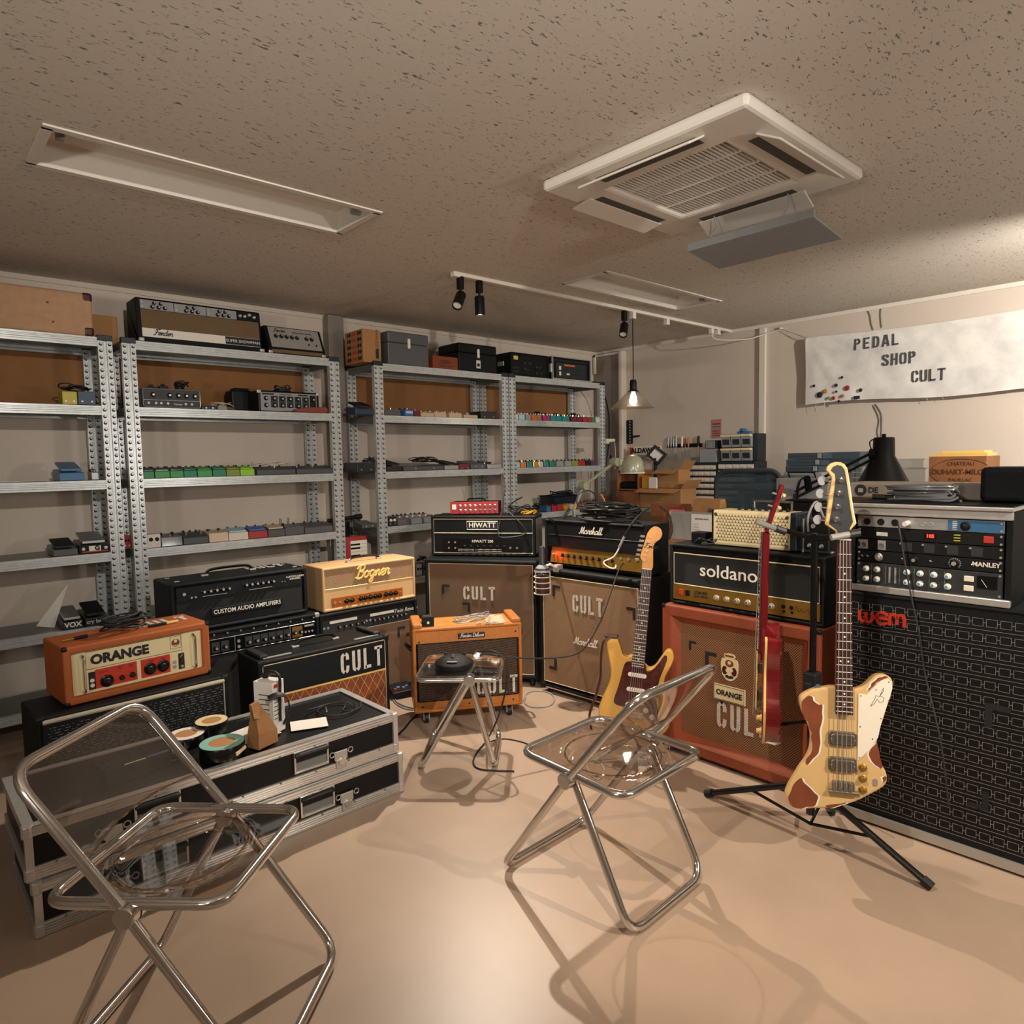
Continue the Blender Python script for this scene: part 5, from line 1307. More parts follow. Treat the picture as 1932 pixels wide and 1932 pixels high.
# lower shelves of this rack, hidden mostly; ---- far left rack
z = 2.1868
t = thing('suitcase', 'beige hard suitcase with dark red corners on the far left rack', 'suitcase', (.545, 4.44, z))
w, h, d = .72, .235, .32
part('shell', MB().box(-w/2, w/2, 0, d, 0, h), 'beige', t, bev=.015, seg=3)
for sx in (-1, 1):
    for zz in (0, h-.05): part('corner_protector', MB().box(min(sx*(w/2-.05), sx*(w/2+.002)), max(sx*(w/2-.05), sx*(w/2+.002)), -.003, .05, zz-.002*(zz == 0)+.002, zz+.052), 'oxblood', t, bev=.014, seg=3)
for xx, zz in ((.15, .16), (.17, .06), (-.1, .16)): part('rivet', MB().cyl((xx, 0, zz), (xx, -.003, zz), .006, n=10), 'oxblood', t)
solid('cardboard_carton', MB().box(0, .16, 0, .13, 0, .17), 'cardboard', 'brown carton behind the beige suitcase', 'box', (.92, 4.68, z), bev=.003)
z = 1.8075
pedal('yellow topped effect box on the far left rack', sx_at(118, 765, 4.43), sx_at(147, 765, 4.43), z, 'p_ygreen', 'box', h=.07, knobs=0)
pedal('dark blue effect box beside the yellow box', sx_at(147.5, 765, 4.43), sx_at(182, 765, 4.43), z, 'p_navyp', 'box', h=.075, knobs=0)
cable_heap('black lead lying over the yellow and blue boxes', (.80, 4.47, z+.078), .09, 4, zr=.03, seed=31)
z = 1.3915
pedal('blue treadle pedal on the far left rack', sx_at(112, 905, 4.43), sx_at(160, 905, 4.43), z, 'p_sblue', 'wah', h=.105, dpt=.2, top='p_sblue')
pedal('small chrome pedal beside the blue treadle pedal', sx_at(173, 905, 4.5), sx_at(188, 905, 4.5), z, 'p_silver', 'stomp', y=4.5, h=.05)
z = .9815
pedal('grey treadle pedal cut by the left picture edge', sx_at(100, 1045, 4.43), sx_at(148, 1045, 4.43), z, 'p_dgrey', 'wah', h=.085, dpt=.2)
t = pedal('black treadle pedal with a G panel on the far left rack', sx_at(152, 1045, 4.432), sx_at(206, 1045, 4.432), z, 'p_blackp', 'wah', h=.11, dpt=.2, top='p_silver', y=4.432)
part('front_plate', MB().box(-.075, .075, -.003, .002, .006, .044), 'black_gloss', t); part('front_stripe', MB().box(-.06, .065, -.004, .001, .008, .014), 'red_panel', t)
part('letter_field', MB().box(-.028, .03, -.0045, .001, .014, .042), 'white', t); text(t, 'G', .034, .012, .028, -.005, 'ink', bold=.002)
for sx in (-1, 1): jack(t, sx*.055, .028, -.003, .009)
z = .5715
t = pedal('chrome treadle pedal lettered on its black front, lowest visible shelf', sx_at(118, 1185, 4.43), sx_at(158, 1185, 4.43), z, 'p_blackp', 'wah', h=.10, dpt=.22, top='p_silver')
text(t, 'VOX', .038, 0, .024, -.002, 'white', bold=.001)
t = pedal('black treadle pedal right of the chrome treadle pedal', sx_at(161, 1180, 4.43), sx_at(205, 1180, 4.43), z, 'p_blackp', 'wah', h=.11, dpt=.22)
text(t, 'cry baby', .03, 0, .026, -.002, 'white')
solid('paper_sheet', MB().add([(-.06, 0, 0), (.02, 0, .24), (-.15, -.04, .03), (-.06, .001, 0), (.02, .001, .24), (-.15, -.039, .03)], [(0, 1, 2), (5, 4, 3), (0, 2, 5, 3), (2, 1, 4, 5), (1, 0, 3, 4)]), 'paper', 'curled sheet of paper standing on the far left rack', 'paper', (.70, 4.55, .5715))

# ---- rack right of the pillar, top
z = 2.1868
solid('cardboard_carton', MB().box(0, .11, 0, .13, 0, .20), 'wood_dark', 'dark brown carton behind the patterned carton', 'box', (2.68, 4.71, z), bev=.002)
t = thing('cardboard_carton', 'patterned brown carton with black and red motifs', 'box', (sx_at(703, 690, 4.44), 4.44, z))
part('carton', MB().box(-.075, .075, 0, .26, 0, .235), 'cardboard', t, bev=.002)
random.seed(5)
for i in range(3):
    bb = MB()
    for j in range(5):
        for q in range(2):
            yc, zc = .03+i*.075+q*.03, .03+j*.045; bb.prism(cr([(yc-.013, zc), (yc, zc+.016), (yc+.012, zc+.004), (yc+.006, zc-.016)], 2, True), -.077, -.074, 'x')
    part('printed_motif', bb, ['ink', 'red_panel', 'ink'][i], t, kind='stuff')
part('label', MB().box(.03, .055, -.002, .001, .03, .10), 'navy', t); text(t, 'FUZZ-WAH', .03, .042, .16, -.001, 'wood_dark', rot=(90, -90, 0), name='panel_lettering')
def hardcase(label, x0, x1, y, h, m):
    w = x1-x0; t = thing('hard_case', label, 'case', ((x0+x1)/2, y, z))
    part('base', MB().box(-w/2, w/2, 0, .28, 0, h*.66), m, t, bev=.008); part('lid', MB().box(-w/2, w/2, 0, .28, h*.665, h), m, t, bev=.012)
    part('latch', MB().prism(rrect(.024, .075, .011, 4, 0, h*.67), -.008, .001), 'pearl', t, bev=.003)
    part('handle', MB().tube(cr([(-.07, .14, h), (-.05, .14, h+.016), (.05, .14, h+.016), (.07, .14, h)], 4), .008, 8), m, t)
    return t
hardcase('grey hard case with a white latch beside the patterned carton', sx_at(733, 692, 4.44), sx_at(810, 697, 4.44), 4.44, .245, 'grey_paint' if 0 else 'p_grey')
solid('cardboard_carton', MB().box(-.05, .05, 0, .1, 0, .10), 'paper', 'small white carton lying on the orange brown box', 'box', (3.17, 4.58, z+.1), bev=.002)
t = thing('cardboard_carton', 'small orange brown box with a printed label', 'box', ((sx_at(817, 698, 4.44)+sx_at(864, 698, 4.44))/2, 4.44, z))
wq = sx_at(864, 698, 4.44)-sx_at(817, 698, 4.44)
part('carton', MB().box(-wq/2, wq/2, 0, .22, 0, .098), 'orange_cab', t, bev=.002); part('label', MB().prism(rrect(.10, .03, .01, 3, 0, .055), -.001, .001), 'wood_dark', t); part('printed_line', MB().box(-.06, .07, -.001, .001, .02, .028), 'wood_dark', t)
tc = hardcase('black hard case with a white latch and a small square sticker', sx_at(866, 702, 4.44), sx_at(938, 706, 4.44), 4.44, .225, 'black')
part('sticker', MB().box(-.022, .022, -.002, .001, .03, .095), 'paper', tc); part('sticker_mark', MB().box(-.014, .014, -.003, .0, .045, .07), 'ink', tc)
# second shelf
z = 1.8075
L3 = [(671, 706, 'p_navyp', 'wah', 'dark treadle pedal at the left end', .1), (727, 757, 'p_grey', 'stomp', 'grey pedal with steel knobs', .05), (765, 781, 'p_blue', 'stomp', 'blue and white pedal', .055), (782, 794, 'p_dred', 'stomp', 'maroon pedal beside the blue pedal', .05), (795, 820, 'p_creamp', 'stomp', 'first cream pedal', .035), (820.5, 843, 'p_creamp', 'stomp', 'second cream pedal', .045), (848, 872, 'p_creamp', 'stomp', 'third cream pedal', .045), (876, 902, 'p_creamp', 'stomp', 'fourth cream pedal', .03), (907, 938, 'p_blackp', 'box', 'black box pedal at the right end', .06)]
for a, c, m, st, lb, hh in L3:
    t = pedal(lb+' on the second shelf of '+B_, sx_at(a, 788, 4.432), sx_at(c, 788, 4.432), z, m, st, h=hh, dpt=.14, knobs=2 if st != 'box' else 0, y=4.432, kcol='pearl' if 'cream' in lb else 'black')
    if 'blue and' in lb: part('white_print', MB().box(-.03, .03, -.001, .008, .02, .035), 'paper', t)
for i, (a, c, m) in enumerate(((740, 760, 'p_lgrey'), (800, 822, 'p_lgrey'), (830, 850, 'p_silver'), (865, 900, 'p_silver'))):
    pedal(f'back row toggle pedal on the second shelf, {ORD[i]} from left', sx_at(a, 780, 4.6), sx_at(c, 780, 4.6), z, m, 'stomp', y=4.6, h=.055, kcol='pearl')
# third shelf
z = 1.3915
L4 = [(674, 708, 'p_blackp', 'box', 'black power box with trailing lead', .07, .2), (731, 758, 'p_blackp', 'wah', 'black treadle pedal beside the post', .09, .22), (762, 838, 'p_dgrey', 'flat', 'large flat black floor unit', .06, .28), (839, 866, 'p_silver', 'wah', 'silver roller treadle pedal', .08, .22), (867, 887, 'p_dred', 'box', 'dark maroon box', .045, .12), (889, 917, 'p_grey', 'flat', 'grey wedge shaped pedal', .07, .2), (920, 947, 'p_silver', 'stomp', 'silver pedal with white knobs', .04, .12)]
for a, c, m, st, lb, hh, dd in L4: pedal(lb+' on the third shelf of '+B_, sx_at(a, 885, 4.432), sx_at(c, 885, 4.432), z, m, st, h=hh, dpt=dd, knobs=2 if st != 'box' else 0, y=4.432, kcol='pearl')
cable_heap('tangled black leads on the large flat floor unit', (sx_at(800, 875, 4.55), 4.55, z+.064), .10, 6, zr=.03, seed=41, elong=1.3)
cable_heap('black lead curling out of the black power box', (sx_at(700, 870, 4.5), 4.5, z+.071), .07, 4, zr=.05, seed=42)
for i, (a, c, m) in enumerate(((880, 893, 'p_red'), (895, 905, 'p_lblue'), (908, 930, 'p_blackp'))): pedal(f'small back row pedal on the third shelf, {ORD[i]} from the left', sx_at(a, 872, 4.66), sx_at(c, 872, 4.66), z, m, 'stomp', y=4.66, h=.06)
# fourth shelf
z = .9815
L5 = [(683, 709, 'p_dgrey', 'flat', 'dark flat pedal left of the post', .05), (733, 749, 'p_blackp', 'box', 'black pedal with two white knobs', .07), (751, 773, 'p_grey', 'stomp', 'grey one knob pedal', .05), (777, 797, 'p_lgrey', 'stomp', 'grey pedal with tan label', .05), (801, 822, 'p_lgrey', 'stomp', 'pale grey pedal beside the amp head', .05), (826, 850, 'p_dgrey', 'stomp', 'dark pedal hidden behind the amp head', .05)]
for a, c, m, st, lb, hh in L5: pedal(lb+' on the fourth shelf of '+B_, sx_at(a, 985, 4.432), sx_at(c, 985, 4.432), z, m, st, h=hh, dpt=.14, y=4.432, knobs=2, kcol='pearl')
for i, (a, c, m) in enumerate(((748, 762, 'p_silver'), (764, 778, 'p_silver'), (782, 796, 'p_lblue'), (798, 812, 'p_pink'))): pedal(f'small back row pedal on the fourth shelf, {ORD[i]} from left', sx_at(a, 975, 4.66), sx_at(c, 975, 4.66), z, m, 'stomp', y=4.66, h=.05)
z = .5715
for i, (a, c, m) in enumerate(((786, 797, 'p_silver'), (798, 812, 'p_grey'))): pedal(f'silver pedal beside the cream head on the fifth shelf, {ORD[i]} one', sx_at(a, 1090, 4.44), sx_at(c, 1090, 4.44), z, m, 'box', y=4.44, h=.09)
cable_heap('black lead above the silver pedals on the fifth shelf', (sx_at(800, 1080, 4.5), 4.52, z+.1), .05, 3, seed=44)

# ---- corner rack, top: two rack mount effects
z = 2.1868
t = thing('rack_case', 'black rack case with a dark knob panel on the corner rack', 'rack unit', ((sx_at(968, 708, 4.44)+sx_at(1033, 712, 4.44))/2, 4.44, z))
w, h, d = .46, .20, .38
part('case', MB().ring(w, h, .014, 0, d), 'tolex', t, bev=.004); part('back_panel', MB().box(-w/2+.012, w/2-.012, d-.02, d-.005, .012, h-.012), 'black', t)
fp = plate(t, 'face_plate', -w/2+.014, w/2-.014, .014, h-.014, .012, .02, 'black')
plate(fp, 'label', -.19, -.14, h-.06, h-.028, .01, .014, 'binding')
for x, zz in ((-.185, .07), (-.15, .07), (-.185, .035), (-.15, .035), (-.06, .115), (.0, .118), (-.03, .06), (.09, .09), (.13, .09), (.09, .04), (.14, .04), (-.06, .07)): knob(t, x, zz, .012, .011, .016, 'dark_plastic')
part('side_handle', MB().box(-w/2-.008, -w/2, .09, .17, .09, .13), 'steel', t, bev=.003)
t = thing('rack_case', 'rack case with silver rim and orange lettered effect in the room corner', 'rack unit', ((sx_at(1042, 715, 4.44)+sx_at(1113, 720, 4.44))/2, 4.44, z))
w = .52; h = .205
part('case', MB().ring(w, h, .012, 0, d), 'tolex', t); part('silver_rim', MB().ring(w+.006, h+.004, .010, -.012, .006, -.0), 'alu', t)
part('back_panel', MB().box(-w/2+.012, w/2-.012, d-.02, d-.005, .012, h-.012), 'black', t)
fp = plate(t, 'face_plate', -w/2+.012, w/2-.012, .012, h-.012, .01, .02, 'black')
plate(fp, 'unit_panel', -w/2+.06, w/2-.05, .02, h-.05, .006, .012, 'dark_plastic')
part('orange_legend', MB().box(-.09, .05, .004, .008, h-.075, h-.062), 'p_orange', fp); part('blue_strip', MB().box(-w/2+.02, w/2-.02, .006, .011, h-.036, h-.022), 'navy', fp)
for i in range(7): knob(t, -.085+i*.038, .10, .006, .010, .014, 'dark_plastic')
for i in range(5): knob(t, .0+i*.03, .055, .006, .007, .012, 'dark_plastic')
plate(fp, 'button', -.06, -.02, .05, .064, .003, .008, 'pearl')
for i in range(2): plate(fp, 'meter', -.16, -.135, .04+i*.05, .075+i*.05, .004, .008, 'pearl')
part('latch', MB().box(-w/2-.012, -w/2-.002, .0, .03, .06, .14), 'steel', t, bev=.003)
# rows of small pedals
R2 = [(973, 978.5, 'offw', 'white'), (980, 991, 'lblue', 'pale blue'), (992.5, 1002.5, 'lgrey', 'grey'), (1004, 1014, 'orange', 'orange'), (1014.5, 1022.5, 'pink', 'dusty pink'), (1025, 1032, 'magenta', 'magenta'), (1033, 1038.5, 'magenta', 'magenta'), (1040, 1050, 'tealp', 'teal'), (1051, 1060, 'tealp', 'teal'), (1062, 1075, 'tealp', 'teal'), (1079, 1088.5, 'dred', 'maroon'), (1090, 1099.5, 'dred', 'maroon'), (1101, 1109, 'red', 'crimson'), (1110, 1116, 'red', 'crimson'), (1117, 1124, 'dgreen', 'green'), (1125, 1131.5, 'offw', 'white')]
R3 = [(974, 981.5, 'lblue', 'pale blue'), (983, 993, 'orange', 'orange'), (995, 1005, 'tealp', 'teal'), (1007, 1016, 'amber', 'amber'), (1017, 1025.5, 'creamp', 'cream'), (1027, 1036, 'tealp', 'teal'), (1038, 1047, 'dgreen', 'green'), (1051, 1064, 'lgrey', 'grey'), (1067, 1079, 'lgrey', 'grey'), (1080, 1092, 'olive', 'olive'), (1093, 1105, 'red', 'red'), (1107, 1115, 'blackp', 'black'), (1116, 1124, 'purple', 'purple')]
R4 = [(1032, 1040, 'sblue', 'blue'), (1042, 1051, 'red', 'red'), (1052, 1062, 'red', 'red'), (1064, 1073, 'amber', 'amber'), (1075, 1086, 'creamp', 'cream'), (1088, 1099, 'rust', 'rust'), (1099.5, 1108.5, 'rust', 'rust'), (1110, 1120, 'orange', 'orange'), (1121, 1132, 'orange', 'orange')]
mat('p_rust', '#b0431f', .4)
for lev, py, row, sh in ((1, 796, R2, 'second'), (2, 872, R3, 'third'), (3, 940, R4, 'fourth')):
    for i, (a, c, m, nm) in enumerate(row):
        pedal(f'{nm} stompbox, {ORD[i]} from the left on the {sh} shelf of {D_}', sx_at(a, py, 4.43), sx_at(c, py, 4.43), SH[lev]+.0015, 'p_'+m, 'stomp', h=.056, y=4.43, dpt=.1, knobs=2, kcol='pearl' if lev == 1 else 'black', group=f'small stompboxes on the {sh} shelf of the corner rack')
for i, (a, c, hh) in enumerate(((1006, 1032, .085), (1047, 1060, .075), (1062, 1076, .05), (1079, 1095, .085))):
    x0, x1 = sx_at(a, 780, 4.6), sx_at(c, 780, 4.6)
    solid('power_adapter', MB().box(-(x1-x0)/2, (x1-x0)/2, 0, .08, 0, hh).box(-.02, .02, .02, .06, hh, hh+.012), 'black', f'black adapter block behind the second shelf stompboxes, {ORD[i]} from left', 'power adapter', ((x0+x1)/2, 4.60, SH[1]+.001), bev=.004)
t = thing('storage_bin', 'black bin full of loose leads on the fourth shelf of the corner rack', 'bin', (sx_at(1068, 940, 4.6), 4.60, SH[3]+.001))
part('bin', MB().prism([(-.14, 0), (.14, 0), (.16, .12), (-.16, .12)], 0, .2), 'navy', t, bev=.004); part('rim', MB().ring(.33, .21, .01, 0, .012), 'black', t, rot=(R(90), 0, 0), loc=(0, .205, .115))
cable_heap('black leads spilling over the rim of the bin', (sx_at(1068, 930, 4.65), 4.70, SH[3]+.128), .10, 6, zr=.03, seed=51, elong=1.4)
cable_heap('heap of black leads left of the bin on the fourth shelf', (sx_at(1030, 945, 4.6), 4.60, SH[3]+.001), .15, 9, zr=.06, seed=52, elong=1.3)
t = thing('clip_lamp', 'white clip lamp socket with a hanging wire on the corner rack post', 'lamp', (5.255, 4.43, 1.63))
part('clip', MB().box(-.004, .03, -.03, .0, -.03, .02), 'white_paint', t, bev=.004); part('socket', MB().cyl((.02, -.02, 0), (.10, -.03, .005), .02, .016, n=12), 'white_paint', t, smooth=True)
part('wire', MB().tube(cr([(.10, -.03, .0), (.13, -.02, -.07), (.16, 0, -.2), (.17, .02, -.28)], 5), .003, 6), 'white_paint', t); part('inline_switch', MB().box(.045, .065, -.03, -.015, -.21, -.14), 'black', t, bev=.004)
part('switch_wire', MB().tube(cr([(.05, -.022, -.0), (.06, -.022, -.1), (.055, -.022, -.2), (.07, -.02, -.4), (.06, 0, -.9)], 5), .0025, 6), 'black', t)
b = MB().tube(cr([(5.15, 4.5, 2.20), (5.30, 4.55, 2.20), (5.45, 4.6, 2.10), (5.54, 4.62, 1.9), (5.56, 4.64, 1.6), (5.52, 4.66, 1.3), (5.50, 4.7, .8), (5.50, 4.7, .02)], 6), .007, 8)
solid('power_cable', b, 'black', 'thick black cable arching off the corner rack top down the corner', 'cable', smooth=True)
# ================================================================== gear on the tall black cabinet
RKZ = .922
fl, th, RW = (2.812, 1.115), -89.5, .53
t = amp('rack_case', 'silver edged equipment rack on top of the tall black cabinet', 'equipment rack', fl, th, RW, RKZ)
RD = .40
part('case_shell', MB().ring(RW, .328, .018, .0, RD), 'tolex', t); part('back_panel', MB().box(-RW/2+.016, RW/2-.016, RD-.02, RD-.005, .016, .312), 'black', t)
part('top_edge', MB().box(-RW/2, RW/2, -.008, .012, .300, .330), 'alu', t, bev=.003); part('bottom_edge', MB().box(-RW/2, RW/2, -.012, .012, 0, .026), 'alu', t, bev=.003)
part('lid_edge', MB().box(-RW/2-.005, RW/2+.005, -.02, RD, .331, .345), 'alu', t, bev=.003); part('lid', MB().box(-RW/2, RW/2, -.01, RD-.01, .345, .349), 'tolex', t)
RT = RKZ+.349
def unit(name, label, z, u, m):
    t = amp(name, label, 'rack unit', fl, th, RW, RKZ+z)
    h = .0445*u-.002
    part('chassis', MB().box(-.215, .215, .012, .30, .002, h-.002), 'black', t)
    fp = plate(t, 'face_plate', -.241, .241, 0, h, .004, .012, m, .001)
    for sx in (-1, 1):
        for zz in (.008, h-.008): part('rack_screw', MB().cyl((sx*.232, .004, zz), (sx*.232, .001, zz), .004, n=8), 'steel', fp)
    return t, fp, h
t, fp, h = unit('preamp_unit', 'black two space rack unit with rows of blue capped knobs', .027, 2, 'dark_plastic')
for i, x in enumerate((-.205, -.165, -.06, -.015, .03, .075)):
    for j in range(2):
        k = knob(t, x, .062-j*.038, .004, .010, .018, 'pearl', cap='blue_knob')
for x in (-.12, -.10): part('fader_slot', MB().box(x-.003, x+.003, .002, .005, .015, .075), 'grey_plastic', fp)
for i in range(2): plate(fp, 'push_button', .125, .155, .05-i*.034, .07-i*.034, .0, .006, 'pearl', .002)
plate(fp, 'meter', .165, .225, .03, .075, .001, .006, 'black_gloss'); part('meter_needle', MB().tube([(.195, .0005, .036), (.178, .0005, .062)], .0008, 5), 'white', fp)
for i in range(6): plate(fp, 'divider', -.185+i*.05-.0004, -.185+i*.05+.0004, .01, .08, .0035, .005, 'grey_plastic')
t, fp, h = unit('compressor_unit', 'black one space rack unit with large dial and white letters', .117, 1, 'black')
for x, r_ in ((-.16, .013), (-.035, .012), (.095, .014)): knob(t, x, .021, .004, r_, .018, 'p_silver' if x < -.1 else 'black', cap='steel')
text(fp, 'MANLEY', .022, .19, .024, .0035, 'white', bold=.0006, name='panel_lettering')
for x in (-.22, -.20, -.075, .02, .15): part('toggle_switch', MB().cyl((x, .004, .02), (x, -.008, .024), .003, .002, n=8), 'steel', fp)
for i in range(14): part('dial_tick', MB().box(-.0008, .0008, .003, .0045, .016, .0195), 'white', fp, loc=(.095, 0, .021), rot=(0, R(-130+i*20), 0))
t, fp, h = unit('socket_unit', 'black one space patch panel with two silver sockets', .1625, 1, 'black')
for x in (-.215, -.15):
    p = plate(fp, 'socket_plate', x-.014, x+.014, .004, .040, .001, .006, 'steel'); part('socket', MB().lathe([(.011, 0), (.011, .004), (.008, .004), (.008, .001), (.0001, .001)], 16, (x, .001, .02), 'y'), 'galv_dark', p)
for i in range(4): plate(fp, 'blank_plate', -.08+i*.075, -.045+i*.075, .006, .038, .002, .006, 'dark_plastic'); part('plate_screw', MB().cyl((-.083+i*.075, .002, .034), (-.083+i*.075, -.001, .034), .004, n=8), 'steel', fp)
t, fp, h = unit('power_unit', 'black one space rack unit with red number display', .208, 1, 'black')
plate(fp, 'display', -.005, .035, .012, .032, .002, .006, 'black_gloss'); text(fp, '105', .018, .015, .022, .001, 'led_red', bold=.0004)
for i in range(3): plate(fp, 'indicator', .09, .11, .01+i*.01, .014+i*.01, .002, .006, 'p_lime' if i > 1 else 'p_ygreen')
plate(fp, 'rocker_switch', .18, .21, .01, .034, .0, .006, 'red_panel', .002); plate(fp, 'label', -.17, -.13, .012, .026, .0025, .005, 'white')
t, fp, h = unit('audio_interface', 'silver audio interface rack unit with a blue panel and white plug', .2535, 1, 'p_silver')
for x in (-.205, -.155, -.105): part('combo_socket', MB().lathe([(.013, 0), (.013, .003), (.010, .003), (.0095, .0005), (.0001, .0005)], 18, (x, .004, .02), 'y'), 'black', fp)
for x in (-.01, .015): jack(fp, x, .02, .004, .008)
plate(fp, 'blue_panel', .07, .238, .002, h-.002, .002, .006, 'p_sblue'); knob(t, .125, .02, .002, .014, .02, 'black')
for i in range(5): plate(fp, 'level_light', .085, .10, .006+i*.007, .009+i*.007, .001, .004, 'white')
part('white_plug', MB().cyl((-.06, .004, .022), (-.06, -.035, .02), .010, .009, n=12), 'white', t)
p0 = at(1693, 985, 'x', 2.775)
b = MB().tube(cr([tuple(p0), tuple(at(1697, 1000, 'x', 2.745)), tuple(at(1705, 1050, 'x', 2.75)), tuple(at(1720, 1130, 'x', 2.755)), tuple(at(1735, 1200, 'x', 2.765)), tuple(at(1745, 1270, 'x', 2.77)), tuple(at(1775, 1400, 'x', 2.72)), tuple(at(1790, 1520, 'x', 2.70))], 6), .0028, 6)
solid('headphone_cable', b, 'dark_plastic', 'thin grey lead hanging from the silver audio interface', 'cable', smooth=True)
# on the rack lid
t = thing('keyboard_case', 'grey equipment box with a round dark logo behind the coiled mic cable', 'equipment box', (3.05, .80, RT+.001), -89.5)
part('body', MB().box(-.42, .42, 0, .17, 0, .065), 'grey_paint', t, bev=.008); part('logo_disc', MB().cyl((-.37, 0, .033), (-.37, -.002, .033), .024, n=20), 'ink', t); part('logo_mark', MB().box(-.379, -.36, -.004, .0, .024, .041), 'grey_plastic', t)
text(t, 'DE', .032, -.32, .033, -.001, 'ink', bold=.001)
def coil(label, c, r, n, m, th, el=1., name='cable_coil', wob=.25, zr=.02, seed=1, rz=0):
    rnd = random.Random(seed); b = MB(); pts = []
    for k in range(n*14):
        a = k*6.2832/14; tt = k/(n*14)
        rr = r*(1-wob*abs(math.sin(tt*17+rnd.random()*.3)))
        pts.append((rr*math.cos(a)*el, rr*math.sin(a), th+zr*abs(math.sin(tt*9))+th*2*(k//14 % 3)))
    b.tube(cr(pts, 2), th, 6)
    return solid(name, b, m, label, 'cable', c, rz, smooth=True)
c0 = at(1712, 950, 'z', RT+.003)
o = coil('grey coiled microphone cable lying on the equipment rack', (2.93, .90, RT+.001), .075, 10, 'p_grey', .0048, 1.75, zr=.035, seed=3, rz=-89.5)
t = thing('microphone_plug', 'black and silver cable plugs beside the grey coiled cable', 'plug', (2.90, .99, RT+.014), 20)
part('sleeve', MB().cyl((0, 0, 0), (.0, .075, .004), .011, n=12), 'black', t); part('tip', MB().cyl((0, -.025, -.001), (0, 0, 0), .010, n=12), 'steel', t)
solid('monitor_speaker', MB().box(-.1, .1, 0, .15, 0, .13), 'tolex', 'black monitor corner at the right picture edge', 'speaker', (2.95, .62, RT+.001), -89.5, bev=.02, seg=3)

# ================================================================== on the amp heads
ZS = .742+.295+.001
t = thing('desktop_amplifier', 'small cream desktop amp with perforated front and metal handle', 'amplifier', (2.885, 1.585, ZS+.004), -92)
w, h, d = .385, .165, .13
part('shell', MB().prism([(0, .012), (.004, 0), (d, 0), (d, h), (.004, h), (0, h-.012)], -w/2, w/2, 'x'), 'cream_panel', t, bev=.004)
part('end_cap', MB().prism([(-.004, .002), (d+.004, .002), (d+.004, h+.002), (-.004, h+.002)], w/2, w/2+.03, 'x'), 'navy', t, bev=.004)
part('end_cap', MB().box(-w/2-.006, -w/2, -.002, d, .002, h+.001), 'black', t)
hb = MB()
for j in range(9):
    for i in range(22):
        x, zz = -w/2+.022+i*.0162+(.0081 if j % 2 else 0), .026+j*.0142
        for a in (90, 210, 330): hb.ribbon([(x, zz), (x+.0072*math.cos(R(a)), zz+.0072*math.sin(R(a)))], .0022, -.0012, .0008)
part('perforations', hb, 'ink', t, kind='stuff')
for sx in (-1, 1):
    for zz in (.02, h-.02): part('corner_screw', MB().cyl((sx*(w/2-.014), .0, zz), (sx*(w/2-.014), -.003, zz), .008, n=12), 'nickel', t)
for i in range(8): knob(t, -.09+i*.034, h, .055, .008, .016, 'black', up=True)
for o in [o for o in t.children if o.name.startswith('knob')]: o.location = (o.location[0], .06, h)
part('handle', MB().tube(cr([(-.03, .09, h), (-.03, .09, h+.035), (-.02, .09, h+.042), (.14, .09, h+.042), (.15, .09, h+.035), (.15, .09, h)], 3), .005, 8), 'nickel', t)
for sx in (-1, 1): part('foot', MB().box(sx*.15-.02, sx*.15+.02, .02, .1, -.005, .002), 'rubber', t)
t = thing('power_adapter', 'black power adapter with bundled lead left of the cream desktop amp', 'power adapter', (2.90, 1.86, ZS), -92)
part('brick', MB().box(-.045, .035, 0, .06, 0, .055), 'black', t, bev=.004); part('lead', MB().tube(cr([(-.01, -.02, .006), (.03, -.03, .03), (.06, -.01, .012), (.02, .0, .006), (.05, -.03, .025), (.09, .0, .01), (.04, -.035, .006), (.08, .02, .035), (.10, .05, .03)], 5), .0035, 6), 'rubber', t, smooth=True)
t = thing('preamp_module', 'small black module with a socket on the right end of the amp head', 'rack unit', (2.93, 1.305, ZS), -90)
part('case', MB().box(-.06, .06, 0, .12, 0, .145), 'dark_plastic', t, bev=.003); part('edge_rail', MB().box(-.06, -.05, -.003, .0, 0, .145), 'steel', t)
plate(t, 'upper_panel', -.045, .05, .085, .135, -.004, .001, 'black'); plate(t, 'lower_panel', -.045, .05, .012, .07, -.004, .001, 'black'); jack(t, -.01, .115, -.004, .010); 
for i in range(3): knob(t, -.025+i*.026, .03, -.004, .008, .014, 'steel')
part('cable', MB().tube(cr([(-.03, -.006, .09), (-.02, -.03, .16), (.0, .0, .22), (.02, .03, .15), (.03, .1, .10)], 5), .005, 8), 'p_lgrey', t, smooth=True)
# red mixer, cables on the piped head
ZH = .823+.27+.001
hc = Vector((3.03, 3.62, ZH))
t = thing('microphone_mixer', 'bright red mixer with two rows of knobs on the piped amp head', 'mixer', (2.94, 3.635, ZH+.006), -48)
w, h, d = .33, .082, .17
part('case', MB().box(-w/2+.004, w/2, .006, d, 0, h-.002), 'black', t, bev=.004); fp = plate(t, 'face_plate', -w/2, w/2, 0, h, -.004, .006, 'p_red', .002)
plate(fp, 'badge', -w/2+.014, -w/2+.042, .03, .065, -.006, -.003, 'pearl')
for i in range(8):
    for j in range(2): knob(t, -.095+i*.034, .056-j*.03, -.004, .0075, .014, 'steel' if i > 3 else 'pearl', cap='black')
part('handle', MB().tube(cr([(-.06, .1, h), (-.05, .1, h+.014), (.05, .1, h+.014), (.06, .1, h)], 3), .005, 7), 'black', t)
for sx in (-1, 1): part('foot', MB().cyl((sx*.13, .05, -.006), (sx*.13, .05, .001), .01), 'rubber', t)
cable_heap('black and white leads at the right end of the piped amp head', (3.16, 3.42, ZH), .10, 6, 'rubber', .0035, .05, seed=61)
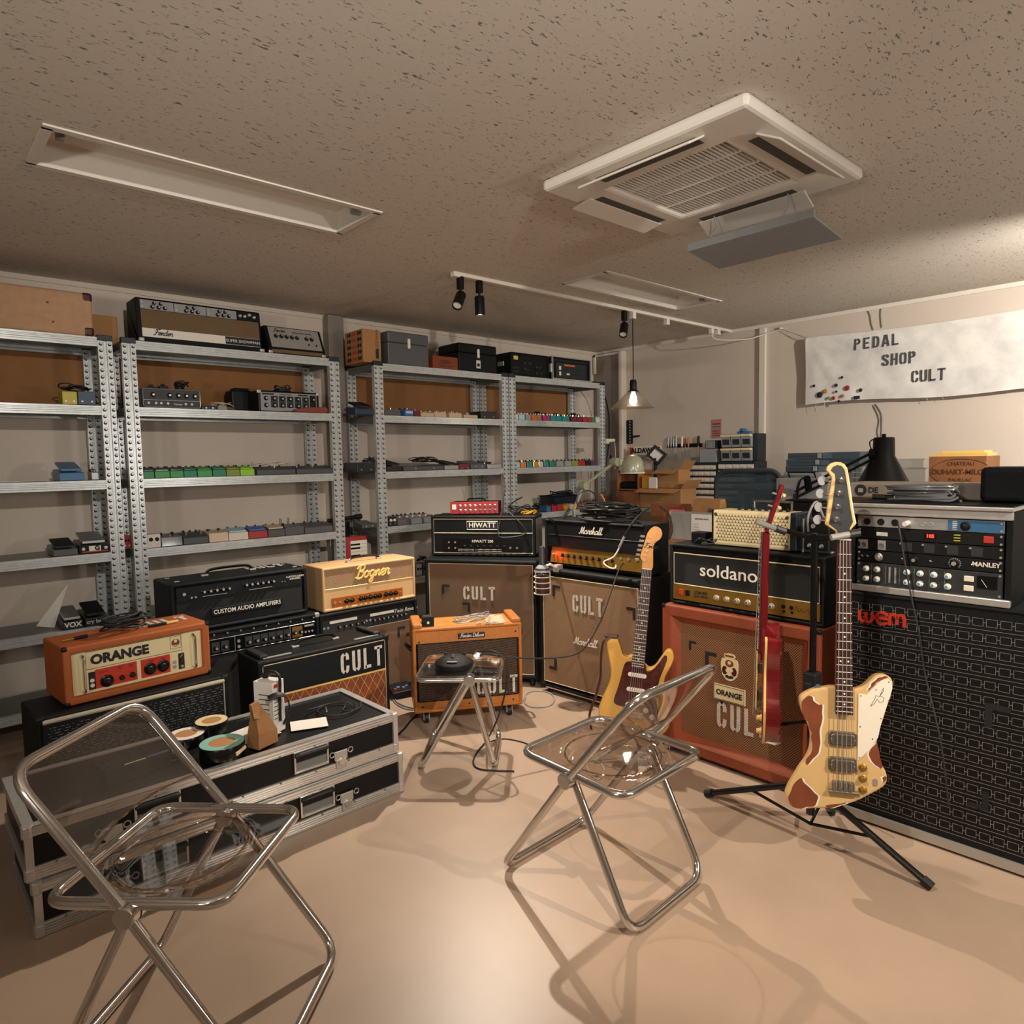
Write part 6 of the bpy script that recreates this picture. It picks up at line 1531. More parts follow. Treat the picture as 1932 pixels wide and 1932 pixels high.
cable_heap('orange yellow lead lying on the piped amp head', (3.20, 3.36, ZH), .06, 4, 'p_amber', .004, .012, seed=62, elong=1.3)
P = lambda px, py, t_: tuple(dep(px, py, t_))
b = MB().tube(cr([P(948, 958, 4.62), P(943, 985, 4.55), P(940, 1010, 4.52), P(955, 1014, 4.52), P(985, 1010, 4.5), P(992, 1000, 4.5), P(975, 980, 4.52), P(958, 962, 4.6), P(965, 950, 4.7), P(985, 938, 4.8)], 6), .0045, 6)
solid('patch_lead', b, 'rubber', 'black lead looping down the front of the piped amp head', 'cable', smooth=True)
ZM = .803+.285+.001
coil('big messy coil of black cables on the amp head with the red pilot light', (3.15, 2.66, ZM), .12, 11, 'rubber', .0055, 2.1, wob=.45, zr=.06, seed=8, rz=-87)
coil('second coil of braided black cable on top of the messy cable pile', (3.14, 2.60, ZM+.055), .10, 5, 'black', .005, 1.9, wob=.4, zr=.03, seed=9, rz=-80)
pts = []
for i in range(150):
    s = i/149; c = Vector(P(1036, 978, 4.24)).lerp(Vector(P(1075, 958, 4.32)), s)+Vector((0, 0, -.055*math.sin(s*3.14)))
    pts.append(tuple(c+Vector((.0, .009*math.cos(i*.9), .009*math.sin(i*.9)))))
solid('coiled_cord', MB().tube(pts, .0028, 5), 'rubber', 'curly telephone style cord over the left front edge of the cable pile', 'cable', smooth=True)
b = MB().tube(cr([P(1245, 955, 3.9), P(1262, 970, 3.85), P(1268, 1000, 3.8), P(1262, 1018, 3.8)], 6), .005, 6)
solid('patch_lead', b, 'rubber', 'black lead with a silver plug hanging off the right end of the cable pile', 'cable', smooth=True)
b = MB().tube([tuple(dep(1107+19*math.cos(i*.26), 945+19*math.sin(i*.26)*1.05, 4.2)) for i in range(25)], .005, 6)
solid('cable_ring', b, 'dark_plastic', 'black cable ring standing upright behind the cable pile', 'cable', smooth=True)
t = thing('patch_lead', 'white patch lead plugged into the gold panel', 'cable', (0, 0, 0))
part('lead', MB().tube(cr([P(1170, 1030, 3.85), P(1158, 1050, 3.86), P(1139, 1060, 3.88), P(1148, 1070, 3.85), P(1160, 1072, 3.83), P(1162, 1066, 3.86)], 5), .004, 6), 'white', t, smooth=True); part('plug', MB().tube([P(1178, 1012, 3.83), P(1168, 1033, 3.85)], .007, 8), 'steel', t)
part('black_end', MB().tube(cr([P(1178, 1012, 3.83), P(1195, 985, 3.8), P(1215, 965, 3.85), P(1225, 960, 3.95)], 5), .0055, 6), 'rubber', t, smooth=True)
# long guitar lead from the round pedal to the gold panel
L = [P(905, 1238, 3.33), P(915, 1234, 3.34), P(950, 1239, 3.4), P(1000, 1242, 3.45), P(1050, 1241, 3.5), P(1090, 1232, 3.53), P(1115, 1205, 3.58), P(1138, 1160, 3.64), P(1155, 1110, 3.72), P(1168, 1075, 3.8), P(1176, 1062, 3.86)]
solid('guitar_lead', MB().tube(cr(L, 7), .0042, 7), 'rubber', 'braided black lead running from the round pedal up to the gold panel', 'cable', smooth=True)
L = [P(900, 1229, 3.36), P(930, 1229, 3.3), P(950, 1243, 3.28), P(957, 1275, 3.28), P(950, 1320, 3.3), P(935, 1365, 3.3), P(918, 1397, 3.3)]
g = at(918, 1400, 'z', .005); L += [tuple(at(918, 1398, 'z', .02)), tuple(at(900, 1420, 'z', .005)), tuple(at(893, 1440, 'z', .005)), tuple(at(910, 1452, 'z', .005)), tuple(at(970, 1455, 'z', .005))]
solid('guitar_lead', MB().tube(cr(L, 7), .0042, 7), 'rubber', 'black lead dropping from the stool to the floor between its legs', 'cable', smooth=True)
def floor_cable(label, pix, m='rubber', r=.004): return solid('floor_cable', MB().tube(cr([tuple(at(x, y, 'z', r+.001)) for x, y in pix], 7), r, 6), m, label, 'cable', smooth=True)
floor_cable('thin blue lead on the floor from the stool towards the folding chair', [(920, 1402), (935, 1396), (955, 1394), (985, 1400), (1010, 1410)], 'navy', .003)
floor_cable('pale cable loop on the floor at the tweed amp corner', [(988, 1322), (995, 1308), (1015, 1303), (1038, 1308), (1046, 1320), (1035, 1332), (1005, 1334), (990, 1326), (992, 1315)], 'p_lgrey', .004)
floor_cable('grey and black cables on the floor left of the tweed amp', [(790, 1290), (760, 1300), (745, 1310), (750, 1325), (775, 1335), (800, 1336), (770, 1338), (745, 1325), (738, 1305)], 'p_lgrey', .004)
floor_cable('black cable curving on the floor behind the flight cases', [(790, 1345), (775, 1360), (760, 1378), (740, 1392), (700, 1400)], 'rubber', .005)
floor_cable('white lead on the floor under the strat style guitar', [(1100, 1420), (1105, 1440), (1115, 1462), (1130, 1470), (1140, 1455), (1135, 1440)], 'p_offw', .003)
# black multi pedal on the floor beside the tweed amp
t = thing('floor_multi_effect', 'black floor pedal with coloured buttons left of the tweed amp', 'effect pedal', tuple(at(762, 1318, 'z', 0)), -10)
part('body', MB().prism([(0, 0), (.12, 0), (.12, .07), (0, .045)], -.07, .07, 'x'), 'black', t, bev=.005)
for i, m_ in enumerate(('red_panel', 'blue_knob', 'p_lgrey', 'blue_knob')): part('button', MB().box(-.05+i*.028, -.032+i*.028, .03+.02*(i % 2), .045+.02*(i % 2), .05, .062), m_, t, bev=.002)
# things on the tweed amp
zt = .075+.475+.002
def on(px, py, z): return tuple(at(px, py, 'z', z))
t = thing('tuner_box', 'small black cube on the left of the tweed amp top', 'tuner', on(808, 1182, zt), -30)
part('body', MB().box(-.033, .033, 0, .05, 0, .055), 'black', t, bev=.003); part('open_top', MB().box(-.026, .026, .006, .044, .055, .057), 'hole', t); part('logo', MB().box(-.006, .006, -.001, .001, .014, .028), 'white', t)
cable_heap('pale and brown wires lying along the tweed amp top', (2.44, 3.06, zt), .10, 4, 'p_lgrey', .0025, .018, seed=71, elong=1.5)
rnd = random.Random(5); pts = [(.055*math.cos(a*.52)*(1+.25*rnd.random()), .04*math.sin(a*.52)*(1+.3*rnd.random())) for a in range(12)]
b = MB(); b.lathe([(.0001, .035), (.03, .03), (.05, .012), (.055, 0), (.0001, 0)], 11); b.v = [(x*(1+.3*rnd.random()), y*(1+.2*rnd.random()), z*(.6+.7*rnd.random())) for x, y, z in b.v]
solid('crumpled_tissue', b, 'p_creamp', 'crumpled pinkish tissue on the right of the tweed amp top', 'tissue', on(935, 1172, zt), -30)
solid('key_bunch', MB().tube(cr([(-.04, 0, .004), (-.02, .015, .008), (0, -.01, .004), (.02, .012, .008), (.04, -.005, .004), (.015, -.02, .006)], 4), .003, 6), 'steel', 'bunch of small metal connectors beside the tissue', 'connectors', on(912, 1178, zt), -30)

# ================================================================== on the flight case
zc = .1785+.176+.0015
t = thing('strapped_carton', 'white printed carton tied with a black strap on the flight case', 'box', on(521, 1379, zc), 28)
part('carton', MB().box(-.035, .035, -.02, .075, 0, .215), 'paper', t, bev=.001)
part('strap', MB().tube(cr([(.0, -.024, .05), (.0, -.026, .14), (-.002, -.03, .235), (.005, .02, .245), (.01, .06, .22)], 5), .017, 8, flat=.35), 'rubber', t, smooth=True)
part('strap', MB().tube(cr([(.012, -.03, .03), (.02, -.055, .09), (.0, -.06, .15), (-.045, -.055, .175), (-.075, -.03, .165)], 5), .013, 8, flat=.25), 'rubber', t, smooth=True)
part('red_logo', MB().box(-.028, -.004, -.0212, -.0195, .19, .204), 'red_panel', t)
for i in range(7): part('printed_line', MB().box(-.03, -.03+.02+.01*(i % 3), -.0212, -.0195, .06+i*.017, .063+i*.017), 'ink', t)
for i in range(5): part('printed_line', MB().box(-.0362, -.0345, .0, .05, .08+i*.02, .083+i*.02), 'ink', t)
t = thing('paper_bag', 'crumpled brown paper bag folded at the top on the flight case', 'bag', on(497, 1404, zc), 20)
vs = [(-.045, -.03, 0), (.045, -.03, 0), (.045, .035, 0), (-.045, .035, 0), (-.042, -.028, .05), (.040, -.032, .045), (.042, .03, .05), (-.04, .034, .05), (-.036, -.012, .105), (.012, -.02, .10), (.016, .02, .105), (-.034, .022, .105), (-.046, .0, .145), (-.02, -.006, .15), (-.018, .01, .15), (-.046, .012, .145)]
fs = [(3, 2, 1, 0)]
for k in range(3):
    for i in range(4): fs.append((k*4+i, k*4+(i+1) % 4, k*4+4+(i+1) % 4, k*4+4+i))
fs.append((12, 13, 14, 15))
t.scale = (1.1, 1, 1.2)
part('bag', MB().add(vs, fs), 'kraft', t); part('folded_flap', MB().add([(-.047, -.002, .146), (-.018, -.008, .151), (-.03, -.03, .10), (-.052, -.022, .105), (-.047, .0, .147), (-.018, -.006, .152), (-.03, -.028, .101), (-.052, -.02, .106)], [(0, 1, 2, 3), (7, 6, 5, 4), (0, 4, 5, 1), (1, 5, 6, 2), (2, 6, 7, 3), (3, 7, 4, 0)]), 'kraft', t)
def taperoll(label, c, r, h, top):
    t = thing('tape_roll', label, 'tape roll', c)
    part('roll', MB().lathe([(r*.62, 0), (r, 0), (r, h*.96), (r*.985, h), (r*.62, h), (r*.62, 0)], 40, cap=False), 'black_gloss', t, smooth=True)
    part('liner_face', MB().lathe([(r*.60, h-.002), (r*.97, h-.002), (r*.97, h+.001), (r*.60, h+.001), (r*.60, h-.002)], 40, cap=False), top, t)
    part('core', MB().lathe([(.0001, h*.2), (r*.61, h*.2), (r*.61, h*.99), (.0001, h*.99)], 30), 'cardboard', t)
    return t
t = taperoll('large black tape roll with a turquoise liner edge', on(420, 1424, zc), .082, .05, 'teal')
part('loose_end', MB().box(-.028, .028, -.003, .003, -.006, .006), 'cream_panel', t, loc=(.045, -.0695, .025), rot=(0, R(-8), R(33)))
taperoll('black tape roll with a cream marked face behind the turquoise one', on(400, 1382, zc), .064, .052, 'cream_panel')
taperoll('low black tape roll left of the cream marked roll', on(352, 1400, zc), .07, .035, 'white')
solid('paper_sheet', MB().box(-.075, .075, -.055, .055, 0, .001), 'paper', 'white printed card lying under the cable ring on the flight case', 'paper', on(583, 1366, zc), -22)
solid('paper_sheet', MB().box(-.06, .09, -.09, .09, 0, .0012), 'paper', 'white sheets under the paper bag on the flight case', 'paper', on(470, 1388, zc), 15)
t = thing('patch_lead', 'short black patch lead in a ring on the flight case lid', 'cable', on(632, 1340, zc+.0012))
part('lead', MB().tube(cr([(-.11, .04, .02), (-.06, .075, .006), (.02, .085, .004), (.07, .05, .004), (.05, 0, .006), (.02, -.04, .004), (.06, -.07, .004), (.10, -.05, .004), (.13, .0, .004), (.11, .05, .006), (.06, .08, .012)][:9], 6), .0035, 6), 'rubber', t, smooth=True)
part('ring', MB().tube([(.012+.085*math.cos(i*.209), .0+.085*math.sin(i*.209), .004) for i in range(30)], .0035, 6, True), 'rubber', t, smooth=True)
part('plug', MB().cyl((-.03, .03, .012), (-.045, -.01, .01), .005, .004, n=10), 'chrome', t); part('plug', MB().cyl((.07, .02, .014), (.075, -.03, .012), .005, .004, n=10), 'chrome', t)
t = thing('power_supply', 'black multi outlet power supply box seen through the left chair back', 'power supply', on(255, 1455, zc), 8)
part('case', MB().prism([(-.12, -.06), (.09, -.06), (.12, -.03), (.12, .08), (-.12, .08)], 0, .055, 'z'), 'black', t, bev=.004)
for i in range(8): part('outlet', MB().cyl((-.09+(i % 4)*.045, .01+(i//4)*.035, .055), (-.09+(i % 4)*.045, .01+(i//4)*.035, .062), .007, n=10), 'dark_plastic', t)
part('blue_legend', MB().box(.03, .10, -.05, -.04, .055, .0562), 'p_sblue', t); part('white_legend', MB().box(-.05, .02, -.05, -.045, .055, .0562), 'white', t)
cable_heap('bundle of black leads beside the power supply box', on(318, 1432, zc), .07, 7, 'rubber', .005, .035, seed=81)
# cable on the orange head
zo = .536+.232+.001
coil('black guitar lead with gold plug coiled on the orange head', (.70, 3.23, zo), .055, 7, 'rubber', .0045, 2.0, wob=.4, zr=.05, seed=14, rz=25)
t = thing('jack_plug', 'gold jack plug lying on the orange head', 'plug', (.53, 3.22, zo+.007), 12)
part('tip', MB().cyl((-.06, 0, 0), (-.015, 0, 0), .0045, n=10), 'gold_panel', t); part('sleeve', MB().cyl((-.015, 0, 0), (.035, 0, 0), .007, n=10), 'black', t)
t = thing('jack_plug', 'second jack plug with brass end on the orange head lettering', 'plug', (.865, 3.23, zo+.007), 8)
part('tip', MB().cyl((.0, 0, 0), (.05, 0, 0), .006, n=10), 'binding', t); part('sleeve', MB().cyl((-.075, 0, 0), (0, 0, 0), .006, n=10), 'black', t)

# ================================================================== hanging tube microphone
c = dep(1023, 1077, 4.12)
t = thing('studio_microphone', 'vintage microphone in a wire shock mount before the tan cabinet', 'microphone', (c.x, c.y, c.z))
t.scale = (1.12, 1.12, 1.12)
part('body', MB().lathe([(.0001, .135), (.012, .13), (.017, .12), (.017, .04), (.022, .03), (.04, .012), (.042, 0), (.0001, 0)], 20), 'dark_plastic', t, smooth=True)
part('collar', MB().lathe([(.018, .036), (.036, .016), (.044, 0), (.044, -.006), (.0001, -.006)], 20), 'p_lgrey', t, smooth=True)
part('capsule', MB().lathe([(.0001, -.028), (.041, -.028), (.041, -.118), (.0001, -.118)], 22), 'brown_leather', t, smooth=True)
for z in (-.03, -.06, -.088, -.12): part('wire_ring', MB().tube([(.044*math.cos(i*.314), .044*math.sin(i*.314), z) for i in range(20)], .003, 6, True), 'pearl', t, smooth=True)
for i in range(3): part('wire_rib', MB().cyl((.044*math.cos(i*2.1+.9), .044*math.sin(i*2.1+.9), -.004), (.044*math.cos(i*2.1+.9), .044*math.sin(i*2.1+.9), -.12), .0022, n=6), 'pearl', t)
part('bracket', MB().tube([(.0, .0, .02), (.05, -.01, .03), (.12, .0, .0)], .007, 8), 'pearl', t)
part('clamp', MB().box(.10, .14, -.02, .02, -.02, .02), 'steel', t, bev=.003)
# ================================================================== behind the cream head
c = at(672, 1012, 'y', 4.46)
t = thing('keyboard', 'slim red keyboard standing on end between the two middle racks', 'keyboard', (c.x, 4.46, 0), -4)
part('body', MB().box(-.085, .085, 0, .035, 0, c.z), 'p_red', t, bev=.006)
nk = int((c.z-.05)/.027)
for i in range(nk): part('white_key', MB().box(-.05, .078, -.012, .0, c.z-.03-(i+.94)*.027, c.z-.03-i*.027), 'pearl', t)
for i in range(nk-1):
    if i % 7 not in (2, 6): part('black_key', MB().box(-.05, .02, -.018, -.01, c.z-.03-(i+1.22)*.027, c.z-.03-(i+.78)*.027), 'black_gloss', t)
t = thing('folded_stand', 'folded black keyboard stand between the two middle racks', 'stand', (2.53, 4.68, 0))
for sx in (-1, 1): part('upright', MB().box(sx*.03-.014, sx*.03+.014, 0, .028, 0, 1.02), 'black', t, bev=.004)
part('crossbar', MB().cyl((-.13, .014, 1.035), (.14, .014, 1.05), .014, n=10), 'black', t); part('end_grip', MB().cyl((.10, .014, 1.048), (.15, .014, 1.051), .02, n=10), 'rubber', t)
solid('orange_strap', MB().tube(cr([tuple(at(948, 892, 'y', 4.40)), tuple(at(953, 915, 'y', 4.40)), tuple(at(950, 945, 'y', 4.40)), tuple(at(949, 975, 'y', 4.40))], 5), .011, 8, flat=.25), 'p_rust', 'orange red strap hanging down a rack post above the piped head', 'strap', smooth=True)
solid('orange_cable', MB().tube(cr([tuple(dep(1133, 932, 4.6)), tuple(dep(1140, 945, 4.6)), tuple(dep(1137, 960, 4.6)), tuple(dep(1141, 975, 4.5))], 5), .014, 7, flat=.5), 'p_orange', 'bright orange cord end poking up behind the cable pile', 'cord', smooth=True)
# ================================================================== right wall: banner and small things
t = thing('cloth_banner', 'white cloth banner with black stencil words and pin badges', 'banner', (5.655, 2.615, 1.865), -90)
BW, BH = 1.95, .545
nx, nz = 60, 18; vs = []; fs = []
for j in range(nz+1):
    for i in range(nx+1):
        u, v = i/nx, j/nz; x = u*BW; z = v*BH-.03*math.sin(u*3.14)*(v)+.012*math.sin(u*9)*(1-v)
        r = math.hypot(x, (BH-z)); a = math.atan2(BH-z, x+.001)
        fold = .016*math.sin(a*11)*max(0, 1-r/.48)+.005*math.sin(x*13+z*7)
        vs.append((x, -.012-abs(fold), z))
n0 = len(vs); vs += [(a, b_+.002, c) for a, b_, c in vs]
for j in range(nz):
    for i in range(nx):
        k = j*(nx+1)+i; fs.append((k, k+1, k+nx+2, k+nx+1)); fs.append((n0+k+nx+1, n0+k+nx+2, n0+k+1, n0+k))
part('cloth', MB().add(vs, fs), 'banner', t, smooth=True)
for wd, p, hh in (('PEDAL', (1612, 661), .086), ('SHOP', (1665, 691), .086), ('CULT', (1720, 722), .086)):
    q = at(*p, 'x', 5.64); q2 = at({'PEDAL': 1702, 'SHOP': 1732, 'CULT': 1787}[wd], p[1]-8, 'x', 5.64)
    L = (q.y-q2.y)/len(wd)/hh
    stencil(t, wd, hh, 2.615-q.y, q.z-1.865, -.0215, 'p_dgrey', adv=L, lw=.15, name='stencil_word')
bd = [(1536, 728, .012, 'cap'), (1547, 745, .024, 'ink'), (1558, 738, .018, 'p_amber'), (1564, 751, .013, 'p_olive'), (1573, 751, .015, 'p_red'), (1578, 727, .014, 'navy'), (1590, 747, .014, 'kraft'), (1599, 732, .02, 'p_red'), (1624, 736, .015, 'cap'), (1589, 712, .011, 'oxblood'), (1583, 757, .011, 'ink'), (1578, 739, .010, 'cap')]
for px, py, r, m_ in bd:
    q = at(px, py, 'x', 5.63); part('pin_badge', MB().lathe([(.0001, .006), (r*.7, .005), (r, 0), (.0001, 0)], 16, (0, 0, 0), 'y'), m_, t, smooth=True, loc=(2.615-q.y, -.03, q.z-1.865))
q = at(1617, 750, 'x', 5.63); part('pin_badge', MB().box(-.022, .022, -.004, 0, -.012, .012), 'ink', t, loc=(2.615-q.y, -.03, q.z-1.865))
part('tie_string', MB().tube(cr([(0.0, -.015, BH-.01), (-.10, -.005, BH+.045), (-.235, .02, BH+.11), (-.12, .0, BH+.055), (.02, -.015, BH-.005)], 5), .0022, 5), 'grey_plastic', t)
part('hook', MB().box(-.245, -.225, .012, .040, BH+.105, BH+.125), 'white_paint', t, bev=.003)
for a, zz in ((.09, -.05), (.16, -.045), (.9, -.03), (1.0, -.03)): part('loose_thread', MB().tube(cr([(a, -.014, .012), (a-.006, -.014, zz*.4), (a+.004, -.014, zz)], 3), .0012, 5), 'white', t)
for k, pp in enumerate((((1636, 581), (1642, 595), (1644, 608), (1648, 622)), ((1667, 568), (1662, 590), (1664, 618)), ((1648, 764), (1659, 790), (1656, 815), (1661, 832)), ((1652, 762), (1663, 780), (1664, 805), (1663, 832)))):
    solid('wall_wire', MB().tube(cr([tuple(at(x, y, 'x', 5.692)) for x, y in pp], 5), .004, 6), 'grey_plastic', 'thin grey wire on the wall '+['above the banner, left one', 'above the banner, right one', 'below the banner, left one', 'below the banner, right one'][k], 'wire')

def wb(x0, y0, x1, y1, x):
    a, c = at(x0, y0, 'x', x), at(x1, y1, 'x', x)
    return (a.y+c.y)/2, a.y-c.y, min(a.z, c.z), max(a.z, c.z)
def wthing(name, label, cat, px, x, z=None):
    y, w, z0, z1 = wb(*px, x); z0 = z0 if z is None else z
    return thing(name, label, cat, (x, y, z0), -90), w, z1-z0

# workbench along the right wall
BZ = 1.005
t = thing('workbench', 'grey workbench along the right wall carrying boxes and drawer cabinets', 'workbench', (5.02, 3.55, 0), -90)
part('top', MB().box(-.62, .72, 0, .66, BZ-.03, BZ), 'grey_plastic', t, bev=.004)
for sx in (-.58, .68):
    for yy in (.05, .61): part('leg', MB().box(sx-.02, sx+.02, yy-.02, yy+.02, 0, BZ-.03), 'steel', t)
def drawers(label, px, x, rows, cols):
    t, w, h = wthing('drawer_cabinet', label, 'drawer cabinet', px, x, BZ+.001)
    part('frame', MB().ring(w, h, .008, 0, .2), 'navy', t); part('back_panel', MB().box(-w/2+.006, w/2-.006, .19, .2, .006, h-.006), 'navy', t)
    cw, rh = (w-.016)/cols, (h-.016)/rows
    dm = shared(('drawer', round(cw, 3), round(rh, 3)), lambda: MB().box(-cw/2+.0015, cw/2-.0015, -.004, .15, .002, rh*.70).box(-cw*.3, cw*.3, -.012, -.003, rh*.22, rh*.36))
    rm = MB()
    for r_ in range(rows):
        for c_ in range(cols): part('drawer', dm, 'p_offw', t, loc=(-w/2+.008+cw*(c_+.5), .004, .008+rh*r_))
        part('shelf_strip', MB().box(-w/2+.006, w/2-.006, -.001, .18, .008+rh*r_+rh*.72, .008+rh*r_+rh*.98), 'navy', t)
    return t, w, h
t1, w1, h1 = drawers('small drawer cabinet with seven rows of pale drawers, left of the pair', (1294, 873, 1352, 950), 5.36, 7, 5)
t2, w2, h2 = drawers('small drawer cabinet partly behind the mesh chair, right of the pair', (1353.5, 871, 1424, 950), 5.36, 7, 5)
ztop = BZ+.001+min(h1, h2)+.001
for tt, hh in ((t1, h1), (t2, h2)): pass
t, w, h = wthing('parts_organizer', 'tilting bin organizer with six clear bins on the drawer cabinet', 'organizer', (1361, 820, 1418, 870), 5.40, BZ+h2+.0015)
part('frame', MB().box(-w/2-.002, w/2+.04, .03, .17, 0, h), 'navy', t, bev=.003)
for i in range(3):
    for j in range(2):
        cw, rh = w/3, h/2
        bn = part('bin', MB().prism([(0, .005), (.04, .005), (.04, rh-.02), (-.015, rh-.02)], -cw/2+.004, cw/2-.004, 'x'), 'p_lgrey', t, loc=(-w/2+cw*(i+.5), .0, rh*j))
        part('bin_lip', MB().box(-cw/2+.002, cw/2-.002, -.022, .02, rh-.024, rh-.004), 'cream_panel', bn, bev=.003)
        part('contents', MB().prism([(-.001, .012), (.02, .012), (.02, rh*.62), (-.0115, rh*.62)], -cw/2+.014, cw/2-.014, 'x'), 'dark_plastic', bn)
        part('bin_back', MB().box(-cw/2+.004, cw/2-.004, .026, .03, .004, rh-.02), 'p_lgrey', bn)
solid('tape_dispenser', MB().box(-.06, .05, 0, .06, 0, .022).cyl((-.02, .0, .03), (-.02, .06, .03), .02, n=12), 'p_sblue', 'blue plastic tape dispenser on the bin organizer', 'tape dispenser', (5.45, 3.06, BZ+h2+.0015+h+.001), -90)
for px, lb, nm, m_ in (((1303, 864, 1319, 873), 'small dark grey block on the left drawer cabinet', 'storage_box', 'p_grey'), ((1320, 849, 1351, 873), 'grey plastic box on the left drawer cabinet', 'storage_box', 'p_lgrey')):
    y, w, z0, z1 = wb(*px, 5.40); solid(nm, MB().box(-w/2, w/2, 0, .12, 0, z1-z0).box(-w/2+.006, w/2-.006, .004, .116, z1-z0, z1-z0+.004), m_, lb, 'box', (5.40, y, BZ+.0015+h1), -90, bev=.004)
    zz = BZ+.0015+h1+z1-z0+.0045
y, w, z0, z1 = wb(1331, 834, 1354, 849, 5.42)
t = thing('card_box', 'striped card index box on the grey plastic box', 'box', (5.42, y, zz), -90)
part('box', MB().box(-w/2, w/2, 0, .1, 0, z1-z0), 'navy', t)
for i in range(6): part('card', MB().box(-w/2+.008+i*(w-.03)/6, -w/2+.008+(i+.7)*(w-.03)/6, -.003, .002, .006, z1-z0-.004), 'p_lgrey', t)
# cartons on the bench
def carton(label, px, x, d, z=None, open_=False, m='cardboard'):
    t, w, h = wthing('cardboard_carton', label, 'box', px, x, z)
    b = MB()
    b.box(-w/2, w/2, 0, .004, 0, h).box(-w/2, w/2, d-.004, d, 0, h).box(-w/2, -w/2+.004, .004, d-.004, 0, h).box(w/2-.004, w/2, .004, d-.004, 0, h).box(-w/2, w/2, 0, d, 0, .004)
    part('carton', b, m, t)
    if open_:
        fl = part('flap', MB().box(-w/2, w/2, 0, .003, 0, .10), m, t, loc=(0, 0, h), rot=(R(110), 0, 0)); part('flap', MB().box(0, .003, 0, d, 0, .10), m, t, loc=(w/2, 0, h), rot=(0, R(40), 0))
    return t, w, h
t, w, h = carton('low wide open carton on the bench with one flap up', (1208, 921, 1284, 968), 5.10, .24, BZ+.001, True)
t, w2_, h2_ = carton('open carton full of bulbs stacked on the wide carton', (1240, 886, 1280, 919), 5.14, .18, BZ+.0025+h, True)
for i in range(5): part('bulb', MB().lathe([(.0001, .03), (.012, .025), (.016, .012), (.012, 0), (.0001, -.004)], 10, (-w2_/2+.03+i*.024, .05+.03*(i % 2), h2_-.02)), 'clear_box', t, smooth=True)
part('tape_mark', MB().box(-.02, .02, -.0015, .0, .01, .045), 'kraft', t)
solid('yellow_carton', MB().box(-.035, .035, 0, .06, 0, .115), 'p_amber', 'yellow printed carton beside the wooden crate', 'box', (5.08, at(1217, 910, 'x', 5.08).y, BZ+.0015+h+.001), -90, bev=.002)
solid('paper_stack', MB().box(-.04, .04, 0, .02, 0, .10), 'paper', 'white papers standing right of the yellow carton', 'paper', (5.07, at(1231, 910, 'x', 5.07).y, BZ+.0015+h+.001), -90)
t, w, h = wthing('wooden_crate', 'open wooden crate with black gear inside on the bench', 'crate', (1163, 887, 1205, 968), 5.08, BZ+.001)
b = MB().ring(w, h, .012, 0, .2)
part('crate', b, 'wood_box', t); part('back_board', MB().box(-w/2+.01, w/2-.01, .18, .19, .01, h-.01), 'wood_box', t); part('mid_shelf', MB().box(-w/2+.012, w/2-.012, .004, .18, h*.45, h*.45+.012), 'wood_box', t); part('front_board', MB().box(-w/2+.012, w/2-.012, .0, .01, .012, h*.42), 'wood_box', t)
part('black_gear', MB().box(-w/2+.02, w/2-.02, .02, .15, h*.48, h*.68), 'black', t, bev=.02)
# wall things
t, w, h = wthing('tool_strip', 'black magnetic tool strip with hand tools on the right wall', 'tool strip', (1258, 836, 1324, 843), 5.685)
part('bar', MB().box(-w/2, w/2, 0, .014, 0, .035), 'black', t, bev=.003)
tl = t.location.copy(); tw = w
for i, (f, m_, L, r) in enumerate(((.06, 'steel', .16, .008), (.14, 'p_silver', .18, .009), (.22, 'steel', .15, .010), (.29, 'p_silver', .19, .012), (.46, 'pearl', .17, .012), (.55, 'p_red', .14, .008), (.64, 'p_amber', .15, .009), (.92, 'black', .17, .012))):
    o = thing('hand_tool', f'{["slim steel file", "silver tweezers", "steel screwdriver", "long silver screwdriver", "white handled screwdriver", "red handled driver", "amber handled driver", "black handled knife"][i]} on the magnetic strip', 'tool', (5.678, tl.y+tw/2-f*tw, tl.z-.06), 0, 'tools on the magnetic strip')
    part('grip', MB().cyl((0, 0, .07), (0, 0, .07+L*.55), r, r*.8, n=10), m_, o, bev=.003); part('blade', MB().cyl((0, 0, -L*.35), (0, 0, .07), r*.4, n=8), 'steel', o)
t, w, h = wthing('hook_rail', 'black vertical rail with white sockets and a small arm by the corner', 'rail', (1179, 793, 1192, 837), 5.675)
part('rail', MB().box(-w/2, w/2, 0, .02, 0, h), 'black', t, bev=.003)
for i in range(8): part('socket', MB().cyl((w*.25, 0, .02+i*(h-.04)/7), (w*.25, -.004, .02+i*(h-.04)/7), .009, n=10), 'p_lgrey', t)
part('arm', MB().cyl((w/2, .01, h*.3), (w/2+.09, .01, h*.31), .009, n=8), 'black', t)
t, w, h = wthing('sign_plate', 'small lettered plate leaning on the wall above the sage lamp', 'sign', (1186, 843, 1247, 858), 5.60)
part('plate', MB().box(-w/2, w/2, 0, .012, 0, h), 'pearl', t, bev=.004); part('red_end', MB().box(-w/2+.01, -w/2+.06, -.002, .001, .008, h-.008), 'red_panel', t); part('red_end', MB().box(w/2-.07, w/2-.01, -.002, .001, .008, h-.008), 'red_panel', t); text(t, 'ALDAWE', h*.8, -.02, h/2, -.002, 'ink', bold=.003)
solid('sign_bracket', MB().box(-.14, .14, 0, .05, -.02, 0).box(-.12, -.1, .02, .12, -.02, 0), 'grey_plastic', 'grey bracket shelf holding the lettered plate', 'bracket', (5.588, t.location.y, t.location.z-.0005), -90)
t, w, h = wthing('calendar_card', 'narrow printed card in red and blue taped to the right wall', 'card', (1343, 792, 1360.5, 826), 5.694)
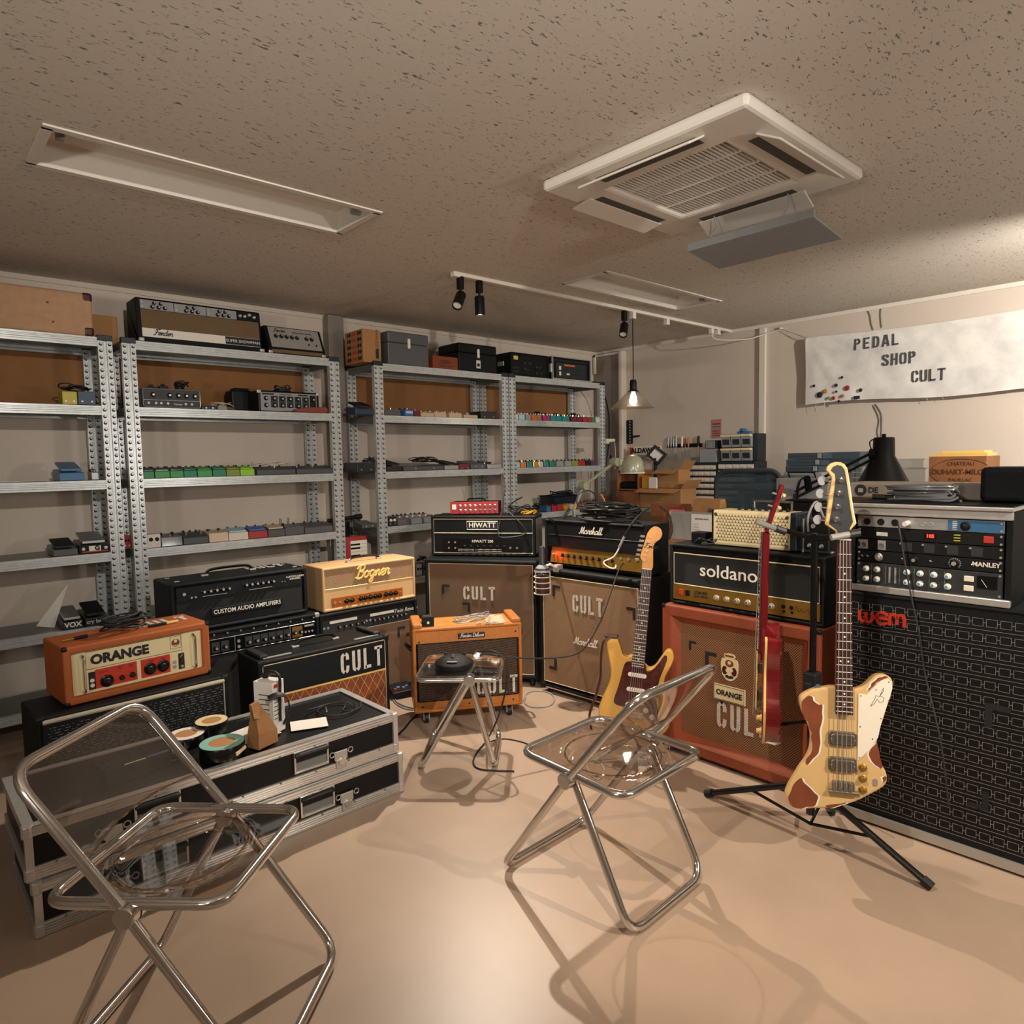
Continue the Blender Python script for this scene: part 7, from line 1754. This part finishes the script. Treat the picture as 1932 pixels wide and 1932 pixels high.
part('card', MB().box(-w/2, w/2, 0, .002, 0, h), 'p_pink', t); part('red_bar', MB().box(-w/2+.008, w/2-.008, -.001, .001, h*.72, h*.80), 'p_red', t); part('blue_bar', MB().box(-w/2+.008, w/2-.008, -.001, .001, h*.57, h*.64), 'p_sblue', t)
for i in range(3): part('printed_line', MB().box(-w/2+.008, w/2-.012, -.001, .001, h*(.12+.12*i), h*(.16+.12*i)), 'p_dred', t)
t = thing('tape_gun', 'tilted black viewer with a white window behind the sage lamp', 'viewer', tuple(at(1230, 868, 'x', 5.5)), -60)
part('frame', MB().ring(.15, .13, .022, 0, .05), 'black', t, rot=(0, R(40), 0)); part('window', MB().box(-.05, .05, .02, .026, .02, .11), 'paper', t, rot=(0, R(40), 0))
part('foot', MB().cyl((.03, .03, BZ+.002-t.location.z), (.03, .03, .02), .015, n=8), 'black', t)
t.location.z = t.location.z
# sage green jointed lamp
t = thing('jointed_lamp', 'sage green jointed desk lamp with a domed head', 'lamp', (0, 0, 0))
hc = dep(1193, 884, 4.95)
t.location = (hc.x-.42, hc.y+.12, 0)
O = t.location.copy()
def rel(p): return tuple(Vector(p)-O)
hd = part('head', MB().lathe([(.085, -.03), (.086, -.022), (.085, .0), (.08, .04), (.06, .078), (.03, .096), (.0001, .10), (.0001, .095), (.03, .09), (.055, .072), (.075, .038), (.08, 0), (.08, -.03), (.085, -.03)], 30, cap=False), 'sage', t, smooth=True, loc=rel(hc))
part('rim', MB().lathe([(.08, -.034), (.09, -.034), (.09, -.028), (.08, -.028), (.08, -.034)], 30, cap=False), 'pearl', hd)
j1 = dep(1160, 872, 4.95); j2 = dep(1101, 917, 5.0); j3 = dep(1083, 960, 5.0)
for q in (j1, j2): part('joint', MB().lathe([(.0001, .03), (.03, .028), (.034, 0), (.03, -.028), (.0001, -.03)], 18, (0, 0, 0), 'y'), 'sage', t, smooth=True, loc=rel(q))
part('neck_joint', MB().lathe([(.0001, .02), (.026, .02), (.026, -.02), (.0001, -.02)], 16), 'sage', t, smooth=True, loc=rel(dep(1172, 872, 4.95)))
part('upper_arm', MB().tube([rel(j1), rel(j2)], .012, 10), 'sage', t); part('lower_arm', MB().tube([rel(j2), rel(j3)], .012, 10), 'sage', t)
part('post', MB().tube([rel(j3), (rel(j3)[0], rel(j3)[1], .02)], .012, 10), 'sage', t); part('base', MB().lathe([(.0001, 0), (.14, 0), (.14, .012), (.03, .03), (.0001, .03)], 26, (rel(j3)[0], rel(j3)[1], 0)), 'sage', t)
# mesh office chair
c = dep(1410, 960, 4.55)
t = thing('office_chair', 'dark mesh back office chair in front of the drawer cabinets', 'chair', (c.x, c.y, 0), -68)
zb = c.z
m_ = bpy.data.materials.new('mesh_fabric'); m_.use_nodes = True; nt = m_.node_tree; bs = nt.nodes['Principled BSDF']; bs.inputs['Base Color'].default_value = (*hx('#2a3a42'), 1); bs.inputs['Roughness'].default_value = .9; bs.inputs['Alpha'].default_value = .72; M['mesh_fabric'] = m_
part('back_frame', MB().tube([(a, 0, d_+zb+.06) for a, d_ in rrect(.40, .38, .07)], .017, 8, True), 'mesh_back', t, smooth=True)
part('back_mesh', MB().prism([(a, d_+zb+.06) for a, d_ in rrect(.385, .365, .06)], .002, .004), 'mesh_fabric', t)
part('back_bar', MB().box(-.02, .02, .03, .05, .45, zb+.1), 'mesh_back', t); part('seat', MB().box(-.24, .24, -.45, .03, .43, .49), 'mesh_back', t, bev=.03)
part('column', MB().cyl((0, -.2, .08), (0, -.2, .43), .03), 'black', t)
for i in range(5):
    a = i*1.2566; lg = part('base_spoke', MB().tube([(0, -.2, .09), (.28*math.cos(a), -.2+.28*math.sin(a), .06)], .018, 8), 'black', t); part('castor', MB().cyl((.28*math.cos(a), -.215+.28*math.sin(a), .026), (.28*math.cos(a), -.185+.28*math.sin(a), .026), .026), 'rubber', lg)
# low side table behind the orange cabinet with papers
SZ = .97
t = thing('side_table', 'low table of papers behind the amp heads', 'table', (3.42, 1.95, 0), -90)
part('top', MB().box(-.62, .42, -.02, .45, SZ-.025, SZ), 'wood_box', t)
for sx in (-.58, .38):
    for yy in (.02, .41): part('leg', MB().box(sx-.018, sx+.018, yy-.018, yy+.018, 0, SZ-.025), 'wood_box', t)
t, w, h = wthing('file_box', 'grey file box with a white notice on its front', 'file box', (1266, 966, 1345, 1030), 3.45, SZ+.001)
part('box', MB().box(-w/2, w/2, 0, .10, 0, h), 'grey_plastic', t, bev=.003); part('notice', MB().box(.0, w/2-.004, -.002, .001, h*.25, h*.97), 'paper', t); text(t, 'NOW IN STOCK', .012, w*.25, h*.8, -.003, 'ink', name='printed_heading')
for i in range(3): part('printed_line', MB().box(.012, .05, -.0025, .0, h*(.4+.1*i), h*(.42+.1*i)), 'grey_plastic', t)
y, w, z0, z1 = wb(1252, 958, 1276, 1010, 3.56)
for i in range(3): solid('paper_folder', MB().box(-w/2+.01*i, w/2+.02*i, 0, .012, 0, z1-SZ-.012*i), ['p_red', 'p_pink', 'p_creamp'][i], ['coral folder behind the grey file box, rearmost', 'pink folder behind the grey file box, middle', 'cream folder behind the grey file box, front'][i], 'folder', (3.61-.018*i, y-.01, SZ+.001), -90)
y, w, z0, z1 = wb(1231, 948, 1306, 1000, 3.72)
solid('wooden_board', MB().box(-w/2, w/2, 0, .012, 0, z1-SZ), 'wood_box', 'brown board standing behind the coral folder', 'board', (3.70, y, SZ+.001), -90)
y, w, z0, z1 = wb(1306, 942, 1356, 1000, 3.60)
t = thing('paper_bag', 'brown paper parcel with shiny tape behind the grey file box', 'parcel', (3.60, y, SZ+.001), -90)
part('bag', MB().prism(cr([(0, 0), (.09, 0), (.08, z1-SZ-.02), (.04, z1-SZ), (.01, z1-SZ-.03)], 3, True), -w/2, w/2, 'x'), 'kraft', t); part('tape', MB().box(-w*.2, w*.3, -.004, .002, z1-SZ-.08, z1-SZ-.05), 'clear_box', t, rot=(0, R(20), 0))
# hutch shelf further right with cases, lamp and device
HZ = 1.235
t = thing('shelf_table', 'long grey table along the right wall below the banner', 'table', (4.85, 2.72, 0), -90)
part('top', MB().box(-.1, 2.3, 0, .80, HZ-.03, HZ), 'grey_plastic', t, bev=.004)
for sx in (-.05, 2.25):
    for yy in (.05, .74): part('leg', MB().box(sx-.02, sx+.02, yy-.02, yy+.02, 0, HZ-.03), 'steel', t)
y, w, z0, z1 = wb(1479, 892, 1552, 916, 5.2)
t = thing('carry_case', 'pale case with a black handle under the stacked navy cases', 'case', (5.2, y, HZ+.001), -90)
hq = z1-HZ+.005; part('case', MB().box(-w/2, w/2, 0, .22, 0, hq), 'p_lgrey', t, bev=.01); part('handle', MB().tube(cr([(-.10, 0, hq*.45), (-.10, -.03, hq*.9), (-.09, -.03, hq*.98), (.09, -.03, hq*.98), (.10, -.03, hq*.9), (.10, 0, hq*.45)], 3), .006, 8), 'black', t)
zq = HZ+.002+hq
for i, (a0, a1) in enumerate(((1482, 1545), (1483, 1549), (1486, 1553))):
    y, w, _, _ = wb(a0, 880, a1, 890, 5.2); t = thing('navy_case', ['navy plastic case at the bottom of the stack of three', 'navy plastic case in the middle of the stack of three', 'navy plastic case at the top of the stack of three'][i], 'case', (5.2, y, zq), -90, 'stacked navy cases')
    part('body', MB().box(-w/2, w/2, 0, .2, 0, .047), 'slate', t, bev=.003); part('latch', MB().box(w/2-.045, w/2-.015, -.004, .002, .006, .042), 'p_lgrey', t, bev=.002); part('seam', MB().box(-w/2, w/2, -.001, .001, .022, .024), 'black', t); zq += .0485
y, w, z0, z1 = wb(1556, 851, 1622, 880, 5.35)
solid('dark_case', MB().box(-w/2, w/2, 0, .22, 0, .11).box(-w/2+.004, w/2-.004, -.004, 0, .05, .055), 'slate', 'wide dark navy box beside the stack of three cases', 'case', (5.35, y, z0), -90, bev=.004)
y, w, z00, z1 = wb(1550, 880, 1628, 916, 5.33)
t = thing('plastic_organizer', 'clear plastic organizer with small compartments under the wide navy box', 'organizer', (5.33, y, HZ+.001), -90)
hq = z0-HZ-.002; part('case', MB().box(-w/2, w/2, 0, .2, 0, hq), 'clear_box', t)
for i in range(6):
    for j in range(3): part('compartment', MB().box(-w/2+.012+i*(w-.02)/6, -w/2+.012+(i+.8)*(w-.02)/6, .004, .05, .01+j*(hq-.01)/3, .01+(j+.75)*(hq-.01)/3), 'p_lgrey', t)
for k, px in enumerate(((1690, 885, 1745, 916), (1696, 868, 1742, 885))):
    y, w, z0, z1 = wb(*px, 5.15)
    zz0 = HZ+.001 if k == 0 else ztb
    o = solid('plastic_bin', MB().box(-w/2, w/2, 0, .25, 0, z1-zz0).box(-w/2-.008, w/2+.008, -.008, .258, z1-zz0, z1-zz0+.008), 'clear_box', ['clear plastic storage bin right of the black lamp', 'lidded clear plastic bin on top of another bin'][k], 'bin', (5.15, y, zz0), -90)
    ztb = zz0+z1-zz0+.0085
y, w, z0, z1 = wb(1753, 862, 1860, 920, 4.9)
t = thing('wine_crate', 'branded wooden wine crate at the right picture edge', 'crate', (4.9, y, HZ+.001), -90)
hq = z1-HZ; part('crate', MB().box(-w/2, w/2, 0, .30, 0, hq), 'wood_box', t, bev=.003)
text(t, 'DUHART-MILON', .042, 0.02, hq*.5, -.001, 'wood_dark', bold=.001); text(t, 'CHATEAU', .032, 0.02, hq*.76, -.001, 'wood_dark'); text(t, 'PAUILLAC', .028, .02, hq*.25, -.001, 'wood_dark')
part('oval_mark', MB().tube([(.02+.165*math.cos(i*.2094), -.001, hq*.5+hq*.42*math.sin(i*.2094)) for i in range(30)], .0015, 5, True), 'wood_dark', t)
solid('folder_stack', MB().box(-.15, .15, 0, .22, 0, .02).box(-.1, .13, .02, .2, .02, .035), 'binding', 'yellow folders lying on the wine crate', 'folder', (4.93, y, HZ+.0015+hq), -90)
# black desk lamp
sh = dep(1667, 871, 3.55)
t = thing('desk_lamp', 'black articulated desk lamp with a wide cone shade', 'lamp', (sh.x+.1, sh.y+.55, 0))
O = t.location.copy()
s = part('shade', MB().lathe([(.0001, .125), (.045, .125), (.05, .118), (.052, .03), (.125, -.115), (.122, -.115), (.048, .028), (.0001, .10)], 30), 'black', t, smooth=True, loc=rel(sh))
part('switch', MB().box(-.008, .008, -.008, .008, .125, .142), 'black', s)
k1_ = dep(1648, 857, 3.55); k2 = dep(1500, 932, 3.75)
part('knuckle', MB().cyl((0, -.015, 0), (0, .015, 0), .028, n=14), 'black', t, loc=rel(k1_))
for dz in (0, -.035): part('arm_bar', MB().tube([tuple(Vector(rel(k1_))+Vector((0, 0, dz+.012))), tuple(Vector(rel(k2))+Vector((0, 0, dz+.012)))], .007, 8), 'black', t)
part('lower_post', MB().tube([rel(k2), (rel(k2)[0], rel(k2)[1], SZ+.02)], .010, 8), 'black', t); part('base', MB().lathe([(.0001, 0), (.12, 0), (.12, .02), (.0001, .025)], 24, (rel(k2)[0], rel(k2)[1], SZ+.001)), 'black', t)
part('lamp_wire', MB().tube(cr([tuple(Vector(rel(k1_))+Vector((0, 0, .0))), tuple(Vector(rel(k1_))+Vector((.0, .02, .06))), tuple(Vector(rel(sh))+Vector((-.03, .03, .12)))], 5), .003, 6), 'black', t)
# device behind the stand
y, w, z0, z1 = wb(1469, 903, 1562, 990, 3.72)
t = thing('bench_device', 'pale grey bench device with a round dial behind the red headstock', 'device', (3.72, y, SZ+.001), -90)
hq = z1-SZ; part('housing', MB().box(-w/2, w/2, 0, .12, 0, hq), 'p_lgrey', t, bev=.006); part('dark_band', MB().box(-w/2+.02, w/2-.04, -.002, .001, hq*.55, hq*.62), 'navy', t); knob(t, -w*.22, hq*.35, 0, .014, .012, 'black')
part('side_rail', MB().box(-w/2-.012, -w/2, .0, .1, .0, hq), 'steel', t)
y, w, z0, z1 = wb(1470, 948, 1545, 1000, 3.50)
solid('padded_case', MB().box(-w/2, w/2, 0, .16, 0, z1-SZ).box(-w/2+.02, w/2-.02, .02, .14, z1-SZ, z1-SZ+.015), 'black', 'rounded black padded case in front of the pale device', 'case', (3.50, y, SZ+.001), -90, bev=.02, seg=3)
b = MB().tube(cr([tuple(dep(1503, 940, 3.62)), tuple(dep(1506, 915, 3.60)), tuple(dep(1512, 904, 3.62)), tuple(dep(1522, 902, 3.66)), tuple(dep(1526, 925, 3.72))], 5), .018, 8, flat=.25)
solid('web_strap', b, 'black', 'black webbing strap draped over the pale device', 'strap', smooth=True)
